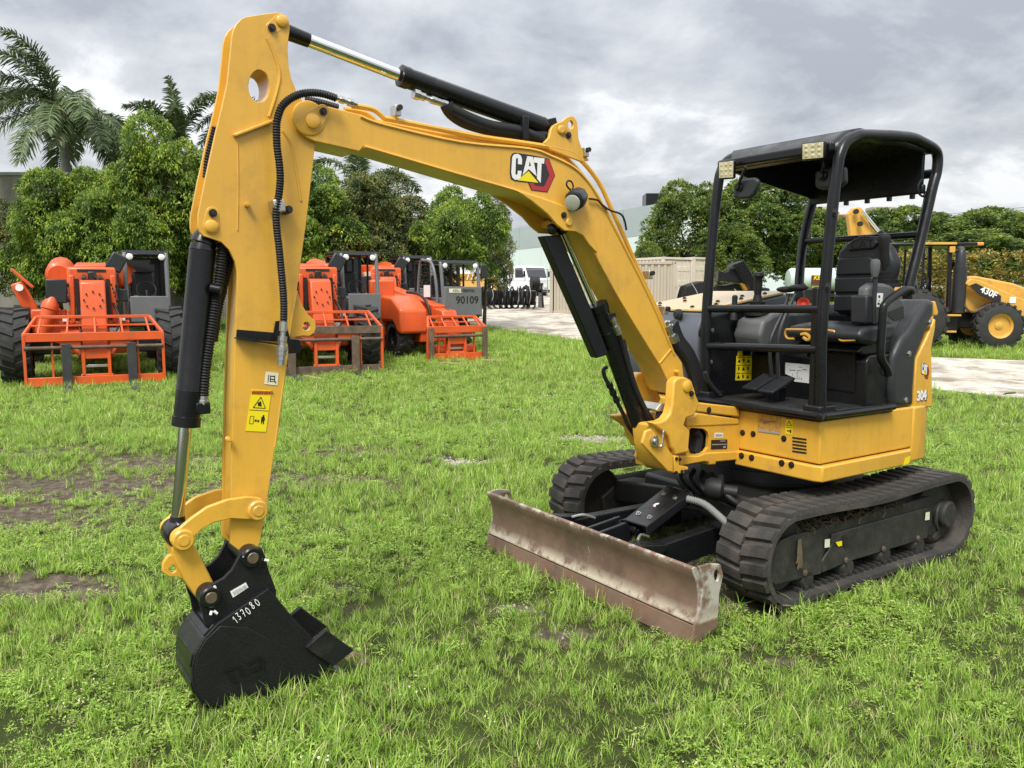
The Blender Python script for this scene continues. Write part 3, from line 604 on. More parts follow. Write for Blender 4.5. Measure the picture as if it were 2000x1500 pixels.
def onfront(name, pts, m, par, off=.0015, X=HX, t=.001):
    return G().prism([(p.y, p.z) for p in (onX(u, v, X) for u, v in pts)], X + off, X + off + t, 'X').obj(name, M[m], par, 0, False)
for i in range(5):
    y_ = 1010 + 22 * i; onfront('vent_slot', k7([(893,y_),(985,y_ + 13),(985,y_ + 24),(893,y_ + 11)]), 'bsk', house)
dc = onfront('decal', k7([(850,884),(897,891),(893,998),(846,990)]), 'ysk', house)
onfront('print', k7([(850,885),(897,891),(897,899),(850,893)]), 'red', dc, .003); onfront('print', k7([(872,905),(893,941),(853,936)]), 'bsk', dc, .003); onfront('print', k7([(872,914),(887,937),(859,933)]), 'ysk', dc, .0042)
onfront('print', k7([(852,944),(894,951),(894,954),(852,947)]), 'bsk', dc, .003); onfront('print', k7([(860,966),(876,969),(884,962),(888,968),(886,988),(880,987),(878,976),(860,975)]), 'bsk', dc, .003)
M['faint'] = mat('faded_decal', (.50, .27, .06), .5, var=.3, vscale=60)
dc2 = onfront('decal', k7([(670,863),(818,883),(813,997),(667,977)]), 'faint', house)
for i in range(6): onfront('print', k7([(685 + 20 * i, 895 + 3 * i),(720 + 14 * i, 925 - 4 * i),(719 + 14 * i, 930 - 4 * i),(684 + 20 * i, 900 + 3 * i)]), 'pin', dc2, .003)
onfront('print', k7([(672,962),(812,982),(811,994),(670,975)]), 'clear', dc2, .003)
# swing frame casting between house and post
cast = empty('swing_casting'); cast.parent = EX
yc = YB + .13
def cz(pts, y0, y1, name, m='yel', b=.008, par=cast): return G().prism(XZ(k6(pts), y1), y0, y1).obj(name, M[m], par, b)
cz([(690,655),(790,640),(830,590),(1390,672),(1390,745),(760,775),(690,770)], YB - .2, yc, 'upper_plate')
cz([(700,1160),(850,1160),(940,1120),(1380,1100),(1380,1215),(1085,1245),(1080,1280),(990,1285),(985,1250),(930,1240),(600,1300),(600,1170)], YB - .2, yc, 'lower_plate')
G().prism(XZ(k6([(700,760),(1400,745),(1400,1110),(690,1170)]), yc), yc - .03, yc - .006, holes=[XZ(k6([(730,830),(760,790),(920,800),(975,840),(995,900),(985,1050),(940,1110),(800,1165),(745,1140),(720,1060)]), yc)]).obj('side_web', M['yel'], cast, .004)
g = G(); a_ = bp(*k6([(840,980)])[0], 'Y', YB + .02); g.ball(a_, (.09, .06, .12)); g.obj('hose_bundle', M['rub'], cast)
for i in range(3): G().tube([bp(u, v, 'Y', YB + .05 + .02 * i) for u, v in k6([(760 + 20 * i,820),(800 + 30 * i,900),(790 + 30 * i,1000),(760 + 30 * i,1120)])], .022, 8).obj('swing_hose', M['rub'], cast)
G().box((.45, YB - .05, .85), (.3, .2, .3)).obj('casting_core', M['under'], cast)
cz([(845,450),(1400,515),(1395,645),(840,575)], yc - .05, yc, 'trim_panel'); screw(bp(*k6([(985,552)])[0], 'Y', yc), (0, 1, 0), cast)
quad('barcode_decal', k6([(1060,853),(1172,855),(1170,918),(1056,918)]), yc - .006, 'white', cast); quad('print', k6([(1070,870),(1160,872),(1158,902),(1068,902)]), yc - .006, 'clear', cast, .003, .0005)
pl = quad('serial_plate', k6([(1015,948),(1228,942),(1225,1066),(1010,1075)]), yc - .006, 'bsk', cast)
quad('print', k6([(1022,1005),(1218,1000),(1218,1010),(1022,1016)]), yc - .006, 'clear', pl, .003, .0005); quad('print', k6([(1130,958),(1200,957),(1200,968),(1130,969)]), yc - .006, 'clear', pl, .003, .0005); quad('print', k6([(1170,1032),(1205,1030),(1205,1052),(1170,1054)]), yc - .006, 'clear', pl, .003, .0005)
# right-hand hood
hood = empty('hood'); hood.parent = EX
hp = [(-.62, 1.05), (.22, 1.05), (.30, 1.14), (.33, 1.40), (.32, 1.55), (.29, 1.60), (.27, 1.655), (-.62, 1.78)]
G().prism(hp, -.83, -.13).obj('hood_shell', M['hood'], hood, .02, seg=3)
tp_ = G(); tp_.prism([(.275, 1.657), (.275, 1.675), (-.60, 1.80), (-.60, 1.782)], -.84, -.12); tp_.obj('top_plate', mat('yellow_paint_sky_sheen', (.70, .47, .17), .22, coat=.5), hood, .004)  # yellow paint lightened to cream: the sky's reflection is put into the colour
for i in range(6):
    x_ = .2 - .13 * i; z_ = 1.675 + (.275 - x_) * .1429 + .004
    for y_ in ((-.2, -.75) if i % 2 else (-.3, -.62)): screw(Vector((x_, y_, z_)), (0, 0, 1), hood, .011)
a_ = onX(1322, 614, .325); G().lathe(a_ - Vector((.02, 0, 0)), a_ + Vector((.012, 0, 0)), [(0, .04), (.02, .036), (.025, .02), (.032, .018)], 16).obj('hood_latch', M['dgry'], hood)
G().tube([onX(u, v, .30) for u, v in ((1372,640),(1360,668),(1354,700),(1354,740))], .014, 8).obj('rubber_seal', M['rub'], hood)
# hose bundle from boom to house
for i in range(4):
    G().tube([bp(u + 3 * i, v - 4 * i, 'Y', YB + .02 - .05 * i) for u, v in ((1306,640),(1318,672),(1338,700),(1352,735),(1356,768))], .03, 8).obj('boom_hose', M['rub'], EX)
for i in range(2):
    q = bp(1300 + 5 * i, 628, 'Y', YB + .07 - .09 * i); w_ = bp(1318 + 4 * i, 668, 'Y', YB + .07 - .09 * i)
    G().lathe(q, w_, [(0, .014), (.03, .014), (.03, .022), (.06, .022), (.06, .016), (.1, .016), (.1, .024), (.15, .022)], 8).obj('hose_fitting', M['zinc'], EX)
# ---------------- operator station
cab = empty('operator_station'); cab.parent = EX
FZ = 1.07
G().prism([(HX + .03, -.12), (HX + .03, HY + .01), (-.40, HY + .02), (-.40, -.12)], 1.03, FZ, 'Z').obj('floor_plate', M['blk'], cab, .012, seg=3)
G().prism([(HX - .03, -.06), (HX - .03, HY - .05), (-.37, HY - .03), (-.37, -.06)], FZ, FZ + .008, 'Z').obj('floor_mat', M['tread'], cab, .003)
for i in range(16): G().box((-.33 + .036 * i, .66, FZ + .010), (.014, .24, .006)).obj('mat_rib', M['tread'], cab)
G().tube([Vector((HX + .04, -.11, FZ + .0)), Vector((HX + .04, HY - .02, FZ)), Vector((HX + .0, HY + .02, FZ)), Vector((-.38, HY + .03, FZ))], .022, 8, 4).obj('floor_rail', M['blk'], cab)
SB = -.18    # front of the seat base
G().prism([(-.75, FZ), (SB, FZ), (SB, 1.36), (SB - .04, 1.40), (-.75, 1.40)], -.10, HY - .04).obj('seat_base', M['blk'], cab, .012)
def onsb(name, pts, m, par, off=.0015, t=.001): return onfront(name, pts, m, par, off, SB, t)
onsb('access_panel', k7([(1100,462),(1300,464),(1308,480),(1302,720),(1095,690)]), 'blk', cab, .002, .006)
ws = onsb('control_decal', k7([(848,527),(1030,543),(1024,665),(905,650),(905,625),(846,600)]), 'white', cab)
for i in range(14):
    a_ = 870 + 130 * random.random(); b_ = 550 + 80 * random.random(); l_ = 10 + 25 * random.random()
    onsb('print', k7([(a_, b_),(a_ + l_, b_ + 1),(a_ + l_, b_ + 4),(a_, b_ + 3)] if i % 2 else [(a_, b_),(a_ + 3, b_),(a_ + 3, b_ + l_ * .6),(a_, b_ + l_ * .6)]), 'clear' if i % 3 else 'bsk', ws, .003 + .0001 * i)
# right console wall with sticker columns
WY = -.08
G().prism([(-.75, FZ), (.26, FZ), (.26, 1.62), (-.1, 1.68), (-.75, 1.72)], -.115, WY).obj('side_wall', M['blk'], cab, .006)
ys = quad('warning_decals', k7([(527,483),(656,484),(648,640),(519,643)]), WY, 'ysk', cab)
for r_ in range(3):
    for c_ in range(4):
        x_ = 531 + 30 * c_ - 2.3 * r_; y_ = 490 + 52 * r_; pd = [(x_ + 12, y_ + 10), (x_ + 22, y_ + 36), (x_ + 2, y_ + 36)] if (r_ + c_) % 2 == 0 else [(x_ + 6, y_ + 12), (x_ + 18, y_ + 14), (x_ + 16, y_ + 34), (x_ + 8, y_ + 36)]
        quad('print', k7(pd), WY, 'bsk', ys, .003, .0005); quad('print', k7([(x_ + 1, y_),(x_ + 25, y_),(x_ + 25, y_ + 5),(x_ + 1, y_ + 5)]), WY, 'red' if c_ % 2 else 'bsk', ys, .003, .0005)
quad('decal', k7([(543,342),(568,342),(566,380),(541,380)]), WY, 'cream', cab); d3 = quad('decal', k7([(540,384),(568,384),(564,480),(534,480)]), WY, 'ysk', cab)
quad('print', k7([(554,392),(564,414),(545,414)]), WY, 'bsk', d3, .003, .0005); quad('decal', k7([(626,352),(660,352),(652,478),(618,478)]), WY, 'clear', cab)
for q in ((372,316),(364,522)): screw(bp(*k7([q])[0], 'Y', WY), (0, 1, 0), cab, .01, 'zinc')
# pedals and travel levers
LX = .06
for i, (pts, top) in enumerate((([(757,640),(745,430),(770,330),(830,200),(868,80)], (860, 60)), ([(800,640),(797,430),(815,310),(870,170),(918,70)], (922, 55)))):
    Y_ = .22 + .09 * i; lv = G().tube([bp(u, v, 'Y', Y_) for u, v in k7(pts)], .013, 8, 4).obj('travel_lever', M['dgry'], cab)
    P_ = bp(*k7([pts[-1]])[0], 'Y', Y_); G().ball(P_ + Vector((0, -.02 + .03 * i, .03)), (.035, .08, .022), 14).obj('lever_grip', M['rub'], lv)
    q = bp(*k7([pts[0]])[0], 'Y', Y_); G().box((q.x + .07, Y_ - .04 + .08 * i, FZ + .12), (.24, .12, .02), Matrix.Rotation(.35, 3, 'Y')).obj('travel_pedal', M['dgry'], lv, .006)
    G().box((q.x, Y_, FZ + .05), (.08, .07, .1)).obj('pedal_bracket', M['blk'], lv, .006)
# seat
st = empty('seat'); st.parent = cab
def rrect(cx, cy, w, h, r, n=5):
    p = []
    for sx, sy, a0 in ((1, 1, 0), (-1, 1, 90), (-1, -1, 180), (1, -1, 270)):
        for i in range(n + 1): a = R(a0 + 90 * i / n); p.append((cx + sx * (w / 2 - r) + r * math.cos(a), cy + sy * (h / 2 - r) + r * math.sin(a)))
    return p
SX, SYc = -.45, .56
def seatpx(u, v, X=SX): p = onX(u, v, X); return (p.y, p.z)
k8 = lambda pts: cc(pts, 1588/360, 1640, 380)
bk_ = [seatpx(*q) for q in k8([(-20,480),(60,410),(140,362),(210,352),(300,360),(355,390),(420,460),(465,560),(470,620),(440,760),(300,1020),(-30,1040),(-60,800)])]
m_ = Matrix.Identity(4)
sb_ = G().prism(bk_, SX - .10, SX, 'X').obj('backrest', M['vinyl'], st, .03, seg=3)
for a, b, y0 in (([( -10,560),(20,545),(250,530),(300,560),(330,620),(300,690),(-30,700)], 0, 0), ([(-35,715),(295,705),(285,845),(-40,850)], 0, 0), ([(-40,865),(280,860),(250,1000),(-45,1010)], 0, 0), ([(60,430),(150,380),(290,378),(350,410),(300,470),(80,490)], 0, 0)):
    G().prism([seatpx(*q) for q in k8(a)], SX - .01, SX + .016, 'X').obj('cushion_panel', M['vinyl'], sb_, .014, seg=3)
def seatpt(q): p = onX(*k8([q])[0], SX + .0165); return p
text('embossed_lettering', 'CAT', .085, M['blk'], sb_, seatpt((190, 430)), Vector((0, 1, 0)), BZ, .002)
cu = [(SX + .02, 1.50), (SX + .02, 1.60), (-.2, 1.585), (-.08, 1.57), (-.04, 1.53), (-.06, 1.48), (-.2, 1.46)]
G().prism(cu, .30, .84).obj('cushion', M['vinyl'], st, .028, seg=3)
G().prism([(SX, 1.40), (SX, 1.49), (-.14, 1.465), (-.1, 1.42), (-.16, 1.40)], .34, .80).obj('suspension', M['blk'], st, .012)
G().tube([onX(u, v, -.06) for u, v in k7([(905,372),(862,370),(845,345),(850,318),(880,312),(1130,318),(1170,335),(1200,375),(1230,385),(1305,380)])], .008, 8, 3).obj('adjuster_bar', M['catol'], st)
G().tube([onX(u, v, -.05) for u, v in k7([(950,345),(975,340),(1000,352),(1005,372),(985,378),(965,362)])], .012, 6).obj('adjuster_handle', M['catol'], st)
# right joystick console (beyond the seat) and left console
def joystick(P, par, h=.30, lean=(0, 0), name='joystick'):
    P = Vector(P); j = empty(name); j.parent = par
    G().lathe(P, P + BZ * .14, [(0, .085), (.02, .085), (.022, .07), (.045, .075), (.047, .06), (.07, .065), (.072, .05), (.095, .055), (.097, .035), (.14, .026)], 14).obj('boot', M['rub'], j)
    T = P + Vector((lean[0], lean[1], h)); d = (T - P).normalized()
    G().lathe(P + d * .11, T, [(0, .02), (.05, .026), (.10, .03), (.14, .028), (h - .13, .042), (h - .11, .036), (h - .105, .015)], 12).obj('grip', M['rub'], j)
    return j
rc = G().prism([(-.72, 1.40), (.0, 1.40), (.04, 1.50), (.0, 1.60), (-.12, 1.645), (-.72, 1.66)], -.075, .16).obj('armrest_console', M['gry'], cab, .025, seg=3)
joystick((-.10, .02, 1.63), cab, .29)
G().lathe((.06, -.05, 1.60), (.05, -.05, 1.77), [(0, .03), (.05, .022), (.06, .018), (.16, .02), (.17, .012)], 10).obj('blade_lever', M['rub'], cab)
a_ = onX(1570, 596, -.2); fu = G().lathe(a_, a_ + Vector((.05, .03, .015)), [(0, .012), (.02, .02), (.05, .04), (.055, .036), (.03, .015)], 14).obj('red_funnel', mat('red_plastic', (.7, .06, .03), .4), cab)
lcp = k8([(240,800),(300,760),(400,765),(470,790),(555,930),(545,1080),(440,1240),(390,1230),(380,1130),(225,1120),(222,1000)])
LY = .80
LC = XZ(lcp, LY); lc = G().prism(LC, LY - .07, LY).obj('armrest_console', M['gry'], cab, .022, seg=3)
G().prism(XZ(k8([(385,1020),(440,1000),(545,960),(552,1070),(470,1090)]), LY), LY + .001, LY + .004).obj('console_stripe', M['dgry'], lc, .002)
G().prism(XZ(k8([(232,870),(372,850),(352,1120),(226,1112)]), LY + .01), LY - .1, LY + .012).obj('lever_housing', M['dgry'], lc, .012)
G().prism([(-.98, 1.05), (-.53, 1.05), (-.53, 1.66), (-.60, 1.72), (-.98, 1.60)], -.12, .60).obj('engine_cover', M['blk'], cab, .03)
ld = quad('lock_decal', k8([(318,848),(372,850),(360,970),(305,968)]), LY + .012, 'white', lc)
for pp in ([(330,868),(346,869),(345,890),(329,889)], [(334,908),(340,908),(339,920),(333,920)], [(324,930),(342,932),(340,950),(322,948)]): quad('print', k8(pp), LY + .012, 'bsk', ld, .003, .0005)
G().tube([bp(u, v, 'Y', LY + .03) for u, v in k8([(298,1110),(296,960),(305,800),(308,680)])], .014, 8, 3).obj('safety_lever', M['dgry'], lc)
P_ = bp(*k8([(305,640)])[0], 'Y', LY + .03); G().lathe(P_ - BZ * .05, P_ + BZ * .06, [(0, .018), (.03, .026), (.08, .03), (.1, .026), (.11, .012)], 12).obj('safety_lever_grip', M['gry'], lc)
P_ = bp(*k8([(405,770)])[0], 'Y', LY - .07); joystick(P_ - BZ * .02, cab, .33, (.06, .0))
G().box(bp(*k8([(290,1145)])[0], 'Y', LY), (.05, .03, .03)).obj('blue_buckle', mat('blue_plastic', (.03, .13, .4), .4), cab, .005)
# grab handle
G().tube([bp(u, v, 'Y', HY + .03) for u, v in cc([(720,1290),(690,1200),(620,1080),(600,980),(615,700),(640,330),(665,260),(720,200),(860,100),(960,45),(1040,50),(1052,110)], 7.5, 1640, 560)], .025, 10, 3).obj('grab_handle', M['blk'], EX)
a_ = onX(*cc([(570,1210)], 7.5, 1640, 560)[0], -.36); G().lathe(a_ - Vector((.02, 0, 0)), a_ + Vector((.02, 0, 0)), [(0, .05), (.03, .05), (.035, .04)], 16).obj('fuel_cap', M['dgry'], EX)
# rear-left cowling and counterweight upright
k9 = lambda pts: cc(pts, 7.5, 1640, 560)
cw = k9([(775,1745),(770,1500),(800,1050),(860,900),(930,740),(1010,660),(1280,210),(1320,185),(1400,190),(1395,430),(1340,520),(1130,1050),(1100,1500),(1090,1760),(900,1790)])
G().prism(XZ(cw, HY - .005), HY - .30, HY - .005).obj('rear_cowling', M['dgry'], EX, .035, seg=4)
G().prism(XZ(k9([(1010,660),(1040,640),(1300,215),(1250,200),(1160,195),(1060,360),(1030,420),(960,500),(800,730),(860,780)]), HY - .10), HY - .45, HY - .09).obj('inner_cowling', M['dgry'], EX, .03, seg=3)
uw = k9([(1395,470),(1415,480),(1405,620),(1350,900),(1365,1500),(1370,1760),(1095,1790),(1105,1500),(1130,1060),(1290,740)])
up_ = G().prism(XZ(uw, HY - .01), HY - .16, HY - .012).obj('counterweight_upright', M['yel'], EX, .014, seg=3)
G().prism(XZ(k9([(1395,210),(1415,215),(1455,370),(1440,425),(1390,425)]), HY - .01), HY - .3, HY - .012).obj('rear_trim', M['yel'], EX, .014, seg=3)
for q in ((1325,520),(1020,980)): screw(bp(*k9([q])[0], 'Y', HY - .004), (0, 1, 0), EX, .014, 'zinc')
a_ = bp(*cc([(1633,770)], 10/3, 1280, 550)[0], 'Y', HY - .004); screw(a_, (0, 1, 0), EX, .014, 'zinc')
lt = lambda pts: k9([(1192 + (x - 820) * .40, 1110 + (y - 660) * .93 + (x - 820) * -.0) for x, y in pts])
logo(up_, lt, HY - .012)
a_ = bp(*k7([(1735,745)])[0], 'Y', HY - .010); text('lettering', '304', .085, M['white'], up_, a_, BL, BZ, .001, xs=.9, bold=.004); text('lettering', '304', .085, M['bsk'], up_, a_ + Vector((-.006, -.001, -.004)), BL, BZ, .001, xs=.9, bold=.008)
quad('decal', k7([(1625,1150),(1660,1135),(1648,1185),(1612,1195)]), HY + .03, 'ysk', house)
# ---------------- canopy
cn = empty('canopy'); cn.parent = EX
CY0, CY1 = -.06, .83
k0 = lambda pts: cc(pts, 10/3, 1280, 230)
nf = [bp(1603, 805, 'Y', CY1)] + [bp(u, v, 'Y', CY1) for u, v in k0([(1080,1480),(1105,1100),(1150,620),(1185,330),(1205,230),(1240,160),(1300,120),(1380,112),(1640,125),(1740,160),(1815,205),(1838,260),(1830,360),(1805,450),(1735,760),(1655,1080),(1640,1180)])]
G().tube(nf, .033, 12, 4).obj('roof_hoop', M['blk'], cn)
fh = [Vector((p.x, CY0, p.z)) for p in nf]
G().tube(fh[:-3], .033, 12, 4).obj('roof_hoop', M['blk'], cn); G().tube([fh[-4], fh[-3], fh[-2] + Vector((.05, .1, -.05)), fh[-1] + Vector((.02, .15, -.1))], .033, 12, 4).obj('roof_hoop', M['blk'], cn)
for j in (13,): a_ = nf[j]; G().cyl((a_.x, CY0, a_.z), (a_.x, CY1, a_.z), .03).obj('cross_tube', M['blk'], cn)
zt = max(p.z for p in nf)
roof = []
xs_ = [nf[5].x + .03, nf[7].x, nf[9].x, nf[11].x + .02]; zs_ = [nf[6].z + .005, zt + .02, zt + .01, nf[11].z + .03]
g = G(); nx_, ny_ = 14, 10
for i in range(nx_ + 1):
    for j in range(ny_ + 1):
        t = i / nx_; x_ = xs_[0] + (xs_[-1] - xs_[0]) * t; q = j / ny_
        z_ = np.interp(-x_, [-a for a in xs_], zs_) - .018 - .03 * max(0, .15 - t) / .15
        g.v.append((x_, CY0 + .005 + (CY1 - CY0 - .01) * q, z_))
for i in range(nx_):
    for j in range(ny_): a = i * (ny_ + 1) + j; g.f.append((a, a + 1, a + ny_ + 2, a + ny_ + 1))
ro = g.obj('roof_panel', M['blk'], cn); sm = ro.modifiers.new('solid', 'SOLIDIFY'); sm.thickness = .045; sm.offset = -1
G().box((xs_[-1] + .035, (CY0 + CY1) / 2, zs_[-1] - .13), (.03, CY1 - CY0 - .06, .27)).obj('rear_panel', M['blk'], cn, .008)
G().bar((xs_[0] + .01, CY0 + .02, zs_[0] - .035), (xs_[0] + .01, CY1 - .02, zs_[0] - .035), .05, .06).obj('front_header', M['blk'], cn, .015, seg=3)
G().bar((xs_[-1] + .03, CY0 + .02, zs_[-1] - .28), (xs_[-1] + .03, CY1 - .02, zs_[-1] - .28), .04, .06).obj('rear_header', M['blk'], cn, .012)
for i in range(4): G().box((xs_[-1] + .03, .25 + .16 * i, zs_[-1] - .32), (.03, .025, .035)).obj('header_tab', M['blk'], cn, .003)
G().prism([(xs_[0], zs_[0] - .05), (xs_[0] - .25, zs_[0] - .10), (xs_[-1] + .05, zs_[-1] - .27), (xs_[-1] + .02, zs_[-1] - .02), (xs_[1], zs_[1] - .05)], CY0 + .03, CY0 + .05).obj('side_valance', M['blk'], cn)
def sq_lamp(u, v, X, w, h, yaw_, par=cn):
    P = onX(u, v, X); m_ = Matrix.Rotation(yaw_, 3, 'Z') @ Matrix.Rotation(.1, 3, 'Y'); e = empty('work_light'); e.parent = par
    e.matrix_local = Matrix.Translation(P) @ m_.to_4x4()
    G().box((0, 0, 0), (.05, w, h)).obj('housing', M['blk'], e, .01); l_ = G().box((.027, 0, 0), (.006, w * .86, h * .86)).obj('lens', M['lens'], e, .002)
    for i in range(3):
        for j in range(3): G().lathe((.03, (i - 1) * w * .27, (j - 1) * h * .27), (.034, (i - 1) * w * .27, (j - 1) * h * .27), [(0, w * .085), (.003, w * .05)], 8).obj('led', M['lens'], l_)
sq_lamp(1420, 332, nf[4].x + .1, .105, .115, .5); sq_lamp(1590, 295, nf[5].x + .11, .135, .10, .35)
def mirror(pts, c, X, arm):
    e = G().prism([(p.y, p.z) for p in (onX(u, v, X) for u, v in pts)], X - .035, X, 'X').obj('mirror', M['dgry'], cn, .016, seg=3)
    P = onX(*c, X); G().lathe(P, P + Vector((.03, 0, 0)), [(0, .03), (.01, .03), (.015, .018), (.03, .016)], 14).obj('mirror_knuckle', M['blk'], e)
    G().tube([P + Vector((.02, 0, 0))] + [onX(u, v, X + .03) for u, v in arm], .009, 8).obj('mirror_arm', M['blk'], e)
mirror(k0([(520,420),(550,395),(640,388),(668,400),(668,430),(640,500),(610,525),(545,532),(505,520),(502,490)]), k0([(548,450)])[0], .36, k0([(555,400),(575,350),(590,320)]))
mirror(k0([(1035,350),(1090,325),(1180,312),(1235,318),(1240,420),(1200,452),(1080,468),(1035,450)]), k0([(1092,378)])[0], .12, k0([(1092,320),(1085,260)]))
for pts in (([(340,1243),(1060,1245)]), ([(320,1485),(1050,1508)])):
    a_, b_ = (onX(u, v, .315) for u, v in k0(pts)); G().cyl((.315, CY0, a_.z), (.315, CY1, b_.z), .026, n=12).obj('front_rail', M['blk'], cn)
G().cyl(nf[-3] + Vector((.0, .02, 0)), Vector((nf[-3].x, CY0, nf[-3].z)), .022).obj('rear_rail', M['blk'], cn)
for i in (3, 2): screw(nf[i] + Vector((.02, .036, 0)), (0, 1, 0), cn, .016)
G().tube([bp(u, v, 'Y', CY1 - .03) for u, v in k0([(1735,400),(1712,440),(1715,490),(1745,512),(1758,480),(1750,540),(1735,620),(1715,700),(1700,790)])], .007, 6).obj('cable', M['rub'], cn)
G().tube([bp(u, v, 'Y', .0) for u, v in k7([(325,590),(340,640),(375,690),(420,740)])], .016, 8).obj('floor_brace', M['dgry'], cab)
G().bar(nf[2] + Vector((.0, -.05, 0)), nf[0] + Vector((0, -.05, 0)), .05, .05).obj('post_sleeve', M['blk'], cn, .012)
for yy in (CY0, CY1 - .03): a_ = nf[0]; G().box((a_.x - .03, yy, FZ + .03), (.16, .12, .05)).obj('post_foot', M['blk'], cn, .01)
# ---------------- undercarriage
uc = empty('undercarriage'); uc.parent = EX
XF, XR, RO, RB = .95, -1.31, .289, .262      # front / rear extremes, lug-tip radius, belt radius
def belt_point(s, off=0.0):
    """s metres along the belt (outer surface of the belt), returns (x, z, tangent angle)"""
    r = RB; xa, xb = XF - RO, XR + RO; L = xa - xb; top, arc = L, math.pi * r; tot = 2 * L + 2 * arc; s %= tot
    if s < L:                                        # top run, front to rear, sagging a little
        t = s / L; return (xa - L * t, RO + r + off - .018 * math.sin(math.pi * t) + .006 * math.sin(3 * math.pi * t), math.pi)
    s -= L
    if s < arc: a = math.pi / 2 + s / r; return (xb + (r + off) * math.cos(a), RO + (r + off) * math.sin(a), a + math.pi / 2)
    s -= arc
    if s < L: return (xb + s, RO - r - off, 0.0)
    s -= L; a = -math.pi / 2 + s / r; return (xa + (r + off) * math.cos(a), RO + (r + off) * math.sin(a), a + math.pi / 2)
BT = 2 * (XF - XR - 2 * RO) + 2 * math.pi * RB
lugm = G(); lugm.add([(-.046, -.085, 0), (.028, -.085, 0), (.050, .085, 0), (-.024, .085, 0), (-.040, -.084, .024), (.021, -.084, .024), (.043, .080, .024), (-.017, .080, .024)], [(0, 3, 2, 1), (4, 5, 6, 7), (0, 1, 5, 4), (1, 2, 6, 5), (2, 3, 7, 6), (3, 0, 4, 7)])
LUG = lugm.mesh('tread_lug', M['trk'], ang=20)
cbm = G().box((0, 0, .012), (.022, .10, .03)); CORE = cbm.mesh('core_bar', M['trkf'])
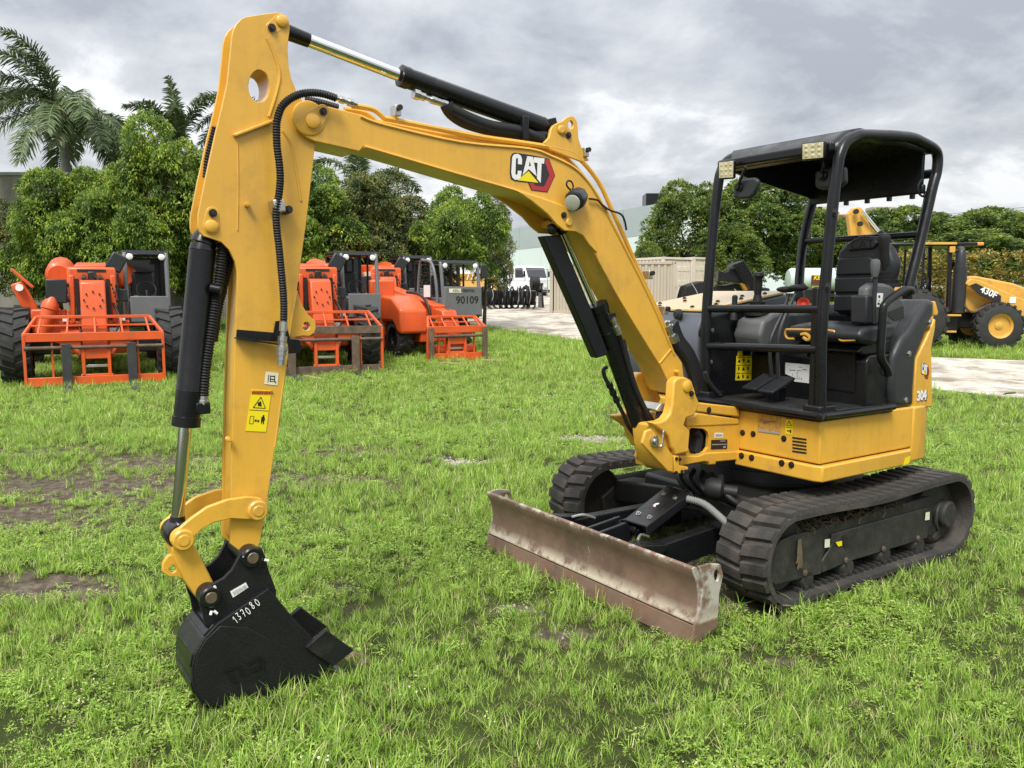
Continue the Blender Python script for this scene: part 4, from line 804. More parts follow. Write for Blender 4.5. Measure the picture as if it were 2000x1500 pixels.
for side in (1, -1):
    tr = empty('rubber_track'); tr.parent = uc; yc0 = side * .80
    n_ = 160; g = G()
    for i in range(n_):
        s_ = BT * i / n_; xo, zo, a = belt_point(s_); xi, zi, _ = belt_point(s_, -.03)
        g.v += [(xo, yc0 - .175, zo), (xo, yc0 + .175, zo), (xi, yc0 + .175, zi), (xi, yc0 - .175, zi)]
    for i in range(n_):
        a = 4 * i; b = 4 * ((i + 1) % n_)
        for k in range(4): k2_ = (k + 1) % 4; g.f.append((a + k, b + k, b + k2_, a + k2_))
    g.obj('belt', M['trk'], tr, ang=30)
    N_ = 52
    for i in range(N_):
        for h in (0, 1):
            x, z, a = belt_point(BT * (i + .5 * h) / N_)
            t = Vector((math.cos(a), 0, math.sin(a))); nrm = Vector((math.sin(a), 0, -math.cos(a)))
            lat = Vector((0, 1 if h else -1, 0)); ex = t if h == 0 else t
            mm = Matrix((ex, lat, nrm)).transposed()
            m4 = mm.to_4x4(); m4.translation = Vector((x, yc0 + (.089 if h else -.089), z)); inst('tread_lug', LUG, tr, m4)
    for i in range(24):
        x = XR + .42 + i * .062; inst('core_bar', CORE, tr, Matrix.Translation((x, yc0 + side * .06, RO - RB + .028)))
    yo = side * .90
    fr = empty('track_frame'); fr.parent = uc
    F1 = XZ(k4_t := cc([(445,845),(440,720),(470,620),(520,560),(600,520),(800,480),(815,600),(800,790),(700,815),(480,868)], 2000/560, 1380, 900), .90)
    F2 = XZ(cc([(880,515),(1100,450),(1550,328),(1555,420),(1545,540),(1000,705),(812,785),(812,700),(850,640),(880,590)], 2000/560, 1380, 900), .90)
    G().prism(F1, yo - side * .02, yo).obj('front_guard', M['trkf'], fr, .006)
    G().prism(F2, yo - side * .02, yo - side * .004).obj('side_frame', M['trkf'], fr, .006)
    g = G(); g.prism([(-.95, .14), (.62, .14), (.66, .3), (.5, .40), (-.9, .42)], yo - side * .20, yo - side * .022); g.obj('frame_box', M['trkf'], fr, .01)
    for sx_ in (XF - RO, XR + RO):
        w_ = G().lathe((sx_, yc0 - .06, RO), (sx_, yc0 + .06, RO), [(0, .12), (0, .20), (.02, .225), (.1, .225), (.12, .2), (.12, .12)], 28).obj('idler' if sx_ > 0 else 'sprocket', M['trkf'], fr)
    for i in range(4):
        x = -.75 + i * .40; G().lathe((x, yc0 - .1, .11), (x, yc0 + side * .11, .11), [(0, .06), (.05, .075), (.16, .075), (.2, .05)], 14).obj('bottom_roller', M['trkf'], fr)
        G().ball((x + .04, yo + side * .004, .165), (.02, .012, .02), 8).obj('roller_cap', M['pin'], fr)
    mo = bp(1857, 1006, 'Y', .93); G().lathe((mo.x, yc0 - side * .05, mo.z), (mo.x, side * .925, mo.z), [(0, .11), (.10, .11), (.12, .095), (.165, .093), (.178, .08)], 26).obj('travel_motor', M['trkf'], fr)
    G().tube([(mo.x + .11, side * .91, mo.z + .09), (mo.x + .16, side * .92, mo.z + .06), (mo.x + .17, side * .92, mo.z - .03), (mo.x + .13, side * .915, mo.z - .09), (mo.x + .15, side * .9, mo.z - .14)], .012, 8).obj('motor_guard', M['trkf'], fr)
    G().lathe((-.15, yc0 - .07, .47), (-.15, yc0 + .07, .47), [(0, .03), (.02, .045), (.12, .045), (.14, .03)], 14).obj('carrier_roller', M['trkf'], fr)
    if side == 1:
        quad('decal', cc([(1525,360),(1553,355),(1551,410),(1520,415)], 2000/560, 1380, 900), .90, 'cream', fr, .003); quad('decal', cc([(822,548),(857,543),(855,600),(820,606)], 2000/560, 1380, 900), .90, 'cream', fr, .003)
        quad('decal', cc([(897,568),(940,557),(942,590),(915,597)], 2000/560, 1380, 900), .90, 'ysk', fr, .003); quad('tie_down_slot', ell(*cc([(966,560)], 2000/560, 1380, 900)[0], 5, 12), .90, 'bsk', fr, .003)
        g = G()
        rr_ = random.Random(3)
        for i in range(260):
            u = rr_.random(); x = .52 - 1.1 * u; z = .40 + .02 * rr_.random(); a = rr_.random() * 6.3; l_ = .04 + .08 * rr_.random(); y = .74 + .15 * rr_.random()
            g.tube([(x, y, z), (x + l_ * math.cos(a) * .5, y + l_ * math.sin(a) * .4, z + .03 * rr_.random()), (x + l_ * math.cos(a), min(.91, y + l_ * math.sin(a) * .8), z - .03 * rr_.random())], .003, 3, 1)
        for i in range(30):
            x = .55 + .02 * rr_.random(); z = .38; g.tube([(x, .91, z), (x + .03 * (rr_.random() - .5), .918, z - .08), (x + .05 * (rr_.random() - .5), .915, z - .10 - .08 * rr_.random())], .004, 3, 1)
        tag(g.obj('caught_straw', mat('dry_straw', (.11, .085, .05), .9), fr), kind='stuff')
# carbody
G().prism([(.50, -.45), (.50, .60), (-.75, .60), (-.75, -.45)], .36, .52, 'Z').obj('car_body', M['under'], uc, .03)
for sy in (1, -1):
    for x in (.38, -.65): G().bar((x, .08, .42), (x + (.06 if x > 0 else -.06), sy * .72, .33), .22, .16).obj('leg_strut', M['under'], uc, .02)
G().lathe((-.18, .08, .50), (-.18, .08, .68), [(0, .42), (.05, .42), (.05, .46), (.12, .46), (.12, .44), (.18, .44)], 40).obj('swing_bearing', M['under'], uc)
G().lathe((.62, .24, .56), (.50, .40, .54), [(0, .05), (.03, .07), (.1, .07), (.12, .04), (.2, .04)], 14).obj('swivel_hose', M['rub'], uc)
for i in range(5): G().tube([(.45, -.1 + .08 * i, .60), (.55, -.05 + .09 * i, .56), (.52, .02 + .1 * i, .48), (.40, .05 + .1 * i, .46)], .022, 8).obj('carbody_hose', M['rub'], uc)
# ---------------- blade
bl = empty('dozer_blade'); bl.parent = EX
BW2 = .975
pf = [(1.462, .402), (1.478, .410), (1.492, .402), (1.492, .385), (1.468, .34), (1.452, .29), (1.446, .24), (1.450, .18), (1.462, .13), (1.474, .104), (1.45, .095), (1.425, .16), (1.418, .24), (1.430, .33), (1.45, .385)]
G().prism(pf, -BW2 + .012, BW2 - .012).obj('moldboard', M['blade'], bl, .003)
G().prism([(1.480, .100), (1.500, .0), (1.47, -.03), (1.452, .09)], -BW2 + .004, BW2 - .004).obj('cutting_edge', M['blade'], bl, .003)
ep = [(bp(u, v, 'Y', BW2).x, bp(u, v, 'Y', BW2).z) for u, v in ((1366,1108),(1385,1101),(1407,1102),(1413,1122),(1405,1160),(1402,1224),(1354,1262),(1357,1222),(1368,1185),(1373,1150),(1370,1125))]
hl_ = [(bp(u, v, 'Y', BW2).x, bp(u, v, 'Y', BW2).z) for u, v in ell(1400, 1124, 5, 12, 14)]
for y0 in (BW2 - .016, -BW2): G().prism(ep, y0, y0 + .016, holes=[hl_]).obj('end_plate', M['blade'], bl, .003)
YC = .12
for sy in (1, -1):
    a0 = Vector((1.43, YC + sy * .36, .28)); b0 = Vector((.45, YC + sy * .27, .30))
    G().bar(a0, b0, .085, .16).obj('push_arm', M['blk'], bl, .008)
    G().prism([(1.44, .40), (1.22, .365), (1.22, .35), (1.44, .22)], YC + sy * .36 - .05, YC + sy * .36 + .05).obj('arm_gusset', M['blk'], bl, .006)
    G().tube([(1.36, YC + sy * .30, .385), (1.30, YC + sy * .26, .40), (1.22, YC + sy * .24, .37)], .008, 6).obj('weld_bead', M['steel'], bl)
for sy in (1, -1): G().prism([(1.44, .20), (1.20, .30), (1.14, .38), (1.18, .42), (1.44, .39)], YC + sy * .055 - .012, YC + sy * .055 + .012).obj('cylinder_clevis', M['blk'], bl, .005)
G().lathe((1.18, YC - .1, .37), (1.18, YC + .12, .37), [(0, .035), (.22, .035), (.22, .022), (.235, .02)], 16).obj('clevis_pin', M['blk'], bl)
G().cyl((1.2, YC + .02, .37), (.70, YC + .06, .50), .05, n=18).obj('blade_cylinder', M['cyl'], bl)
gA, gB = bp(1219, 1014, 'Z', .43), bp(1263, 1028, 'Z', .43); gC, gD = bp(1304, 947, 'Z', .575), bp(1348, 963, 'Z', .575)
g = G(); dn = Vector((0, 0, -.012)); g.add([gA, gB, gD, gC, gA + dn, gB + dn, gD + dn, gC + dn], [(0, 1, 2, 3), (7, 6, 5, 4), (0, 4, 5, 1), (1, 5, 6, 2), (2, 6, 7, 3), (3, 7, 4, 0)])
for p, q in ((gB, gD), (gA, gC)):
    e_ = Vector((0, .004, -.06)); i_ = Vector((0, -.012 if p is gB else .012, 0)); g.add([p, q, q + e_, p + e_, p + i_, q + i_, q + e_ + i_, p + e_ + i_], [(0, 1, 2, 3), (7, 6, 5, 4), (0, 4, 5, 1), (1, 5, 6, 2), (2, 6, 7, 3), (3, 7, 4, 0)])
gu = g.obj('cylinder_guard', M['blk'], bl, .004)
gn = (gB - gA).cross(gC - gA).normalized()
if gn.z < 0: gn = -gn
for s_, t_ in ((.25, .2), (.75, .2), (.25, .78), (.75, .78)):
    p = gA.lerp(gB, s_).lerp(gC.lerp(gD, s_), t_); G().lathe(p, p + gn * .014, [(0, .018), (.004, .018), (.004, .011), (.014, .010)], 8).obj('bolt', M['zinc'], gu)
p = gA.lerp(gB, .5).lerp(gC.lerp(gD, .5), .5); G().lathe(p + gn * .0006, p + gn * .002, [(0, .03), (.0014, .03)], 18).obj('warning_decal', M['red'], gu); G().lathe(p + gn * .0022, p + gn * .003, [(0, .024), (.0008, .024)], 18).obj('decal_face', M['white'], gu)
G().box(p + gn * .0034, (.02, .022, .0012), Matrix((Vector((1, 0, 0)), Vector((0, 1, 0)), gn)).transposed()).obj('print', M['bsk'], gu)
G().tube([gD + Vector((.03, .0, -.03)), gD + Vector((-.02, .09, -.05)), gD + Vector((-.03, .2, -.1)), gD + Vector((-.02, .33, -.15)), gD + Vector((-.05, .42, -.17))], .022, 9, 4, ribs=.014).obj('blade_hose', mat('grey_sleeve', (.22, .22, .21), .6), bl)
# ================================================= GROUND
def vnoise(x, y, s=1.0, seed=0):
    x = np.asarray(x, float) * s; y = np.asarray(y, float) * s; xi = np.floor(x).astype(np.int64); yi = np.floor(y).astype(np.int64); xf = x - xi; yf = y - yi
    def h(a, b):
        n = (a * 374761393 + b * 668265263 + seed * 974711) & 0x7fffffff; n = ((n ^ (n >> 13)) * 1274126177) & 0x7fffffff; return ((n ^ (n >> 16)) & 0xffff) / 65535.0
    u = xf * xf * (3 - 2 * xf); v = yf * yf * (3 - 2 * yf)
    return (h(xi, yi) * (1 - u) + h(xi + 1, yi) * u) * (1 - v) + (h(xi, yi + 1) * (1 - u) + h(xi + 1, yi + 1) * u) * v
def fbm(x, y, s=1.0, seed=0, o=4): return sum(vnoise(x, y, s * 2 ** i, seed + i) * .5 ** (i + 1) for i in range(o)) / (1 - .5 ** o)
def gzv(x, y):
    t = np.clip(np.asarray(y, float) - RAMP0, 0, 60 - RAMP0); return np.where(t > 3, RAMPS * (t - 1.5), RAMPS * t * t / 6)
PATCH = []      # bare soil: world centre, radii, strength, pale
for u, v, rx, ry, st_, pale in ((120,950,2.0,.95,.85,0),(330,905,1.4,.65,.8,0),(40,1010,1.2,.6,.85,0),(75,1152,.5,.28,1.3,0),(180,1148,.3,.1,.8,0),(20,880,1.2,.5,.7,0),(850,893,.38,.14,.9,.35),(905,902,.25,.18,1.2,.9),(1155,855,.45,.30,1.4,1),(1110,1238,.26,.14,1.1,0),(1015,1195,.22,.13,.9,.45),(700,880,.9,.4,.65,0),(1060,775,.6,.25,.45,0),(420,1005,.5,.16,.5,0),(1480,1285,.25,.08,.6,0),(1300,1130,.5,.5,.5,0),(640,905,.3,.1,.6,0),(1390,1180,.4,.1,.5,0)):
    p = gp(u, v); PATCH.append((p.x, p.y, rx, ry, st_, pale))
def dirtmask(x, y):
    x = np.asarray(x, float); y = np.asarray(y, float); d = np.zeros_like(x); pl_ = np.zeros_like(x)
    wx = x + (fbm(x, y, 2.2, 5) - .5) * .5; wy = y + (fbm(x, y, 2.2, 9) - .5) * .3
    for px, py, rx, ry, st_, pale in PATCH:
        q = np.exp(-(((wx - px) / rx) ** 2 + ((wy - py) / ry) ** 2) * 1.2) * st_; d = np.maximum(d, q); pl_ = np.maximum(pl_, q * pale)
    d = d * (.55 + .9 * fbm(x, y, 6.0, 61)); n = fbm(x, y, .9, 21); d = d + np.clip((n - .62) * 2.2, 0, .5) * (y < 16)
    lx = cY * (x - OX) + sY * (y - OY); ly = -sY * (x - OX) + cY * (y - OY)      # shaded ground under the machine is thin
    d = np.maximum(d, .45 * np.exp(-(np.maximum(0, abs(lx + .1) - .9) * 4) ** 2) * (abs(ly) < .6))
    return np.clip(d, 0, 1), np.clip(pl_, 0, 1)
LOTN = [(-60, 44), (-14, 37), (-6, 33), (-.7, 29.4), (2.1, 24.4), (4.6, 19.8), (7.7, 14.9), (8.6, 13.5), (12, 10.5), (40, 6)]
LOTF = [(-60, 64), (8.6, 64), (10.0, 20.2), (12.1, 19.3), (20, 18.4), (40, 17)]
def lot_near(x): return np.interp(x, *zip(*LOTN)) + (fbm(x, x * .3, 1.3, 3) - .5) * .9
def lot_far(x): return np.interp(x, *zip(*LOTF)) + (fbm(x, x * .3, 1.1, 8) - .5) * .6
def axis(a, b, lo, hi, fine, grow=1.22):
    c = list(np.arange(a, b + 1e-6, fine)); s_ = fine; v = b
    while v < hi: s_ = min(s_ * grow, 60); v += s_; c.append(v)
    s_ = fine; v = a
    while v > lo: s_ = min(s_ * grow, 60); v -= s_; c.insert(0, v)
    return np.array(c)
def sheet(name, X, Y, Z, m, attrs=None):
    ny, nx = X.shape; me = bpy.data.meshes.new(name)
    v = np.stack([X, Y, Z], -1).reshape(-1, 3); i = np.arange(ny * nx).reshape(ny, nx)
    f = np.stack([i[:-1, :-1], i[:-1, 1:], i[1:, 1:], i[1:, :-1]], -1).reshape(-1, 4)
    me.vertices.add(len(v)); me.vertices.foreach_set('co', v.ravel()); me.loops.add(f.size); me.loops.foreach_set('vertex_index', f.ravel().astype(np.int32))
    me.polygons.add(len(f)); me.polygons.foreach_set('loop_start', np.arange(0, f.size, 4, dtype=np.int32)); me.update(calc_edges=True); me.materials.append(m)
    for k, a in (attrs or {}).items(): at_ = me.attributes.new(k, 'FLOAT', 'POINT'); at_.data.foreach_set('value', a.ravel().astype(np.float32))
    me.shade_smooth(); o = bpy.data.objects.new(name, me); S.collection.objects.link(o); return o
def ground_mat():
    m = bpy.data.materials.new('grassy_soil'); m.use_nodes = True; nt = m.node_tree; N = nt.nodes; L = nt.links; b = N['Principled BSDF']; b.inputs['Roughness'].default_value = .95; b.inputs['Specular IOR Level'].default_value = .1
    geo = N.new('ShaderNodeNewGeometry')
    def noi(s_, d=6, r=.65):
        t = N.new('ShaderNodeTexNoise'); t.inputs['Scale'].default_value = s_; t.inputs['Detail'].default_value = d; t.inputs['Roughness'].default_value = r; L.new(geo.outputs['Position'], t.inputs[0]); return t.outputs[0]
    def ramp(x, *st_):
        c = N.new('ShaderNodeValToRGB'); L.new(x, c.inputs[0]); e = c.color_ramp.elements
        for i, (p, col) in enumerate(st_):
            k = e[i] if i < 2 else e.new(p); k.position = p; k.color = (*col, 1)
        return c.outputs[0]
    def mix(f, a, b_):
        q = N.new('ShaderNodeMix'); q.data_type = 'RGBA'; L.new(f, q.inputs[0]); L.new(a, q.inputs[6]); L.new(b_, q.inputs[7]); return q.outputs[2]
    def attr(n_): a = N.new('ShaderNodeAttribute'); a.attribute_name = n_; return a.outputs['Fac']
    gr = ramp(noi(2.2, 9), (.3, (.025, .03, .010)), (.7, (.08, .11, .026)), (.5, (.045, .058, .017)))
    soil = ramp(noi(14, 8), (.35, (.06, .048, .036)), (.7, (.21, .175, .13)), (.52, (.12, .097, .072)))
    pale = ramp(noi(26, 6), (.4, (.16, .14, .11)), (.62, (.52, .49, .43)))
    def sm(a, lo, hi):
        q = N.new('ShaderNodeMapRange'); L.new(a, q.inputs[0]); q.inputs[1].default_value = lo; q.inputs[2].default_value = hi; return q.outputs[0]
    c = mix(sm(attr('dirt'), .22, .55), gr, soil); c = mix(sm(attr('pale'), .35, .75), c, pale); c = mix(sm(attr('far'), 0, 1), c, ramp(noi(.8, 8), (.3, (.15, .21, .035)), (.7, (.27, .35, .06))))
    L.new(c, b.inputs['Base Color']); bm = N.new('ShaderNodeBump'); bm.inputs['Strength'].default_value = .8; bm.inputs['Distance'].default_value = .04; L.new(noi(30, 6), bm.inputs['Height']); L.new(bm.outputs[0], b.inputs['Normal']); return m
ax_ = axis(-6, 7, -260, 300, .11); ay_ = axis(1.5, 13, -30, 480, .11)
X, Y = np.meshgrid(ax_, ay_); dm, pm = dirtmask(X, Y); near_ = np.clip(1 - (Y - 14) / 8, 0, 1)
Z = gzv(X, Y) + ((fbm(X, Y, 1.6, 31) - .5) * .05 - dm * .03 + (fbm(X, Y, 7, 33) - .5) * .02) * near_ * (Y > 1)
LX_ = cY * (X - OX) + sY * (Y - OY); LY_ = -sY * (X - OX) + cY * (Y - OY); Z = np.where((abs(LX_) < 1.6) & (abs(LY_) < 1.1), np.minimum(Z, .004), Z)
tag(sheet('ground', X, Y, Z, ground_mat(), {'dirt': dm, 'pale': pm, 'far': 1 - near_}), kind='structure')
# pale crushed-limestone yard
def lot_mat():
    m = mat('crushed_limestone', (.48, .44, .38), .95, var=.3, vscale=2.2, dirt=(.22, .19, .145), dscale=.6, dlo=.49, dhi=.60, bump=.9, bscale=7, spec=.1); return m
lx_ = np.linspace(-60, 40, 200); T = np.linspace(0, 1, 90)[:, None] ** 1.4; XX = np.repeat(lx_[None], 90, 0); YY = lot_near(lx_)[None] * (1 - T) + lot_far(lx_)[None] * T
tag(sheet('gravel_yard', XX, YY, gzv(XX, YY) + .012 + .05 * fbm(XX, YY, .5, 3) * np.clip(T * 6, 0, 1) * np.clip((1 - T) * 6, 0, 1), lot_mat()), kind='structure')
# ------------------------------------------------ grass
M['gr'] = leafmat('grass_blade', (.12, .245, .028), (.55, .77, .15), (.80, .74, .40), .46, .42, .94)
M['wd'] = leafmat('weed_leaf', (.21, .37, .045), (.61, .78, .19), None, .46, .45)
M['dry'] = leafmat('dry_blade', (.26, .22, .11), (.48, .41, .23), None, .25, .7)
M['grd'] = leafmat('dark_grass_blade', (.075, .15, .018), (.39, .55, .095), (.62, .54, .27), .42, .42, .92)
def fastmesh(name, V, Fc, m):
    V = np.asarray(V, float).reshape(-1, 3); Fc = np.asarray(Fc, np.int32); k = Fc.shape[1]; me = bpy.data.meshes.new(name)
    me.vertices.add(len(V)); me.vertices.foreach_set('co', V.ravel()); me.loops.add(Fc.size); me.loops.foreach_set('vertex_index', Fc.ravel())
    me.polygons.add(len(Fc)); me.polygons.foreach_set('loop_start', np.arange(0, Fc.size, k, dtype=np.int32)); me.update(calc_edges=True); me.materials.append(m); return me
PROTO = bpy.data.collections.new('tuft_sources')
def tuft(i, n, rad, h0, h1, w, lean, m):
    r = np.random.default_rng(100 + i); V = []; Fc = []
    for b in range(n):
        a = r.uniform(0, 6.283); d = rad * math.sqrt(r.uniform()); px, py = d * math.cos(a), d * math.sin(a); h = r.uniform(h0, h1); ya = r.uniform(0, 6.283); ln = r.uniform(.15, 1) * lean
        dx, dy = math.cos(ya), math.sin(ya); sx_, sy_ = -dy, dx; ww = w * r.uniform(.7, 1.25); o = len(V)
        for t, q in ((0, 1), (.35, .95), (.7, .7)):
            cx = px + dx * ln * h * t * t; cy = py + dy * ln * h * t * t; z = h * (t - .28 * ln * t * t)
            V += [(cx - sx_ * ww * q / 2, cy - sy_ * ww * q / 2, z), (cx + sx_ * ww * q / 2, cy + sy_ * ww * q / 2, z)]
        V.append((px + dx * ln * h, py + dy * ln * h, h * (1 - .28 * ln) * .98)); V.append(V[-1])
        Fc += [(o, o + 1, o + 3, o + 2), (o + 2, o + 3, o + 5, o + 4), (o + 4, o + 5, o + 7, o + 6)]
    me = fastmesh('tuft', V, Fc, m); ob = bpy.data.objects.new('tuft_%02d' % i, me); PROTO.objects.link(ob)
def weed(i, n, rad, h, ls, m):
    r = np.random.default_rng(300 + i); V = []; Fc = []
    for b in range(n):
        a = r.uniform(0, 6.283); d = rad * math.sqrt(r.uniform()); c = np.array([d * math.cos(a), d * math.sin(a), h * r.uniform(.3, 1)]); s0 = len(V)
        for k in range(int(r.integers(2, 5))):
            q = r.uniform(0, 6.283); l_ = ls * r.uniform(.6, 1.2); e = np.array([math.cos(q), math.sin(q), r.uniform(-.25, .45)]) * l_; sd = np.array([-math.sin(q), math.cos(q), 0]) * l_ * .33; o = len(V)
            V += [c, c + e * .5 + sd + (0, 0, l_ * .12), c + e, c + e * .5 - sd + (0, 0, l_ * .12)]; Fc.append((o, o + 1, o + 2, o + 3))
    me = fastmesh('weed', V, Fc, m); ob = bpy.data.objects.new('tuft_%02d' % i, me); PROTO.objects.link(ob)
tuft(0, 26, .06, .05, .12, .0055, .9, M['gr']); tuft(1, 26, .055, .06, .15, .005, .7, M['gr']); tuft(2, 22, .05, .08, .20, .006, .8, M['gr']); tuft(3, 24, .07, .04, .10, .006, 1.1, M['grd']); tuft(4, 26, .06, .06, .14, .005, .9, M['grd'])
tuft(5, 14, .03, .14, .27, .006, .7, M['gr']); tuft(6, 14, .07, .03, .10, .0045, 1.3, M['dry']); weed(7, 30, .09, .07, .020, M['wd']); weed(8, 26, .10, .05, .026, M['wd']); weed(9, 30, .08, .10, .02, M['gr'])
def flower(i):
    r = np.random.default_rng(i); g = G()
    for k in range(5): a, b = r.uniform(-.08, .08, 2); h = r.uniform(.07, .13); g.ball((a, b, h), r.uniform(.004, .007), 6)
    PROTO.objects.link(bpy.data.objects.new('tuft_%02d' % i, g.mesh('flower', mat('pale_flower', (.75, .75, .55), .7))))
flower(10)
tuft(11, 18, .05, .10, .22, .008, 1.0, M['gr'])
def scatter(name, P, rot, sc, idx, coll):
    me = bpy.data.meshes.new(name); me.vertices.add(len(P)); me.vertices.foreach_set('co', np.asarray(P, np.float32).ravel())
    for k, ty, a in (('rot', 'FLOAT_VECTOR', rot), ('sc', 'FLOAT', sc), ('idx', 'INT', idx)):
        t = me.attributes.new(k, ty, 'POINT'); t.data.foreach_set('vector' if ty == 'FLOAT_VECTOR' else 'value', np.asarray(a, np.int32 if ty == 'INT' else np.float32).ravel())
    me.update(); o = bpy.data.objects.new(name, me); S.collection.objects.link(o)
    ng = bpy.data.node_groups.new('scatter_' + name, 'GeometryNodeTree'); ng.interface.new_socket('Geometry', in_out='INPUT', socket_type='NodeSocketGeometry'); ng.interface.new_socket('Geometry', in_out='OUTPUT', socket_type='NodeSocketGeometry')
    N = ng.nodes; L = ng.links; i_ = N.new('NodeGroupInput'); o_ = N.new('NodeGroupOutput'); ip = N.new('GeometryNodeInstanceOnPoints'); ci = N.new('GeometryNodeCollectionInfo')
    ci.inputs['Collection'].default_value = coll; ci.inputs['Separate Children'].default_value = True; ci.inputs['Reset Children'].default_value = True
    def na(k, ty): a = N.new('GeometryNodeInputNamedAttribute'); a.data_type = ty; a.inputs['Name'].default_value = k; return a.outputs['Attribute']
    er = N.new('FunctionNodeEulerToRotation'); L.new(na('rot', 'FLOAT_VECTOR'), er.inputs[0]); L.new(i_.outputs[0], ip.inputs['Points']); L.new(ci.outputs[0], ip.inputs['Instance']); ip.inputs['Pick Instance'].default_value = True
    L.new(na('idx', 'INT'), ip.inputs['Instance Index']); L.new(er.outputs[0], ip.inputs['Rotation']); L.new(na('sc', 'FLOAT'), ip.inputs['Scale']); L.new(ip.outputs[0], o_.inputs[0])
    md = o.modifiers.new('scatter', 'NODES'); md.node_group = ng; return o
def grass_points():
    P = []; ro = []; sc = []; ix = []
    for d0, d1, dens, s0 in ((1.6, 4.2, 640, .56), (4.2, 7, 480, .62), (7, 11, 260, .78), (11, 17, 120, 1.0), (17, 30, 42, 1.35), (30, 46, 10, 2.0)):
        wl = .80; n = int(dens * wl * (d1 * d1 - d0 * d0)); y = np.sqrt(RNG.uniform(d0 * d0, d1 * d1, n)); x = RNG.uniform(-wl, wl, n) * y
        dm, pm = dirtmask(x, y); clump = fbm(x, y, 1.3, 41); keep = RNG.uniform(size=n) > np.clip(dm * 1.25 - .15, 0, .90)
        keep &= ~((y > lot_near(x) - .1) & (y < lot_far(x)))
        lx = cY * (x - OX) + sY * (y - OY); ly = -sY * (x - OX) + cY * (y - OY)
        keep &= ~((np.abs(np.abs(ly) - .8) < .21) & (lx > -1.30) & (lx < .93)); keep &= ~((abs(ly) < .99) & (lx > 1.40) & (lx < 1.505)); keep &= ~((abs(ly - YB) < .165) & (lx > 3.0) & (lx < 3.70))
        under = (abs(ly) < .62) & (abs(lx) < .9); keep &= ~(under & (RNG.uniform(size=n) < .6))
        x, y, dm, clump = x[keep], y[keep], dm[keep], clump[keep]; n = len(x); u = RNG.uniform(size=n); wn = fbm(x, y, .7, 55) + RNG.normal(0, .06, n)
        k = np.select([u < .25, u < .48, u < .60, u < .77, u < .90, u < .915], [0, 1, 2, 3, 4, 5], 6); wm = (wn > .55) & (RNG.uniform(size=n) < .40); k = np.where(wm, RNG.choice([7, 8, 9], n), k); k = np.where((k == 2) & (RNG.uniform(size=n) < .35), 11, k); k = np.where(RNG.uniform(size=n) < .003, 10, k); k = np.where((dm > .35) & (RNG.uniform(size=n) < .35), RNG.choice([6, 7, 8, 3], n), k)
        dk = fbm(x, y, .55, 77); k = np.where((dk > .55) & (k < 3) & (RNG.uniform(size=n) < .6), k + 2, k)
        s_ = s0 * (.55 + .75 * clump) * RNG.uniform(.75, 1.3, n) * (1 - .35 * np.clip(dm, 0, 1)) * np.where(under[keep], .6, 1)
        P.append(np.stack([x, y, gzv(x, y) - .012], -1)); ro.append(np.stack([RNG.normal(0, .12, n), RNG.normal(0, .12, n), RNG.uniform(0, 6.283, n)], -1)); sc.append(s_); ix.append(k)
    return [np.concatenate(a) for a in (P, ro, sc, ix)]
tag(scatter('grass', *grass_points(), PROTO), 'rough green grass with broad weeds covering the field', kind='stuff')
# limestone crumbs in the bare patches
STN = bpy.data.collections.new('stone_sources')
for i in range(4):
    r = np.random.default_rng(i); g = G().ball((0, 0, 0), (1, .8, .6), 6); g.v = [tuple(np.array(p) * r.uniform(.7, 1.2)) for p in g.v]; o = bpy.data.objects.new('stone_%d' % i, g.mesh('stone', mat('limestone_crumb', (.42 + .05 * i, .39 + .05 * i, .33 + .05 * i), .9, var=.2, vscale=3), False)); STN.objects.link(o)
pp = []
for px, py, rx, ry, st_, pale in PATCH:
    n = int(500 * pale ** 2 + 5); x = RNG.normal(px, rx * .55, n); y = RNG.normal(py, ry * .6, n); pp.append(np.stack([x, y, gzv(x, y) - .01], -1))
n = 1800; x = RNG.uniform(-6, 14, n); q = RNG.uniform(0, 1, n) ** 2; yn = lot_near(x); yf = lot_far(x); y = yn + (np.minimum(yf, yn + 14) - yn) * q - .3; pp.append(np.stack([x, y, gzv(x, y) + .012], -1))
pp = np.concatenate(pp); n = len(pp); far_ = pp[:, 1] > 12
tag(scatter('loose_stones', pp, RNG.uniform(0, 6, (n, 3)), RNG.uniform(.003, .012, n) * np.where(far_, 2.6, 1), RNG.integers(0, 4, n), STN), 'pale limestone crumbs lying on bare soil', kind='stuff')
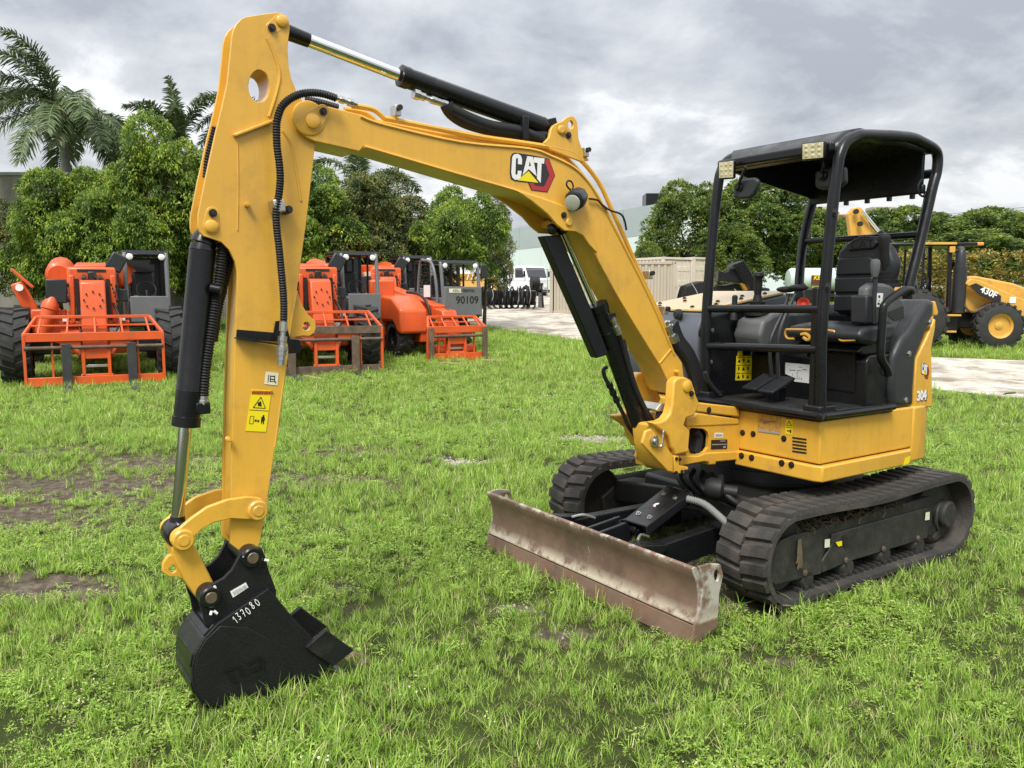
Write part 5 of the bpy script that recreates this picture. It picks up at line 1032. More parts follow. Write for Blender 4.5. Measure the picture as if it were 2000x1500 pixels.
# ================================================= TELEHANDLERS AND OTHER PLANT
def tyre(par, c, r, w, rim=.55, lugs=18, rimmat='orange', name='wheel', ax=(1, 0, 0), skew=1, hubd=1):
    """wheel about axis ax at c, chunky chevron lugs"""
    ax = Vector(ax).normalized(); c = Vector(c); e = empty(name); e.parent = par
    e.matrix_local = frame(c, ax.orthogonal(), ax.cross(ax.orthogonal())); q = ax.orthogonal().normalized()
    m = Matrix((q, ax.cross(q), ax)).transposed().to_4x4(); m.translation = c; e.matrix_local = m
    h = w / 2
    G().lathe((0, 0, -h), (0, 0, h), [(0, r * rim), (w * .02, r * .84), (w * .12, r * .94), (w * .5, r * .955), (w * .88, r * .94), (w * .98, r * .84), (w, r * rim)], 36, caps=False).obj('tyre', M['tyre'], e)
    lm = G(); a = 2 * math.pi / lugs * .55
    for s0, s1, t in ((-h * .98, -h * .02, 1), (h * .02, h * .98, -1)):
        for k in range(lugs):
            th0 = 2 * math.pi * (k + (.5 if t < 0 else 0)) / lugs
            def P(th, z, rr): return (rr * math.cos(th), rr * math.sin(th), z)
            sk0, sk1 = (0, a * .8 * skew) if t > 0 else (a * .8 * skew, 0)
            v = [P(th0 + sk0, s0, r * .9), P(th0 + sk0 + a, s0, r * .9), P(th0 + sk1 + a, s1, r * .9), P(th0 + sk1, s1, r * .9), P(th0 + sk0 + a * .12, s0, r), P(th0 + sk0 + a * .88, s0, r), P(th0 + sk1 + a * .88, s1, r), P(th0 + sk1 + a * .12, s1, r)]
            lm.add(v, [(0, 3, 2, 1), (4, 5, 6, 7), (0, 1, 5, 4), (1, 2, 6, 5), (2, 3, 7, 6), (3, 0, 4, 7)])
    lm.obj('tread', M['tyre'], e, ang=20)
    G().lathe((0, 0, -h * .9), (0, 0, h * .9), [(0, r * rim), (w * .05, r * rim), (w * .12, r * rim * .85), (w * .25, r * rim * .8), (w * .27, r * .16), (w * .6, r * .16), (w * .62, r * rim * .8), (w * .75, r * rim * .85), (w * .85, r * rim), (w * .9, r * rim)], 28, caps=False).obj('rim', M[rimmat], e)
    G().lathe((0, 0, -h * .55), (0, 0, h * .55), [(0, r * .1), (.02, r * .17), (w * .5, r * .17), (w * .55, r * .1)], 14).obj('hub', M[rimmat], e)
    return e
def carriage(par, y, w, h, fr='orange', rusty=False, forks=True, mid='orange'):
    """fork frame facing -y"""
    c = empty('fork_carriage'); c.parent = par; x = w / 2; O = M[fr]; RS = M['rust'] if rusty else O
    for s in (-1, 1):
        G().bar((s * x, y, .06), (s * x, y, h * .80), .05, .08).obj('side_upright', O, c, .006); G().bar((s * x * .62, y + .04, .08), (s * x * .62, y + .04, h * .78), .035, .05).obj('inner_upright', O, c, .004)
        G().bar((s * x, y, h * .80), (s * x * .82, y + .28, h * 1.06), .05, .05).obj('backrest_stay', O, c, .005)
    G().box((0, y, h * .76), (w + .05, .06, .16)).obj('upper_beam', RS, c, .008); G().box((0, y + .14, h * .93), (w * .9, .035, .035)).obj('mid_rail', O, c, .006)
    G().box((0, y + .28, h * 1.06), (w * .83, .05, .06)).obj('top_rail', O, c, .008); G().box((0, y, .10), (w + .05, .05, .17)).obj('lower_beam', M['rust'] if rusty else O, c, .008)
    for i in range(5): q = -x * .8 + i * x * .4; G().bar((q, y + .01, h * .82), (q * .95, y + .27, h * 1.04), .03, .03).obj('backrest_bar', O, c)
    G().cyl((-x, y - .04, h * .60), (x, y - .04, h * .60), .035, n=12).obj('fork_bar', M['rust'], c)
    for s in (-1, 1):
        G().prism([(s * .25, h * .55), (s * x * .62, h * .70), (s * .25, h * .70)], y + .01, y + .05).obj('gusset', O, c, .004); G().box((s * .22, y + .05, h * .32), (.06, .14, h * .55)).obj('tilt_plate', O, c, .008)
    G().box((0, y + .06, h * .48), (.5, .12, .16)).obj('tilt_housing', O, c, .01); G().box((0, y + .1, h * .3), (.38, .1, .05)).obj('tilt_link', M['zinc'], c, .006); G().box((0, y + .02, .16), (.55, .08, .12)).obj('quick_coupler', O, c, .01)
    if forks:
        for s in (-.42, .52) if not rusty else (-.62, .5):
            fk = G(); fk.box((s * x, y - .09, h * .34), (.16, .05, h * .64)); fk.obj('fork', M['rust' if rusty else 'fork'], c, .008)
            G().prism([(y - .115, .0), (y - .06, .0), (y - .06, .06), (y - .115, .065), (y - 1.2, .03), (y - 1.2, .012)], s * x - .07, s * x + .07, 'X').obj('fork_blade', M['fork'], c, .004)
    return c
def cab_box(par, x0, x1, y0, y1, z0, z1, frame_m='ogry', open_cab=False):
    c = empty('cab'); c.parent = par; FM = M[frame_m]; zb = z0 + (z1 - z0) * .38
    G().prism([(y0 - .05, z0), (y1, z0), (y1, zb), (y0 - .12, zb * .98)], x0, x1, 'X').obj('lower_body', FM, c, .03)
    G().prism([(y0 - .02, z1 - .1), (y0 + .1, z1), (y1 - .05, z1 + .02), (y1, z1 - .08)], x0 - .02, x1 + .02, 'X').obj('roof', M['blk'], c, .03)
    for x in (x0 + .03, x1 - .03):
        G().tube([(x, y0 - .14, z0 + .05), (x, y0 - .1, zb), (x, y0 + .0, z1 - .22), (x, y0 + .06, z1 - .07)], .045, 8).obj('front_pillar', FM, c); G().bar((x, y1 - .04, z0), (x, y1 - .04, z1 - .05), .07, .08).obj('rear_pillar', M['blk'], c, .01)
        G().bar((x, (y0 + y1) / 2, zb), (x, (y0 + y1) / 2, z1 - .05), .04, .05).obj('mid_pillar', M['blk'], c, .006)
    if not open_cab:
        G().add([(x0 + .05, y1 - .06, zb), (x1 - .05, y1 - .06, zb), (x1 - .05, y1 - .06, z1 - .1), (x0 + .05, y1 - .06, z1 - .1)], [(0, 1, 2, 3)]).obj('rear_window', M['winglass'], c)
    for x in (x0 + .12, x1 - .12): G().lathe((x, y0 - .06, z1 - .14), (x, y0 - .0, z1 - .14), [(0, .05), (.01, .065), (.06, .05)], 14).obj('work_light', M['lamp'], c)
    s = empty('seat'); s.parent = c; xm = (x0 + x1) / 2; G().box((xm, y1 - .35, zb + .28), (.45, .12, .55)).obj('backrest', M['vinyl'], s, .05); G().box((xm, y1 - .55, zb), (.48, .45, .12)).obj('cushion', M['vinyl'], s, .04)
    cs = [(xm + .19 * math.cos(6.283 * i / 16), y0 + .28 + .07 * math.sin(6.283 * i / 16), zb + .16 + .17 * math.sin(6.283 * i / 16)) for i in range(17)]; G().tube(cs, .016, 6, 1).obj('steering_wheel', M['rub'], c); G().cyl((xm, y0 + .25, zb + .14), (xm, y0 + .1, zb - .2), .03).obj('steering_column', M['blk'], c)
    return c
def telehandler(loc, rz, label, name='telehandler', sc=1.0, rusty=False, stab=True, green=False, wx=1.36):
    t = empty(name, loc, rz); tag(t, label, 'telehandler', 'orange telehandlers parked along the trees'); t.scale = (sc, sc, sc); O = M['orange']
    G().prism([(-.5, .55), (3.9, .55), (4.1, .8), (4.1, 1.15), (-.3, 1.15), (-.55, .9)], -.62, .62, 'X').obj('chassis', O, t, .03)
    G().prism([(-.35, 1.0), (3.4, 1.0), (3.4, 1.35), (-.2, 1.3)], -.95, -.45, 'X').obj('engine_cover', O, t, .04); G().box((-.78, -.25, 1.18), (.6, .35, .5)).obj('fender', O, t, .03)
    for y in (-.2, 3.2):
        for s in (-1, 1): tyre(t, (s * wx, y, .74), .74, .52, .56, 18, 'orange')
        G().box((0, y, .7), (2.3, .28, .3)).obj('axle', M['under'], t, .03)
    bo_ = empty('telescopic_boom'); bo_.parent = t
    def sec(y0, z0, y1, z1, w, h, nm): G().bar((0, y0, z0), (0, y1, z1), w, h, (0, 0, 1)).obj(nm, O, bo_, .02)
    sec(3.7, 2.16, -.15, 1.98, .62, .62, 'outer_section'); sec(1, 2.04, -.45, 1.95, .5, .5, 'inner_section')
    for s in (-1, 1): G().lathe((s * .62, 1.2, 2.12), (s * .62, 3.2, 2.3), [(0, .2), (.05, .26), (1.9, .28), (2, .2)], 16).obj('boom_saddle', O, bo_)
    G().box((0, -.42, 1.86), (.86, .1, .78)).obj('head_plate', O, bo_, .05)
    for s in (-1, 1):
        G().box((s * .36, -.40, 1.62), (.1, .22, .95)).obj('head_cheek', O, bo_, .03)
        for k in range(3): G().lathe((s * .42, -.46, 1.3 + .3 * k), (s * .42, -.50, 1.3 + .3 * k), [(0, .04), (.03, .04), (.04, .025)], 10).obj('bolt', M['bolt'], bo_)
    for k in range(4): G().tube([(.36 + .03 * k, 3.2, 2.3), (.37 + .03 * k, 1.0, 2.2), (.38 + .03 * k, -.2, 2.12), (.33 + .02 * k, -.52, 1.9 - .08 * k)], .016, 6).obj('hose', M['rub'], bo_)
    for s in (-1, 1): G().lathe((s * .12, -.52, 2.02), (s * .18, -.52, 2.02), [(0, .09), (.02, .09), (.02, .07), (.06, .07)], 14).obj('sheave', M['bolt'], bo_); G().box((s * .31, .8, 2.06), (.012, 1.6, .2)).obj('side_decal', M['bsk'] if s > 0 else M['cream'], bo_); G().box((s * .5, -.53, 1.23), (.1, .04, .08)).obj('headlamp', M['lamp'], t, .01)
    G().box((0, -.475, 2.18), (.5, .012, .05)).obj('decal', M['bsk'], bo_)
    G().box((0, -.48, 2.05), (.14, .12, .22)).obj('chain_anchor', M['bolt'], bo_, .02); G().tube([(.0, -.5, 2.1), (.1, -.6, 2.0), (.05, -.62, 1.85)], .02, 6).obj('hose', M['rub'], bo_)
    G().prism([(-.5, 1.95), (-.62, 2.0), (-.75, 1.95), (-1.12, .75), (-1.08, .5), (-.9, .5), (-.82, .75), (-.5, 1.6)], -.22, .22, 'X').obj('gooseneck', O, bo_, .03)
    for s in (-1, 1): G().box((s * .27, -.47, 1.62), (.06, .1, .8)).obj('recess_shade_strip', M['under'], bo_)  # added dark strips standing in for the shade in the recess beside the gooseneck
    for k in range(8): q = 2 * math.pi * k / 8; G().lathe((.16 * math.cos(q), -.845 + .16 * math.sin(q) * .31, 1.62 + .16 * math.sin(q)), (.16 * math.cos(q), -.87 + .16 * math.sin(q) * .31, 1.612 + .16 * math.sin(q)), [(0, .016), (.06, .014)], 6).obj('bolt', M['bolt'], bo_)
    for k in range(5): x_ = -.3 + .15 * k; G().tube([(x_, -.35, 1.25), (x_ + .05, -.5, 1.0), (x_ * .6, -.75, .85), (x_ * .4, -1.0, .6)], .018, 6).obj('hose', M['rub'], t)
    G().box((0, -.3, 1.17), (1.25, .4, .06)).obj('deck_plate', M['orange'], t, .01); G().box((.35, -.52, 1.0), (.18, .02, .12)).obj('decal', M['white'], t); G().box((-.3, -.56, .8), (.3, .02, .1)).obj('decal', M['bsk'], t)
    for x_ in (-.5, .5): G().cyl((x_, -.5, .95), (x_ * .5, -1.1, .55), .05).obj('tilt_ram', M['orange'], t)
    carriage(t, -1.22, 2.35, 1.22, rusty=rusty)
    cab_box(t, .58, 1.42, -.05, 1.55, 1.05, 2.62)
    G().box((1.02, -.42, 1.42), (.72, .03, .52)).obj('front_shield', M['ogry'], t, .02); G().box((.50, -.35, 1.7), (.24, .05, .25)).obj('junction_box', M['dgry'], t, .02)
    G().box((-.62, -.55, 1.78), (.36, .05, .46)).obj('mirror', M['dgry'], t, .05); G().cyl((-.62, -.53, 1.6), (-.5, -.3, 1.3), .02).obj('mirror_arm', M['blk'], t)
    G().box((.45, -.35, 2.35), (.3, .06, .35), Matrix.Rotation(.5, 3, 'Y')).obj('mirror', M['dgry'], t, .06)
    G().tube([(.35, -.5, 1.55), (.45, -.75, 1.2), (.3, -.95, .9)], .022, 6).obj('hose', M['rub'], t)
    if stab:
        G().bar((-.95, .3, 1.0), (-1.32, .25, 1.95), .24, .26, (0, 1, 0)).obj('stabiliser_leg', O, t, .03); G().box((-1.22, .2, 2.03), (.5, .3, .05), Matrix.Rotation(.8, 3, 'Y')).obj('stabiliser_pad', O, t, .01)
        G().cyl((-1.27, .0, 1.85), (-1.27, .1, 1.85), .07).obj('pad_pin', M['lamp'], t); G().lathe((-.95, -.55, .85), (-.66, -.5, 1.75), [(0, .13), (.6, .13), (.62, .15), (.72, .15), (.9, .05)], 18).obj('stabiliser_cylinder', O, t)
        quad_ = G().box((-1.05, .145, 1.25), (.13, .02, .2), Matrix.Rotation(-.5, 3, 'Y')).obj('decal', M['white'], t)
    if green: G().lathe((-.33, 1.0, 1.95), (-.37, 1.0, 1.95), [(0, .35), (.04, .35)], 20).obj('green_decal', mat('green_print', (.30, .62, .05), .4), t)
    return t
def face(p, u2):  # rotation that turns local -y towards the camera plus a twist in degrees
    return math.atan2(-p.x, p.y) * -1 * -1 + R(u2)
a = gp(192, 752); d_ = Vector((-a.x, -a.y)).normalized(); rz = math.atan2(d_.x, -d_.y) * 1.0
tA = telehandler(a + Vector((-.55, 1.07, 0)), rz, 'orange telehandler left of the yellow stick with black forks and raised stabiliser leg')
a = gp(660, 732); d_ = Vector((-a.x, -a.y)).normalized(); rz = math.atan2(d_.x, -d_.y) + R(12)
telehandler(a + Vector((-.72, 1.12, 0)), rz, 'orange telehandler right beside the yellow stick with rusty fork frame', rusty=True, stab=False, green=True, wx=1.02)
a = gp(745, 690); tC = telehandler(a + Vector((-.3, 2.4, 0)), R(20), 'orange telehandler showing only boom head and dark cab between rusty forks and number 90109', stab=False, wx=1.0)
bpy.context.view_layer.update(); q = at(745, 560, a.y - .2); iC = tC.matrix_world.inverted() @ Vector((q.x, q.y, 0)); G().box((iC.x, iC.y, 1.0), (.62, .3, 1.75)).obj('stabiliser_housing', M['orange'], tC, .05); G().box((iC.x + .05, iC.y - .16, 1.15), (.16, .02, .35)).obj('decal', M['white'], tC)
# compact telehandler 90109
def compact(loc, rz, label):
    t = empty('compact_telehandler', loc, rz); tag(t, label, 'telehandler', 'orange telehandlers parked along the trees'); O = M['orange']
    G().prism([(-.3, .4), (2.6, .4), (2.6, .85), (-.3, .85)], -.5, .5, 'X').obj('chassis', O, t, .03)
    G().prism([(-.35, .62), (-.15, .62), (.15, .9), (.7, .9), (2.5, .7), (2.6, 1.35), (1.9, 1.62), (.2, 1.5), (-.3, 1.2)], -1.05, -.30, 'X').obj('engine_cover', O, t, .07, seg=3)
    for y in (.28, 2.2):
        for s in (-1, 1): tyre(t, (s * .82, y, .5), .5, .34, .55, 14, 'blk', skew=-1)
    bo_ = empty('telescopic_boom'); bo_.parent = t; G().bar((-.02, 2.5, 1.6), (-.02, -.35, 1.12), .34, .36).obj('outer_section', O, bo_, .02); G().bar((-.02, .5, 1.25), (-.02, -.75, 1.02), .27, .28).obj('inner_section', O, bo_, .02)
    G().prism([(-.65, 1.22), (-.85, 1.18), (-1.15, .55), (-1.12, .25), (-.95, .25), (-.9, .5), (-.55, .9)], -.20, .20, 'X').obj('gooseneck', O, bo_, .03)
    c = carriage(t, -1.25, 1.55, .98, forks=False)
    for s in (-.72, .72): G().box((s, -1.33, .40), (.13, .05, .78)).obj('fork', M['rust'], c, .006)
    G().cyl((-.5, -1.0, .24), (.6, -1.0, .24), .13).obj('attach_tube', O, c)
    cb = cab_box(t, .12, 1.22, -.15, 1.35, .95, 2.42, open_cab=True)
    G().box((.67, -.325, 1.40), (1.06, .04, .72)).obj('dash_panel', M['ogry'], cb, .02)
    text('lettering', '90109', .26, M['bsk'], cb, (.78, -.349, 1.42), (1, 0, 0), (0, 0, 1), .002, bold=.004); ly = G().box((.44, -.348, 1.66), (.34, .008, .10)).obj('decal', M['cream'], cb); text('lettering', 'KELLY RENTAL', .095, M['bsk'], cb, (.68, -.354, 1.66), (1, 0, 0), (0, 0, 1), .002, shear=.2)
    text('lettering', 'KELLY', .07, M['bsk'], bo_, (-.02, -.92, 1.2), (1, 0, 0), (0, 0, 1), .002, shear=.2)
    sg = empty('side_grille'); sg.parent = t; pts = [(.08, -.1, 1.0), (.08, -.02, 1.8), (.08, .2, 2.32), (.08, .6, 2.42), (.08, .9, 2.3), (.08, 1.1, 1.0)]; G().tube(pts, .04, 8).obj('frame', M['ogry'], sg)
    for i in range(14): G().cyl((.08, -.05 + .02 * i * (i > 5), 1.1 + .085 * i), (.08, 1.04 - .006 * i, 1.1 + .085 * i), .007, n=5).obj('bar', M['blk'], sg)
    G().box((.05, .45, 1.65), (.01, .35, .3)).obj('notice_sheet', M['white'], sg); G().box((1.40, -.1, 2.15), (.2, .06, .36)).obj('mirror', M['dgry'], t, .04)
    G().tube([(-.3, .9, 1.62), (-.28, .2, 1.56), (-.25, -.2, 1.3), (-.22, -.35, .8)], .035, 8).obj('hose_guard', M['bolt'], t)
    return t
a = gp(893, 704); compact(a + Vector((-.66, 1.06, 0)), R(32), 'small orange telehandler with grey cab numbered 90109 beside the gravel yard')
# ------------------------------------------------ backhoe loader
def backhoe():
    o = gp(1955, 684); b = empty('backhoe_loader', o, R(-4)); tag(b, 'yellow backhoe loader parked by the hedge behind the excavator cowling', 'backhoe'); Yl = M['catol']
    tyre(b, (0, .25, .64), .64, .38, .52, 20, 'catol', ax=(0, 1, 0)); tyre(b, (0, 1.9, .64), .64, .38, .52, 20, 'catol', ax=(0, 1, 0)); tyre(b, (-2.15, .3, .82), .82, .48, .5, 18, 'catol', ax=(0, 1, 0)); tyre(b, (-2.15, 2.0, .82), .82, .48, .5, 18, 'catol', ax=(0, 1, 0))
    G().prism([(-2.6, .55), (.9, .55), (1.3, .8), (1.3, 1.1), (-2.6, 1.0)], .75, 1.5).obj('chassis', M['under'], b, .03)
    G().prism([(-.85, 1.0), (1.4, .95), (1.5, 1.3), (1.3, 1.48), (.5, 1.78), (-.5, 1.98), (-.85, 1.95)], .55, 1.6).obj('hood', Yl, b, .05, seg=3)
    la = G().prism([(-.92, 1.78), (-.75, 1.9), (-.5, 1.85), (.5, 1.4), (1.4, 1.0), (1.4, .65), (.7, .85), (-.55, 1.55)], .28, .40).obj('loader_arm', Yl, b, .02)
    G().prism([(-.78, 1.72), (-.62, 1.78), (.05, 1.44), (.05, 1.20), (-.52, 1.46)], .268, .279).obj('decal', M['bsk'], la)
    text('lettering', '430F', .235, M['white'], la, (-.28, .262, 1.53), Vector((1, 0, -.45)), Vector((.45, 0, 1)), .003, bold=.006)
    G().box((.35, .27, 1.33), (.16, .01, .16)).obj('decal', M['white'], la); G().box((.85, .27, 1.02), (.2, .01, .2)).obj('decal', M['white'], la)
    G().tube([(-.85, .4, 1.5), (-.85, .3, 1.15), (-.65, .28, 1.0), (-.4, .28, 1.12), (-.2, .28, 1.22)], .035, 8).obj('hose', mat('worn_brown_hose', (.07, .04, .03), .6), b)
    c = empty('rops'); c.parent = b; BK = M['blk']
    for y in (.45, 1.7):
        G().bar((-1.22, y, 1.0), (-1.27, y, 2.78), .09, .1).obj('front_post', BK, c, .012); G().tube([(-3.1, y, 1.0), (-2.9, y, 1.7), (-2.72, y, 2.4), (-2.65, y, 2.78)], .055, 8).obj('rear_post', BK, c); G().bar((-1.95, y, 1.1), (-1.95, y, 2.75), .05, .05).obj('mid_post', BK, c, .006)
    G().tube([(-.55, 1.75, 2.72), (-.4, 1.75, 2.5), (-.22, 1.75, 1.8)], .045, 8).obj('hood_post', BK, c)
    G().box((-1.75, 1.07, 2.82), (2.3, 1.5, .09)).obj('roof', BK, c, .03); G().box((-1.6, .33, 2.84), (.9, .03, .06)).obj('roof_trim', Yl, c, .008); G().box((-.62, .6, 2.83), (.42, .4, .08)).obj('roof_lamp', mat('orange_lamp', (.75, .3, .08), .4), c, .02); G().box((-1.25, .36, 2.68), (.14, .06, .16)).obj('corner_bracket', Yl, c, .01)
    mf = empty('exhaust_stack'); mf.parent = b; G().lathe((-.98, .42, .98), (-.98, .42, 2.66), [(0, .17), (1.25, .17), (1.27, .14), (1.6, .13), (1.68, .09)], 20).obj('shroud', M['dgry'], mf)
    G().tube([(-.98, .42, 2.6), (-1.0, .42, 2.72), (-1.08, .44, 2.78)], .09, 10).obj('pipe_bend', M['gry'], mf)
    dots = G()
    for k in range(14):
        for j in range(5):
            q = R(-150 + 30 * j + (15 if k % 2 else 0)); n_ = Vector((math.cos(q), math.sin(q), 0)); p = Vector((-.98, .42, 1.1 + .08 * k)) + n_ * .165; dots.cyl(p, p + n_ * .008, .016, n=6)
    tag(dots.obj('perforations', M['bsk'], mf), kind='stuff')
    for x in (-2.35, -1.75):
        s = empty('seat'); s.parent = b; G().box((x - .2, 1.1, 1.75), (.16, .5, .62), Matrix.Rotation(-.25, 3, 'Y')).obj('backrest', M['gry'], s, .06); G().box((x, 1.1, 1.45), (.5, .5, .14)).obj('cushion', M['gry'], s, .05)
    G().prism([(-2.9, 1.0), (-1.2, 1.0), (-1.2, 1.12), (-2.0, 1.2), (-2.6, 1.75), (-2.9, 1.8)], .5, 1.6).obj('floor_pan', M['blk'], b, .03); G().prism([(-3.1, 1.35), (-2.55, 1.75), (-2.35, 1.6), (-1.7, 1.02), (-1.75, .95), (-2.5, 1.4)], .35, .42).obj('fender_rail', M['blk'], b, .01); G().prism([(-2.75, 1.68), (-2.55, 1.72), (-2.25, 1.5), (-2.7, 1.45)], .33, .37).obj('fender_top', Yl, b, .01)
    for i in range(9): p = Vector((-2.0 + random.uniform(-.4, .4), 1.1 + random.uniform(-.4, .4), 1.2)); G().tube([p, p + Vector((.1, 0, .4)), p + Vector((.2 * random.random(), 0, .6))], .018, 6).obj('control_lever', M['rub'], b)
    cs = [(-1.62 + .05 * math.sin(6.283 * i / 14), 1.1 + .2 * math.cos(6.283 * i / 14), 1.75 + .2 * math.sin(6.283 * i / 14)) for i in range(15)]; G().tube(cs, .02, 6, 1).obj('steering_wheel', M['rub'], b)
    for z, w in ((.92, 1.1), (.48, .9)): G().box((-1.55, .28, z), (w, .25, .05)).obj('step', Yl, b, .01)
    G().box((-1.55, .5, .7), (1.15, .3, .45)).obj('tank', M['blk'], b, .03)
    k = empty('backhoe_boom'); k.parent = b
    def q(u, v, D): p = at(u, v, D); return b.matrix_basis.inverted() @ p
    b.matrix_basis = b.matrix_basis
    mb = Matrix.Translation(o) @ Matrix.Rotation(R(-4), 4, 'Z'); inv = mb.inverted()
    D0 = o.y + 1.3
    ps = [inv @ at(u, v, D0) for u, v in ((1657,418),(1666,406),(1680,404),(1688,412),(1698,440),(1735,486),(1728,500),(1697,478),(1684,520),(1660,600),(1640,640),(1628,640),(1648,560),(1664,480))]
    G().prism([(p.x, p.z) for p in ps], 1.05, 1.30).obj('boom', Yl, k, .02)
    a1, a2, a3 = (inv @ at(u, v, D0 - .15) for u, v in ((1684,412),(1716,452),(1752,490))); G().cyl(a1, a2, .045).obj('rod', M['chrome'], k); G().lathe(a2, a3, [(0, .09), (.03, .1), ((a3 - a2).length - .15, .1), ((a3 - a2).length, .05)], 16).obj('cylinder', M['cyl'], k)
    for u, v in ((1673,413),(1681,437)): p = inv @ at(u, v, D0 - .2); G().cyl(p, p + Vector((0, .1, 0)), .07).obj('pin', M['bolt'], k)
backhoe()
# ------------------------------------------------ shipping containers
M['ctan'] = mat('tan_container_paint', (.62, .545, .47), .6, var=.06, vscale=1.2, dirt=(.30, .23, .17), dscale=1.6, dlo=.6, dhi=.85); M['ctan2'] = mat('khaki_container_paint', (.40, .355, .28), .6, var=.06, vscale=1.2)
def container(o, dx, L, w, h, label, m):
    """o: near corner on the ground, dx: direction of the long side (away), width w to the right of it"""
    e = empty('shipping_container', o, 0); ang = math.atan2(dx.y, dx.x) - math.pi / 2; e.rotation_euler.z = ang; tag(e, label, 'container', 'shipping containers at the back of the yard')
    mm = M[m]
    for x in (.05, w - .05):
        for y in (.05, L - .05): G().box((x, y, h / 2), (.14, .14, h)).obj('corner_post', mm, e, .01)
    for z in (.09, h - .06):
        for x in (.05, w - .05): G().box((x, L / 2, z), (.08, L - .28, .12)).obj('side_rail', mm, e, .01)
        for y in (.05, L - .05): G().box((w / 2, y, z), (w - .24, .08, .12)).obj('end_rail', mm, e, .01)
    for x in (.06, w - .06):
        pts = []; n = int(L / .28)
        for i in range(n):
            y = .12 + (L - .24) * i / n; s = (L - .24) / n
            pts += [(x - .025, y), (x - .025, y + s * .35), (x + .025, y + s * .5), (x + .025, y + s * .85)]
        pts2 = pts + [(x_ + .006, y_) for x_, y_ in reversed(pts)]; g = G(); k = len(pts)
        for i in range(k - 1): g.add([(*pts[i], .15), (*pts[i + 1], .15), (*pts[i + 1], h - .12), (*pts[i], h - .12)], [(0, 1, 2, 3)])
        g.obj('side_wall', mm, e, smooth=False)
    G().box((w / 2, L / 2, h - .04), (w - .2, L - .2, .03)).obj('roof', mm, e); G().box((w / 2, L - .06, h / 2), (w - .24, .04, h - .3)).obj('front_wall', mm, e)
    for s in (0, 1):
        d = empty('door'); d.parent = e; x0 = .13 + s * (w - .26) / 2; x1 = x0 + (w - .26) / 2 - .02
        G().box(((x0 + x1) / 2, .09, h / 2), (x1 - x0, .05, h - .3)).obj('panel', mm, d, .006)
        for i in range(3): G().box(((x0 + x1) / 2, .06, .5 + i * h * .29), (x1 - x0 - .12, .03, h * .10)).obj('panel_rib', mm, d, .015)
        for q in (.3, .72):
            xx = x0 + (x1 - x0) * q; G().cyl((xx, .03, .2), (xx, .03, h - .18), .018, n=8).obj('lock_rod', mm, d); G().box((xx + .1, .02, 1.1), (.24, .03, .05)).obj('lock_handle', mm, d, .006)
    for x in (.06, w - .06):
        for z in (.08, h - .06): G().box((x, .03, z), (.16, .12, .13)).obj('corner_casting', mm, e, .012)
    return e
D1 = 43.6
A0 = at(1294, 597, D1); A0.z = gz(0, D1); B0 = at(1463, 592, 47.5); ln = Vector((B0.x - A0.x, B0.y - A0.y, 0)); wv = ln.normalized(); dv = Vector((-wv.y, wv.x, 0)); wc = ln.length / 3
for i, nm in enumerate(('nearest the boom', 'in the middle', 'farthest right beside the trees')):
    p = A0 + wv * (wc * i); p.z = gz(p.x, p.y); container(p, dv, 6.06 if i else 8, wc - .06, 2.62 - .05 * (i == 2), 'tan container, door end showing, %s of three in a row' % nm, 'ctan')
p = gp(1073, 590); p.z = gz(p.x, p.y); container(p + Vector((5.6, -.6, 0)), Vector((-1, .12, 0)), 5.6, 2.4, 2.35, 'khaki shipping container standing alone behind the boom cylinder', 'ctan2')
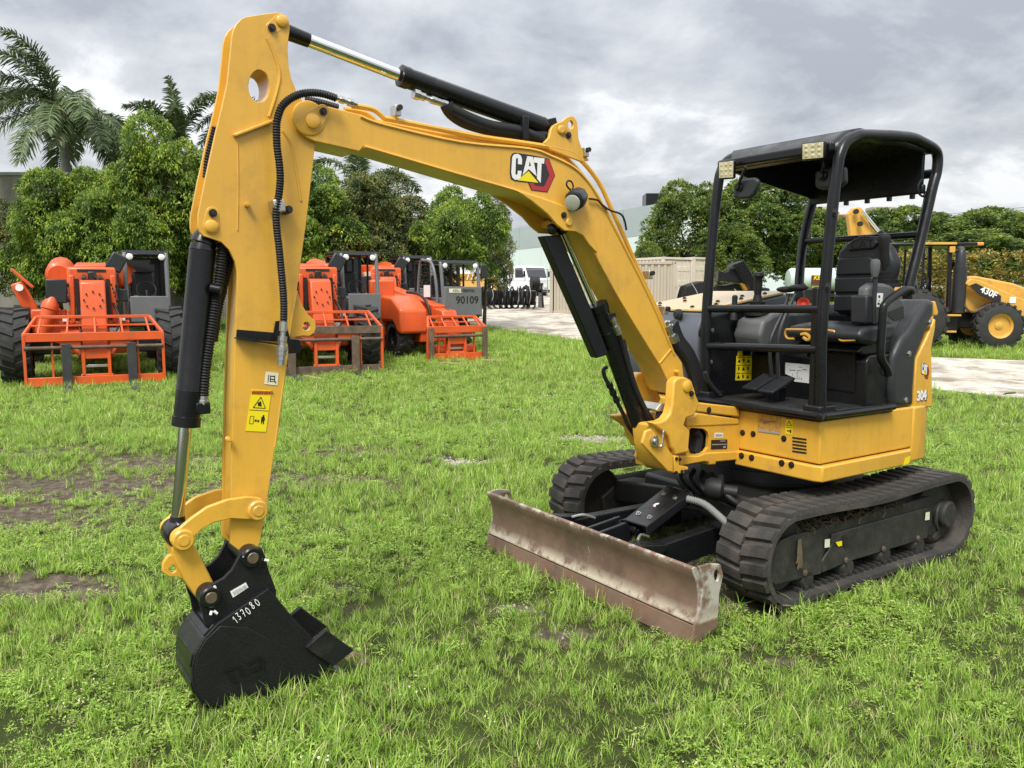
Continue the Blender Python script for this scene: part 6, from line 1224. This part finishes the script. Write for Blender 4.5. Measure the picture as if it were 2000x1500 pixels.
# ================================================= TREES
M['lf1'] = leafmat('mango_leaf_bright', (.10, .19, .03), (.30, .44, .085), (.48, .48, .13), .36, .42, .93, 1.1)
M['lf2'] = leafmat('mango_leaf_dark', (.07, .11, .035), (.21, .26, .085), (.36, .27, .14), .3, .45, .90, 1.1)
M['lf3'] = leafmat('tree_leaf_mid', (.08, .15, .03), (.25, .35, .085), (.36, .36, .12), .32, .45, .94, .8)
M['lf4'] = leafmat('hedge_leaf', (.10, .14, .025), (.34, .34, .08), (.46, .32, .10), .25, .5, .88, 1.2)
M['bark'] = mat('bark', (.09, .075, .06), .9, var=.25, vscale=6, bump=.5, bscale=18)
M['palmf'] = leafmat('palm_leaflet', (.06, .10, .04), (.16, .22, .09), (.28, .28, .14), .22, .4, .93)
def crown_data(r, blobs, n, ll, lw, droop, k0=7, k1=10, up=-.55):
    B = np.array(blobs, float); w = B[:, 3] ** 2; bi = r.choice(len(B), n, p=w / w.sum()); d = r.normal(size=(n, 3)); d /= np.linalg.norm(d, axis=1)[:, None]
    bad = d[:, 2] < up; d[bad, 2] *= -1
    rad = B[bi, 3] * (.72 + .34 * r.uniform(size=n) ** .5); c = B[bi, :3] + d * rad[:, None] * np.array([1, 1, .82])
    inside = np.zeros(n, bool)
    for b in B: inside |= np.linalg.norm((c - b[:3]) / np.array([1, 1, .82]), axis=1) < b[3] * .62
    c, d = c[~inside], d[~inside]; n = len(c); V = []; kk = r.integers(k0, k1 + 1, n); K = k1; allV = []
    for k in range(K):
        m = kk > k; cc_, dd = c[m], d[m]; q = len(cc_); a = r.uniform(0, 6.283, q); rad_ = np.stack([np.cos(a), np.sin(a), np.zeros(q)], -1)
        e = rad_ * .8 + dd * .55 + np.array([0, 0, .35]) + r.normal(0, .25, (q, 3)); e /= np.linalg.norm(e, axis=1)[:, None]; L = ll * r.uniform(.65, 1.2, (q, 1))
        side = np.cross(e, np.array([0, 0, 1.0])) + r.normal(0, .35, (q, 3)); side /= np.linalg.norm(side, axis=1)[:, None] + 1e-9; base = cc_ + r.normal(0, .05, (q, 3))
        mid = base + e * L * .5; tip = base + e * L * .78 + np.array([0, 0, -1.0]) * L * droop * r.uniform(.5, 1.1, (q, 1)); s = side * lw * L
        allV.append(np.stack([base, mid + s, tip, mid - s], 1))
    A = np.concatenate(allV); return A.reshape(-1, 3), np.arange(len(A) * 4).reshape(-1, 4)
def blobs_for(r, W, H, z0, n, fl=.5):
    out = [(0, 0, z0 + (H - z0) * .48, min(W * .34, (H - z0) * .40))]
    for i in range(n):
        a = r.uniform(0, 6.283); t = r.uniform(.0, 1); z = z0 + (H - z0) * (.12 + .74 * t); k = math.sin(math.pi * (.22 + .66 * t)) ** .7; rr = W * .5 * k * r.uniform(.55, .85); b = W * r.choice([.06, .08, .11, .14, .17]); rr *= 1.0 + (.10 if b < .1 * W else 0); out.append((rr * math.cos(a), rr * math.sin(a), z, b))
    return out
def trunk_mesh(r, H, z0, W, tr, nl=7):
    g = G(); lean = (r.uniform(-.3, .3), r.uniform(-.3, .3)); top = (lean[0], lean[1], z0 + (H - z0) * .45)
    def limb(a, b, r0, r1, kink):
        a, b = Vector(a), Vector(b); P = [a.lerp(b, t) + Vector((r.normal(0, kink), r.normal(0, kink), 0)) * (0 < t < 1) for t in (0, .3, .6, 1)]; vs = []; n = 7
        for i, p in enumerate(P):
            q = r0 + (r1 - r0) * i / 3
            for k in range(n): vs.append(p + Vector((q * math.cos(6.283 * k / n), q * math.sin(6.283 * k / n), 0)))
        g.add(vs, [(i * n + k, i * n + (k + 1) % n, (i + 1) * n + (k + 1) % n, (i + 1) * n + k) for i in range(3) for k in range(n)])
    limb((0, 0, -.2), top, tr, tr * .55, .06)
    for i in range(nl):
        a = r.uniform(0, 6.283); t = r.uniform(.45, 1); s = Vector((0, 0, 0)).lerp(Vector(top), t); e = s + Vector((math.cos(a) * W * .3, math.sin(a) * W * .3, (H - z0) * r.uniform(.15, .4))); limb(s, e, tr * .45, tr * .12, .1)
    return g
CR = {}
def crown_kind(key, seed, W, H, z0, nb, n, m, ll=.30, lw=.13, droop=.42, k0=7, k1=10):
    r = np.random.default_rng(seed); V, Fc = crown_data(r, blobs_for(r, W, H, z0, nb), n, ll, lw, droop, k0, k1); CR[key] = (fastmesh('crown', V, Fc, M[m]), trunk_mesh(r, H, z0, W, .16 * W / 5).mesh('trunk', M['bark']), W, H)
crown_kind('a', 1, 5.6, 6.4, .9, 34, 6800, 'lf1', .27); crown_kind('b', 2, 5.2, 6.2, .8, 32, 6600, 'lf1', .27); crown_kind('c', 3, 5.4, 6.2, 1.0, 32, 6400, 'lf2', .25); crown_kind('d', 4, 5.0, 6.4, 1.6, 26, 4400, 'lf1', .28); crown_kind('e', 5, 5.2, 6.0, 1.4, 22, 3000, 'lf2', .24, .15)
crown_kind('f', 6, 8, 8, 1.2, 46, 6000, 'lf3', .38, .17, .3, 6, 8); crown_kind('g', 7, 8, 7.4, 1.0, 46, 6000, 'lf3', .36, .17, .3, 6, 8)
def tree(key, u, vtop, D, wpx, label, rz, group, name='mango_tree', cat='tree'):
    cm, tm, W, H = CR[key]; x = (u - 1000) / F * D * 1.0; z = gz(x, D); top = at(u, vtop, D).z; h = top - z; w = wpx / F * D
    e = empty(name, (at(u, 572, D).x, D, z), rz); e.scale = (w / W, w / W, h / H); tag(e, label, cat, group); inst('crown', cm, e); inst('trunk', tm, e); return e
GL, GRt = 'leafy trees behind the telehandlers', 'trees behind the yard'
for a in (('c', -10, 385, 27.5, 170, 'dark leafy tree cut by the left picture edge', .4), ('b', 118, 318, 26.8, 190, 'bright leafy tree below the large left palm', 2.0), ('a', 338, 222, 26.5, 250, 'tallest bright green mango tree, left of the yellow stick', 1.1), ('b', 218, 292, 26.2, 200, 'bright leafy tree directly behind the left telehandler boom', 4.7), ('b', 420, 290, 28, 230, 'bright leafy tree mostly hidden behind the yellow stick', 3.0), ('a', 590, 312, 27, 250, 'bright leafy tree just right of the yellow stick', 4.0), ('c', 745, 322, 28.5, 230, 'olive brown mango tree under the middle of the boom', .2), ('c', 690, 392, 27.4, 200, 'lower dark leafy tree behind the rusty fork telehandler', 2.4), ('d', 895, 345, 27.2, 185, 'bright green tree above the cab numbered 90109', 5.0), ('e', 945, 372, 29.5, 130, 'thin reddish green tree with leaning trunk nearest the warehouse', 1.6), ('c', 820, 420, 30, 200, 'dark leafy tree filling the gap left of the bright one', 4.4), ('b', 620, 455, 25.6, 190, 'low bright leafy bush above the rusty telehandler cab', 5.5), ('c', 200, 400, 29.5, 320, 'shadowy leafy tree in the gap behind the left telehandler cab', 5.1)):
    tree(*a[:6], a[6], GL)
for a in (('f', 1345, 352, 49, 185, 'broad tree left of the near canopy post behind the tan containers', .3), ('g', 1470, 352, 52, 240, 'tall dark tree filling the view through the canopy', 1.4), ('g', 1560, 410, 50, 200, 'round tree below the red roof beside the white tank', 2.5), ('f', 1420, 435, 47, 150, 'lighter green tree behind the container nearest the canopy', 3.3), ('f', 1625, 425, 54, 170, 'tree behind the backhoe boom', 4.2), ('g', 1745, 408, 56, 210, 'tree left of the excavator rear post behind the backhoe', .9), ('f', 1860, 412, 56, 230, 'tree above the backhoe roof', 2.0), ('g', 1970, 405, 57, 240, 'tree cut by the right picture edge', 5.2), ('g', 1680, 470, 50, 200, 'low tree behind the excavator seat', 3.8), ('f', 1900, 450, 50, 300, 'wide low tree right behind the hedge', 1.0), ('f', 1265, 470, 46, 70, 'small bushy tree beside the boom at the warehouse corner', 1.0)):
    tree(*a[:6], a[6], GRt, 'broadleaf_tree')
# hedge
r = np.random.default_rng(9); D_ = 33; x0, x1 = at(1690, 572, D_).x, at(2120, 572, D_ + 3).x; bl_ = [(x0 + (x1 - x0) * i / 26, (i % 3) * .25, h, .75) for i in range(27) for h in (.7, 1.5, 2.2)]
V, Fc = crown_data(r, bl_, 6500, .20, .24, .1, 5, 7, -1); e = empty('hedge', (0, D_, gz(0, D_)), R(3)); tag(e, 'clipped hedge with yellowing leaves behind the backhoe', 'hedge'); inst('foliage', fastmesh('foliage', V, Fc, M['lf4']), e)
g = G()
for i in range(9): g.cyl((x0 + (x1 - x0) * i / 8, .2, -.2), (x0 + (x1 - x0) * i / 8, .2, 1.6), .06, n=6)
g.obj('stems', M['bark'], e)
# palms
def palm(loc, h, nf, L, label, seed, bias=0.0, wind=(-.12, 0)):
    r = np.random.default_rng(seed); e = empty('royal_palm', loc); tag(e, label, 'palm', 'palms above the leafy trees')
    G().tube([(0, 0, -.3), (.05, 0, h * .4), (.0, 0, h * .8), (0, 0, h)], .17, 10).obj('trunk', mat('palm_bark', (.2, .19, .17), .8, var=.2), e); G().lathe((0, 0, h - .1), (0, 0, h + 1.2), [(0, .17), (.5, .15), (1.3, .06)], 10).obj('crownshaft', M['palmf'], e)
    for f in range(nf):
        a = 6.283 * f / nf + r.uniform(-.25, .25); el = R(r.choice([72, 52, 36, 20, 4, -14]) + r.uniform(-8, 8) + bias); ln = L * r.uniform(.85, 1.1); V = []; Fc = []; P = []; n = 46; p = np.array([0, 0, h + .9]); d = np.array([math.cos(a) * math.cos(el), math.sin(a) * math.cos(el), math.sin(el)])
        for i in range(n + 1):
            P.append(p.copy()); d = d + np.array([wind[0], wind[1], -1.25]) * (.016 + .035 * i / n); d /= np.linalg.norm(d); p = p + d * ln / n
        P = np.array(P); g = G().tube([tuple(q) for q in P[::6]], .02, 4, 2); rach = g.v; off = 0
        for i in range(3, n):
            t = (P[i + 1] - P[i]); t /= np.linalg.norm(t); sd = np.cross(t, [0, 0, 1.0]); sd /= np.linalg.norm(sd) + 1e-6; up = np.cross(sd, t); q = i / n; ll = ln * .19 * math.sin(math.pi * (.12 + .83 * q)) ** .6
            for s in (-1, 1):
                for rep in range(3):
                    dirv = sd * s * r.uniform(.6, 1) + t * r.uniform(.35, .8) + up * r.uniform(-.5, .55); dirv /= np.linalg.norm(dirv); w = np.cross(dirv, up); w /= np.linalg.norm(w) + 1e-6; w = w * .03; b = P[i]; m_ = b + dirv * ll * .55 + (0, 0, -.03); tp = b + dirv * ll + np.array([wind[0] * .3, 0, -.32 * ll * r.uniform(.6, 1.3)]); o = len(V); V += [b - w * .6, b + w * .6, m_ + w, m_ - w, tp + w * .15, tp - w * .15]; Fc += [(o, o + 1, o + 2, o + 3), (o + 3, o + 2, o + 4, o + 5)]
        fr = inst('frond', fastmesh('frond', V, Fc, M['palmf']), e); inst('frond_stem', g.mesh('frond_stem', M['palmf']), fr)
for u, v, D, nf, L, lb, sd, bi in ((122, 218, 33, 24, 3.9, 'large palm with drooping fronds at the upper left', 4, 0), (345, 292, 34, 8, 2.8, 'palm rising behind the tallest bright mango tree, upright fronds showing', 8, 22), (705, 372, 36, 16, 3.4, 'palm behind the boom above the olive brown tree', 12, -5), (515, 250, 36, 12, 3.2, 'palm seen through the hole in the stick', 14, 8)):
    p = at(u, v, D); z = gz(p.x, D); palm((p.x, D, z), p.z - z - 1.0, nf, L, lb, sd, bi)
# ================================================= BUILDINGS
def slab(e, A, B, z0, z1, t, m, name): 
    a, b = Vector((*A, 0)), Vector((*B, 0)); G().bar(Vector((a.x, a.y, (z0 + z1) / 2)), Vector((b.x, b.y, (z0 + z1) / 2)), t, z1 - z0).obj(name, m, e); return e
M['wb1'] = mat('pale_blue_grey_wall', (.64, .70, .77), .8, var=.04, vscale=.3); M['wb2'] = mat('slate_grey_band', (.36, .40, .455), .8, var=.05, vscale=.3); M['conc'] = mat('stained_concrete', (.20, .19, .17), .9, var=.15, vscale=.5, dirt=(.09, .085, .075), dscale=.8, dlo=.5, dhi=.75); M['joint'] = mat('panel_joint', (.25, .26, .27), .9)
wh = empty('warehouse'); tag(wh, 'large pale warehouse with a slate grey top band behind the boom', 'building')
pl_, pr_ = at(985, 452, 107), at(1281, 403, 76); d_ = (Vector((pr_.x, pr_.y)) - Vector((pl_.x, pl_.y))); A_ = Vector((pl_.x, pl_.y)) - d_ * .9; B_ = Vector((pl_.x, pl_.y)) + d_ * 1.02; ztop = 9.8
zb_ = .5; n_ = 11
for i in range(n_):
    a0, b0 = A_.lerp(B_, i / n_), A_.lerp(B_, (i + 1) / n_); q = (b0 - a0).normalized() * .05
    slab(wh, a0 + q, b0 - q, zb_, ztop - 2.7, .3, M['wb1'], 'wall_panel'); slab(wh, a0 + q, b0 - q, ztop - 2.69, ztop, .34, M['wb2'], 'top_band')
slab(wh, A_ + Vector((.0, .1)), B_ + Vector((0, .1)), zb_, ztop - .05, .1, M['joint'], 'joint_backing')
nr = Vector((-d_.y, d_.x)).normalized(); nr = nr if nr.y > 0 else -nr; slab(wh, B_, B_ + nr * 30, zb_, ztop, .3, M['wb1'], 'end_wall')
p = B_ - d_.normalized() * .5; G().box((p.x + .4, p.y + 3, ztop + .5), (2.2, 2.2, 1.4)).obj('roof_unit', M['blk'], wh)
lw = empty('concrete_wall'); tag(lw, 'grey stained concrete wall behind the left trees', 'wall')
for i in range(8): x_ = -32 + i * 2.6; G().box((x_ + 1.3, 32.6, gz(0, 32) + 2.7), (2.54, .2, 6.0)).obj('wall_panel', M['conc'], lw, .01)
for i in range(1, 8): G().box((-32 + i * 2.6, 32.5, gz(0, 32) + 2.65), (.12, .16, 5.9)).obj('joint_post', M['joint'], lw, .01)
G().box((-21.6, 32.58, gz(0, 32) + 5.75), (20.8, .28, .12)).obj('coping', M['joint'], lw, .01)
fb = empty('office_building'); tag(fb, 'far building with red roof edge and roof units behind the right trees', 'building'); D_ = 84
a0, b0 = at(1330, 430, D_), at(1640, 425, D_); zr = at(1560, 432, D_).z
G().box(((a0.x + b0.x) / 2, D_ + 6, zr / 2), (b0.x - a0.x, 12, zr)).obj('wall', mat('pale_render', (.55, .5, .44), .8, var=.05), fb); G().box(((a0.x + b0.x) / 2, D_ - .3, zr + .1), (b0.x - a0.x + .6, 1.2, 1.0)).obj('red_roof_edge', mat('red_tiles', (.42, .10, .09), .7, var=.15, vscale=2), fb, .05)
for u, w in ((1555, 2.6), (1583, 1.8), (1610, 2.2), (1720, 2.4)): q = at(u, 410, D_ + 4); G().box((q.x, D_ + 4, q.z - .3), (w, 2, 1.1)).obj('roof_unit', M['ctan2'], fb, .03)
# ================================================= YARD CLUTTER
def grapple(loc, rz, label, w=1.7):
    e = empty('grapple_bucket', loc, rz); tag(e, label, 'grapple', 'black attachments lined up in the yard'); K = M['blk']
    G().box((0, .3, .55), (w, .08, .7), Matrix.Rotation(.2, 3, 'X')).obj('back_plate', K, e, .01); G().cyl((-w / 2, .3, .9), (w / 2, .3, .9), .07).obj('torsion_tube', K, e)
    for i in range(7):
        x = -w / 2 + w * i / 6; G().prism([(.35, .9), (.3, .35), (.1, .08), (-.55, .0), (-.7, .08), (-.2, .14), (.12, .3), (.22, .5)], x - .02, x + .02, 'X').obj('tine', K, e)
    for s in (-.25, .25):
        for k in (-.12, .12): x = s * w + k; G().tube([(x, .35, .95), (x, .0, 1.12), (x, -.4, .98), (x, -.62, .6), (x, -.6, .3)], .045, 6).obj('claw', K, e)
        G().cyl((s * w, .3, .8), (s * w, -.3, .95), .04).obj('ram', M['chrome'], e)
    for i in range(4): a = random.uniform(-.4, .4) * w; G().tube([(a, .1, .9), (a + .1, -.3, 1.15), (a + .2, -.45, .7), (a + .1, -.3, .3)], .022, 6).obj('hose', M['rub'] if i % 2 else M['zinc'], e)
    return e
for u, v, rz, lb, w in ((965, 604, .3, 'black grapple bucket left of the pair on the pale yard', 1.8), (1012, 604, -.2, 'black grapple bucket right of the pair with looping hoses', 1.7)): grapple(gp(u, v), rz, lb, w)
p = gp(1042, 602); e = empty('hose_reel_attachment', p, .2); tag(e, 'black attachment frame with coiled hoses at the right of the grapples', 'attachment', 'black attachments lined up in the yard')
for x in (-.4, .4): G().prism([(-.5, 0), (.5, 0), (.4, 1.1), (-.1, 1.2)], x - .05, x + .05, 'X').obj('side_frame', M['blk'], e, .02)
G().cyl((-.4, 0, .9), (.4, 0, .9), .1).obj('cross_tube', M['blk'], e); G().lathe((-.2, -.3, 1.3), (.2, -.3, 1.3), [(0, .2), (0, .34), (.4, .34), (.4, .2)], 20).obj('coil', M['rub'], e)
p = gp(915, 601); e = empty('flatbed_trailer', p + Vector((0, 1.5, 0)), 0); tag(e, 'low black trailer behind the cab numbered 90109', 'trailer'); G().box((0, 0, .75), (2.4, 2.5, .5)).obj('bed', M['blk'], e, .04); G().prism([(-1.2, .5), (1.2, .5), (.7, .95), (-.5, .95)], -1.2, -.9).obj('ramp', M['ogry'], e, .02); G().box((0, -1.28, .55), (2.0, .08, .25)).obj('bumper', M['gry'], e, .02)
for x in (-.9, .9): G().lathe((x - .12, 0, .4), (x + .12, 0, .4), [(0, .2), (0, .4), (.24, .4), (.24, .2)], 18).obj('wheel', M['tyre'], e)
def hopper(loc):
    e = empty('rock_bucket', loc, 0); tag(e, 'mustard yellow slotted bucket beyond the cab numbered 90109', 'bucket'); Y_ = mat('mustard_paint', (.42, .22, .015), .5, var=.1)
    G().prism([(-1.4, 0), (1.25, 0), (1.15, .75), (.8, 1.05), (-1.0, 1.05), (-1.4, .75)], -.05, .05).obj('back_plate', Y_, e, .03)
    for i in range(7): x = -.75 + .24 * i; G().bar((x, -.06, .7), (x + .1, -.06, 1.0), .04, .06).obj('slot', M['lamp'], e)
    G().prism([(-.6, 0), (0, 0), (0, .7)], -1.4, 1.25, 'X').obj('floor_plate', Y_, e, .02); return e
p = gp(930, 600); q = at(930, 566, p.y + 3); hopper((q.x, q.y, q.z - .15))
M['vw'] = mat('white_vehicle_paint', (.74, .75, .76), .3, coat=.4)
def truck(loc, rz, label, boxh=2.6, cabs=True, L=5.0, name='box_truck'):
    e = empty(name, loc, rz); tag(e, label, 'truck', 'white trucks behind the yard'); Wt = M['vw']
    if boxh: G().box((0, L * .55, .9 + boxh / 2), (2.2, L * .7, boxh)).obj('cargo_box', Wt, e, .05)
    G().prism([(-.1, .5), (1.6, .5), (1.6, 2.35), (.35, 2.35), (.05, 1.55), (-.1, 1.45)], -.95, .95, 'X').obj('cab', Wt, e, .08, seg=3)
    G().prism([(.0, 1.58), (.28, 2.22), (.30, 2.22), (.03, 1.58)], -.82, .82, 'X').obj('windscreen', M['winglass'], e); 
    for s in (-1, 1): G().prism([(.35, 1.55), (1.3, 1.55), (1.3, 2.2), (.5, 2.2)], s * .952 - .004, s * .952 + .004, 'X').obj('side_window', M['winglass'], e); G().box((s * .65, -.11, .95), (.35, .05, .2)).obj('headlamp', M['lamp'], e, .02); G().box((s * 1.1, .1, 1.8), (.12, .08, .4)).obj('mirror', M['blk'], e, .02)
    G().box((0, -.12, 1.1), (.8, .04, .16)).obj('grille', M['dgry'], e, .01); G().box((0, -.14, .62), (1.9, .12, .22)).obj('bumper', M['dgry'], e, .03)
    for y in (.7, L * .8):
        for s in (-1, 1): G().lathe((s * .95 - .12, y, .42), (s * .95 + .12, y, .42), [(0, .22), (0, .42), (.24, .42), (.24, .22)], 18).obj('wheel', M['tyre'], e)
    return e
p = gp(1046, 594); truck((at(1050, 572, 57).x, 57, gz(0, 57) - .25), R(38), 'white box truck with its cab facing the grapples', .0, L=6); p = gp(1012, 592); t = truck((at(1012, 572, 62).x, 62, gz(0, 60) - .3), R(60), 'white van body behind the grapples', 1.5, L=5)
p = gp(885, 600); e = empty('pickup_truck', p + Vector((-.2, .5, 0)), R(80)); tag(e, 'white pickup truck seen through the cab numbered 90109', 'truck', 'white trucks behind the yard')
G().prism([(-.1, .5), (5, .5), (5, 1.05), (3.4, 1.12), (3.0, 1.75), (1.9, 1.78), (1.3, 1.2), (.1, 1.08), (-.1, .85)], -.95, .95, 'X').obj('body', M['vw'], e, .1, seg=3); G().prism([(1.45, 1.2), (1.95, 1.68), (2.95, 1.66), (3.25, 1.16)], -.955, .955, 'X').obj('side_window', M['winglass'], e)
for y in (.9, 4):
    for s in (-1, 1): G().lathe((s * .9 - .12, y, .4), (s * .9 + .12, y, .4), [(0, .24), (0, .4), (.24, .4), (.24, .24)], 20).obj('wheel', M['tyre'], e)
# black attachments piled behind the hood
D_ = 37
def P38(u, v): p = at(u, v, D_); return (p.x, p.z)
e = empty('attachment_pile', (0, D_, 0)); tag(e, 'black buckets and a ribbed attachment piled behind the excavator hood', 'attachment', 'black attachments lined up in the yard')
k38 = lambda pts: [P38(*q) for q in cc(pts, 2000/260, 1240, 480)]
G().prism(k38([(660,800),(670,740),(710,605),(800,575),(930,535),(1030,540),(1040,700),(980,900),(680,1020)]), -.7, .5).obj('bucket_shell', M['blk_tex'], e, .06)
G().prism(k38([(1040,620),(1200,590),(1330,600),(1480,570),(1900,625),(2000,640),(2000,1000),(1040,1000)]), -.3, 1.2).obj('bucket_shell', M['blk_tex'], e, .06)
for a in ([(800,570),(870,680),(915,810)], [(975,530),(1005,580),(1030,670)], [(1430,650),(1480,710),(1525,790)]): G().tube([(q[0], -.72, q[1]) for q in k38(a)], .02, 6).obj('edge_trim', M['clear'], e)
G().prism(k38([(1355,340),(1390,285),(1550,230),(1800,620),(1700,680),(1640,600),(1475,330),(1370,375)]), -.9, -.1).obj('ribbed_plate', M['dgry'], e, .04); G().prism(k38([(1200,370),(1300,400),(1470,330),(1640,590),(1600,650),(1540,560),(1300,530),(1190,540)]), -.7, -.3).obj('mount_arm', M['blk'], e, .03)
for i in range(6):
    a0, b0 = k38([(1400 + 28 * i, 290 - 10 * i), (1640 + 26 * i, 690 - 14 * i)]); G().cyl((a0[0], -.93, a0[1]), (b0[0], -.93, b0[1]), .03, n=6).obj('rib', M['blk'], e)
G().prism(k38([(1520,560),(1620,590),(1660,650),(1590,680)]), -.75, -.4).obj('yellow_bracket', M['catol'], e, .02); G().box((at(1400, 600, D_).x, .2, 1.2), (3.2, .8, .9)).obj('pallet_base', M['blk'], e)
# tank truck and small yellow plant
p = at(1572, 537, 44); e = empty('tank_trailer', (p.x, 44, gz(0, 44)), 0); tag(e, 'pale green tank trailer with a dark sign seen between the control levers', 'trailer'); zc = p.z - gz(0, 44)
G().lathe((-.95, 0, zc - .25), (2.6, 0, zc - .25), [(0, .2), (.05, .5), (.2, .62), (3.3, .62), (3.5, .5), (3.55, .2)], 24).obj('tank', mat('pale_green_tank', (.52, .62, .60), .4, var=.05), e); G().box((.9, 0, .6), (3.4, 1.2, .2)).obj('frame', M['under'], e)
for x in (0, 1.8): G().lathe((x, -.6, .4), (x, -.4, .4), [(0, .2), (0, .4), (.2, .4), (.2, .2)], 16).obj('wheel', M['tyre'], e)
s = G().box((.62, -.66, zc - .28), (1.0, .03, .5)).obj('sign', mat('maroon_sign', (.10, .03, .025), .5), e); text('lettering', 'KELLY', .30, M['ysk'], s, (.62, -.68, zc - .17), (1, 0, 0), (0, 0, 1), .003, shear=.25, bold=.006)
p = at(1590, 566, 40); e = empty('compactor', (p.x, 40, gz(0, 40)), 0); tag(e, 'small yellow compactor below the tank trailer', 'machine'); G().box((0, 0, .6), (1.1, .5, .9)).obj('frame', M['under'], e, .03); G().box((.15, -.1, p.z - gz(0, 40)), (.45, .4, .3)).obj('engine_cover', M['ysk'], e, .04); G().tube([(-.3, 0, 1.0), (-.5, 0, 1.3), (-.8, 0, 1.3)], .03, 6).obj('handle', M['blk'], e)
# light pole, chain-link fence line, wires, planks
p = at(762, 470, 31); e = empty('light_pole', (p.x, 31, gz(0, 31))); tag(e, 'pale slim pole between the dark trees left of the bright one', 'pole'); G().cyl((0, 0, 0), (0, 0, 4.2), .10, .08).obj('shaft', M['wb1'], e); G().cyl((0, 0, 0), (0, 0, .12), .2).obj('base_flange', M['joint'], e)
e = empty('wire_fence', (0, 56, gz(0, 56))); tag(e, 'thin wire fence in front of the warehouse', 'fence')
for i in range(8): G().cyl((-8 + i * 2.6, 0, 0), (-8 + i * 2.6, 0, 1.9), .03, n=6).obj('post', M['joint'], e)
for z in (.4, 1.1, 1.85): G().cyl((-8, 0, z), (10.2, 0, z), .015, n=5).obj('wire', M['joint'], e)
for i, (u0, v0, u1, v1) in enumerate(((1870, 413, 2060, 396), (1880, 416, 2060, 402))):
    a0, b0 = at(u0, v0, 66), at(u1, v1, 60); a0 = a0 + (a0 - b0) * 1.5; b0 = b0 + (b0 - a0) * .4; tag(G().tube([a0, a0.lerp(b0, .5) - Vector((0, 0, .15)), b0], .022, 5).obj('power_line', M['joint']), ('upper' if i == 0 else 'lower') + ' thin power line crossing the sky at right', 'cable', 'power lines')
for i, (u, v, rz, L, lb) in enumerate(((870, 713, -.35, .9, 'thin wooden batten lying in front of the small telehandler'), (967, 708, -.2, .65, 'thin wooden batten lying right of the small telehandler'), (612, 742, -.9, .7, 'pale wooden stick lying below the rusty fork frame'))):
    p = gp(u, v); o = G().box((0, 0, .05), (L, .07, .03)).obj('wooden_batten', mat('weathered_wood', (.36, .26, .17), .8, var=.15, vscale=9), None, .004); o.location = p; o.rotation_euler.z = rz; tag(o, lb, 'batten', 'wooden battens on the grass')
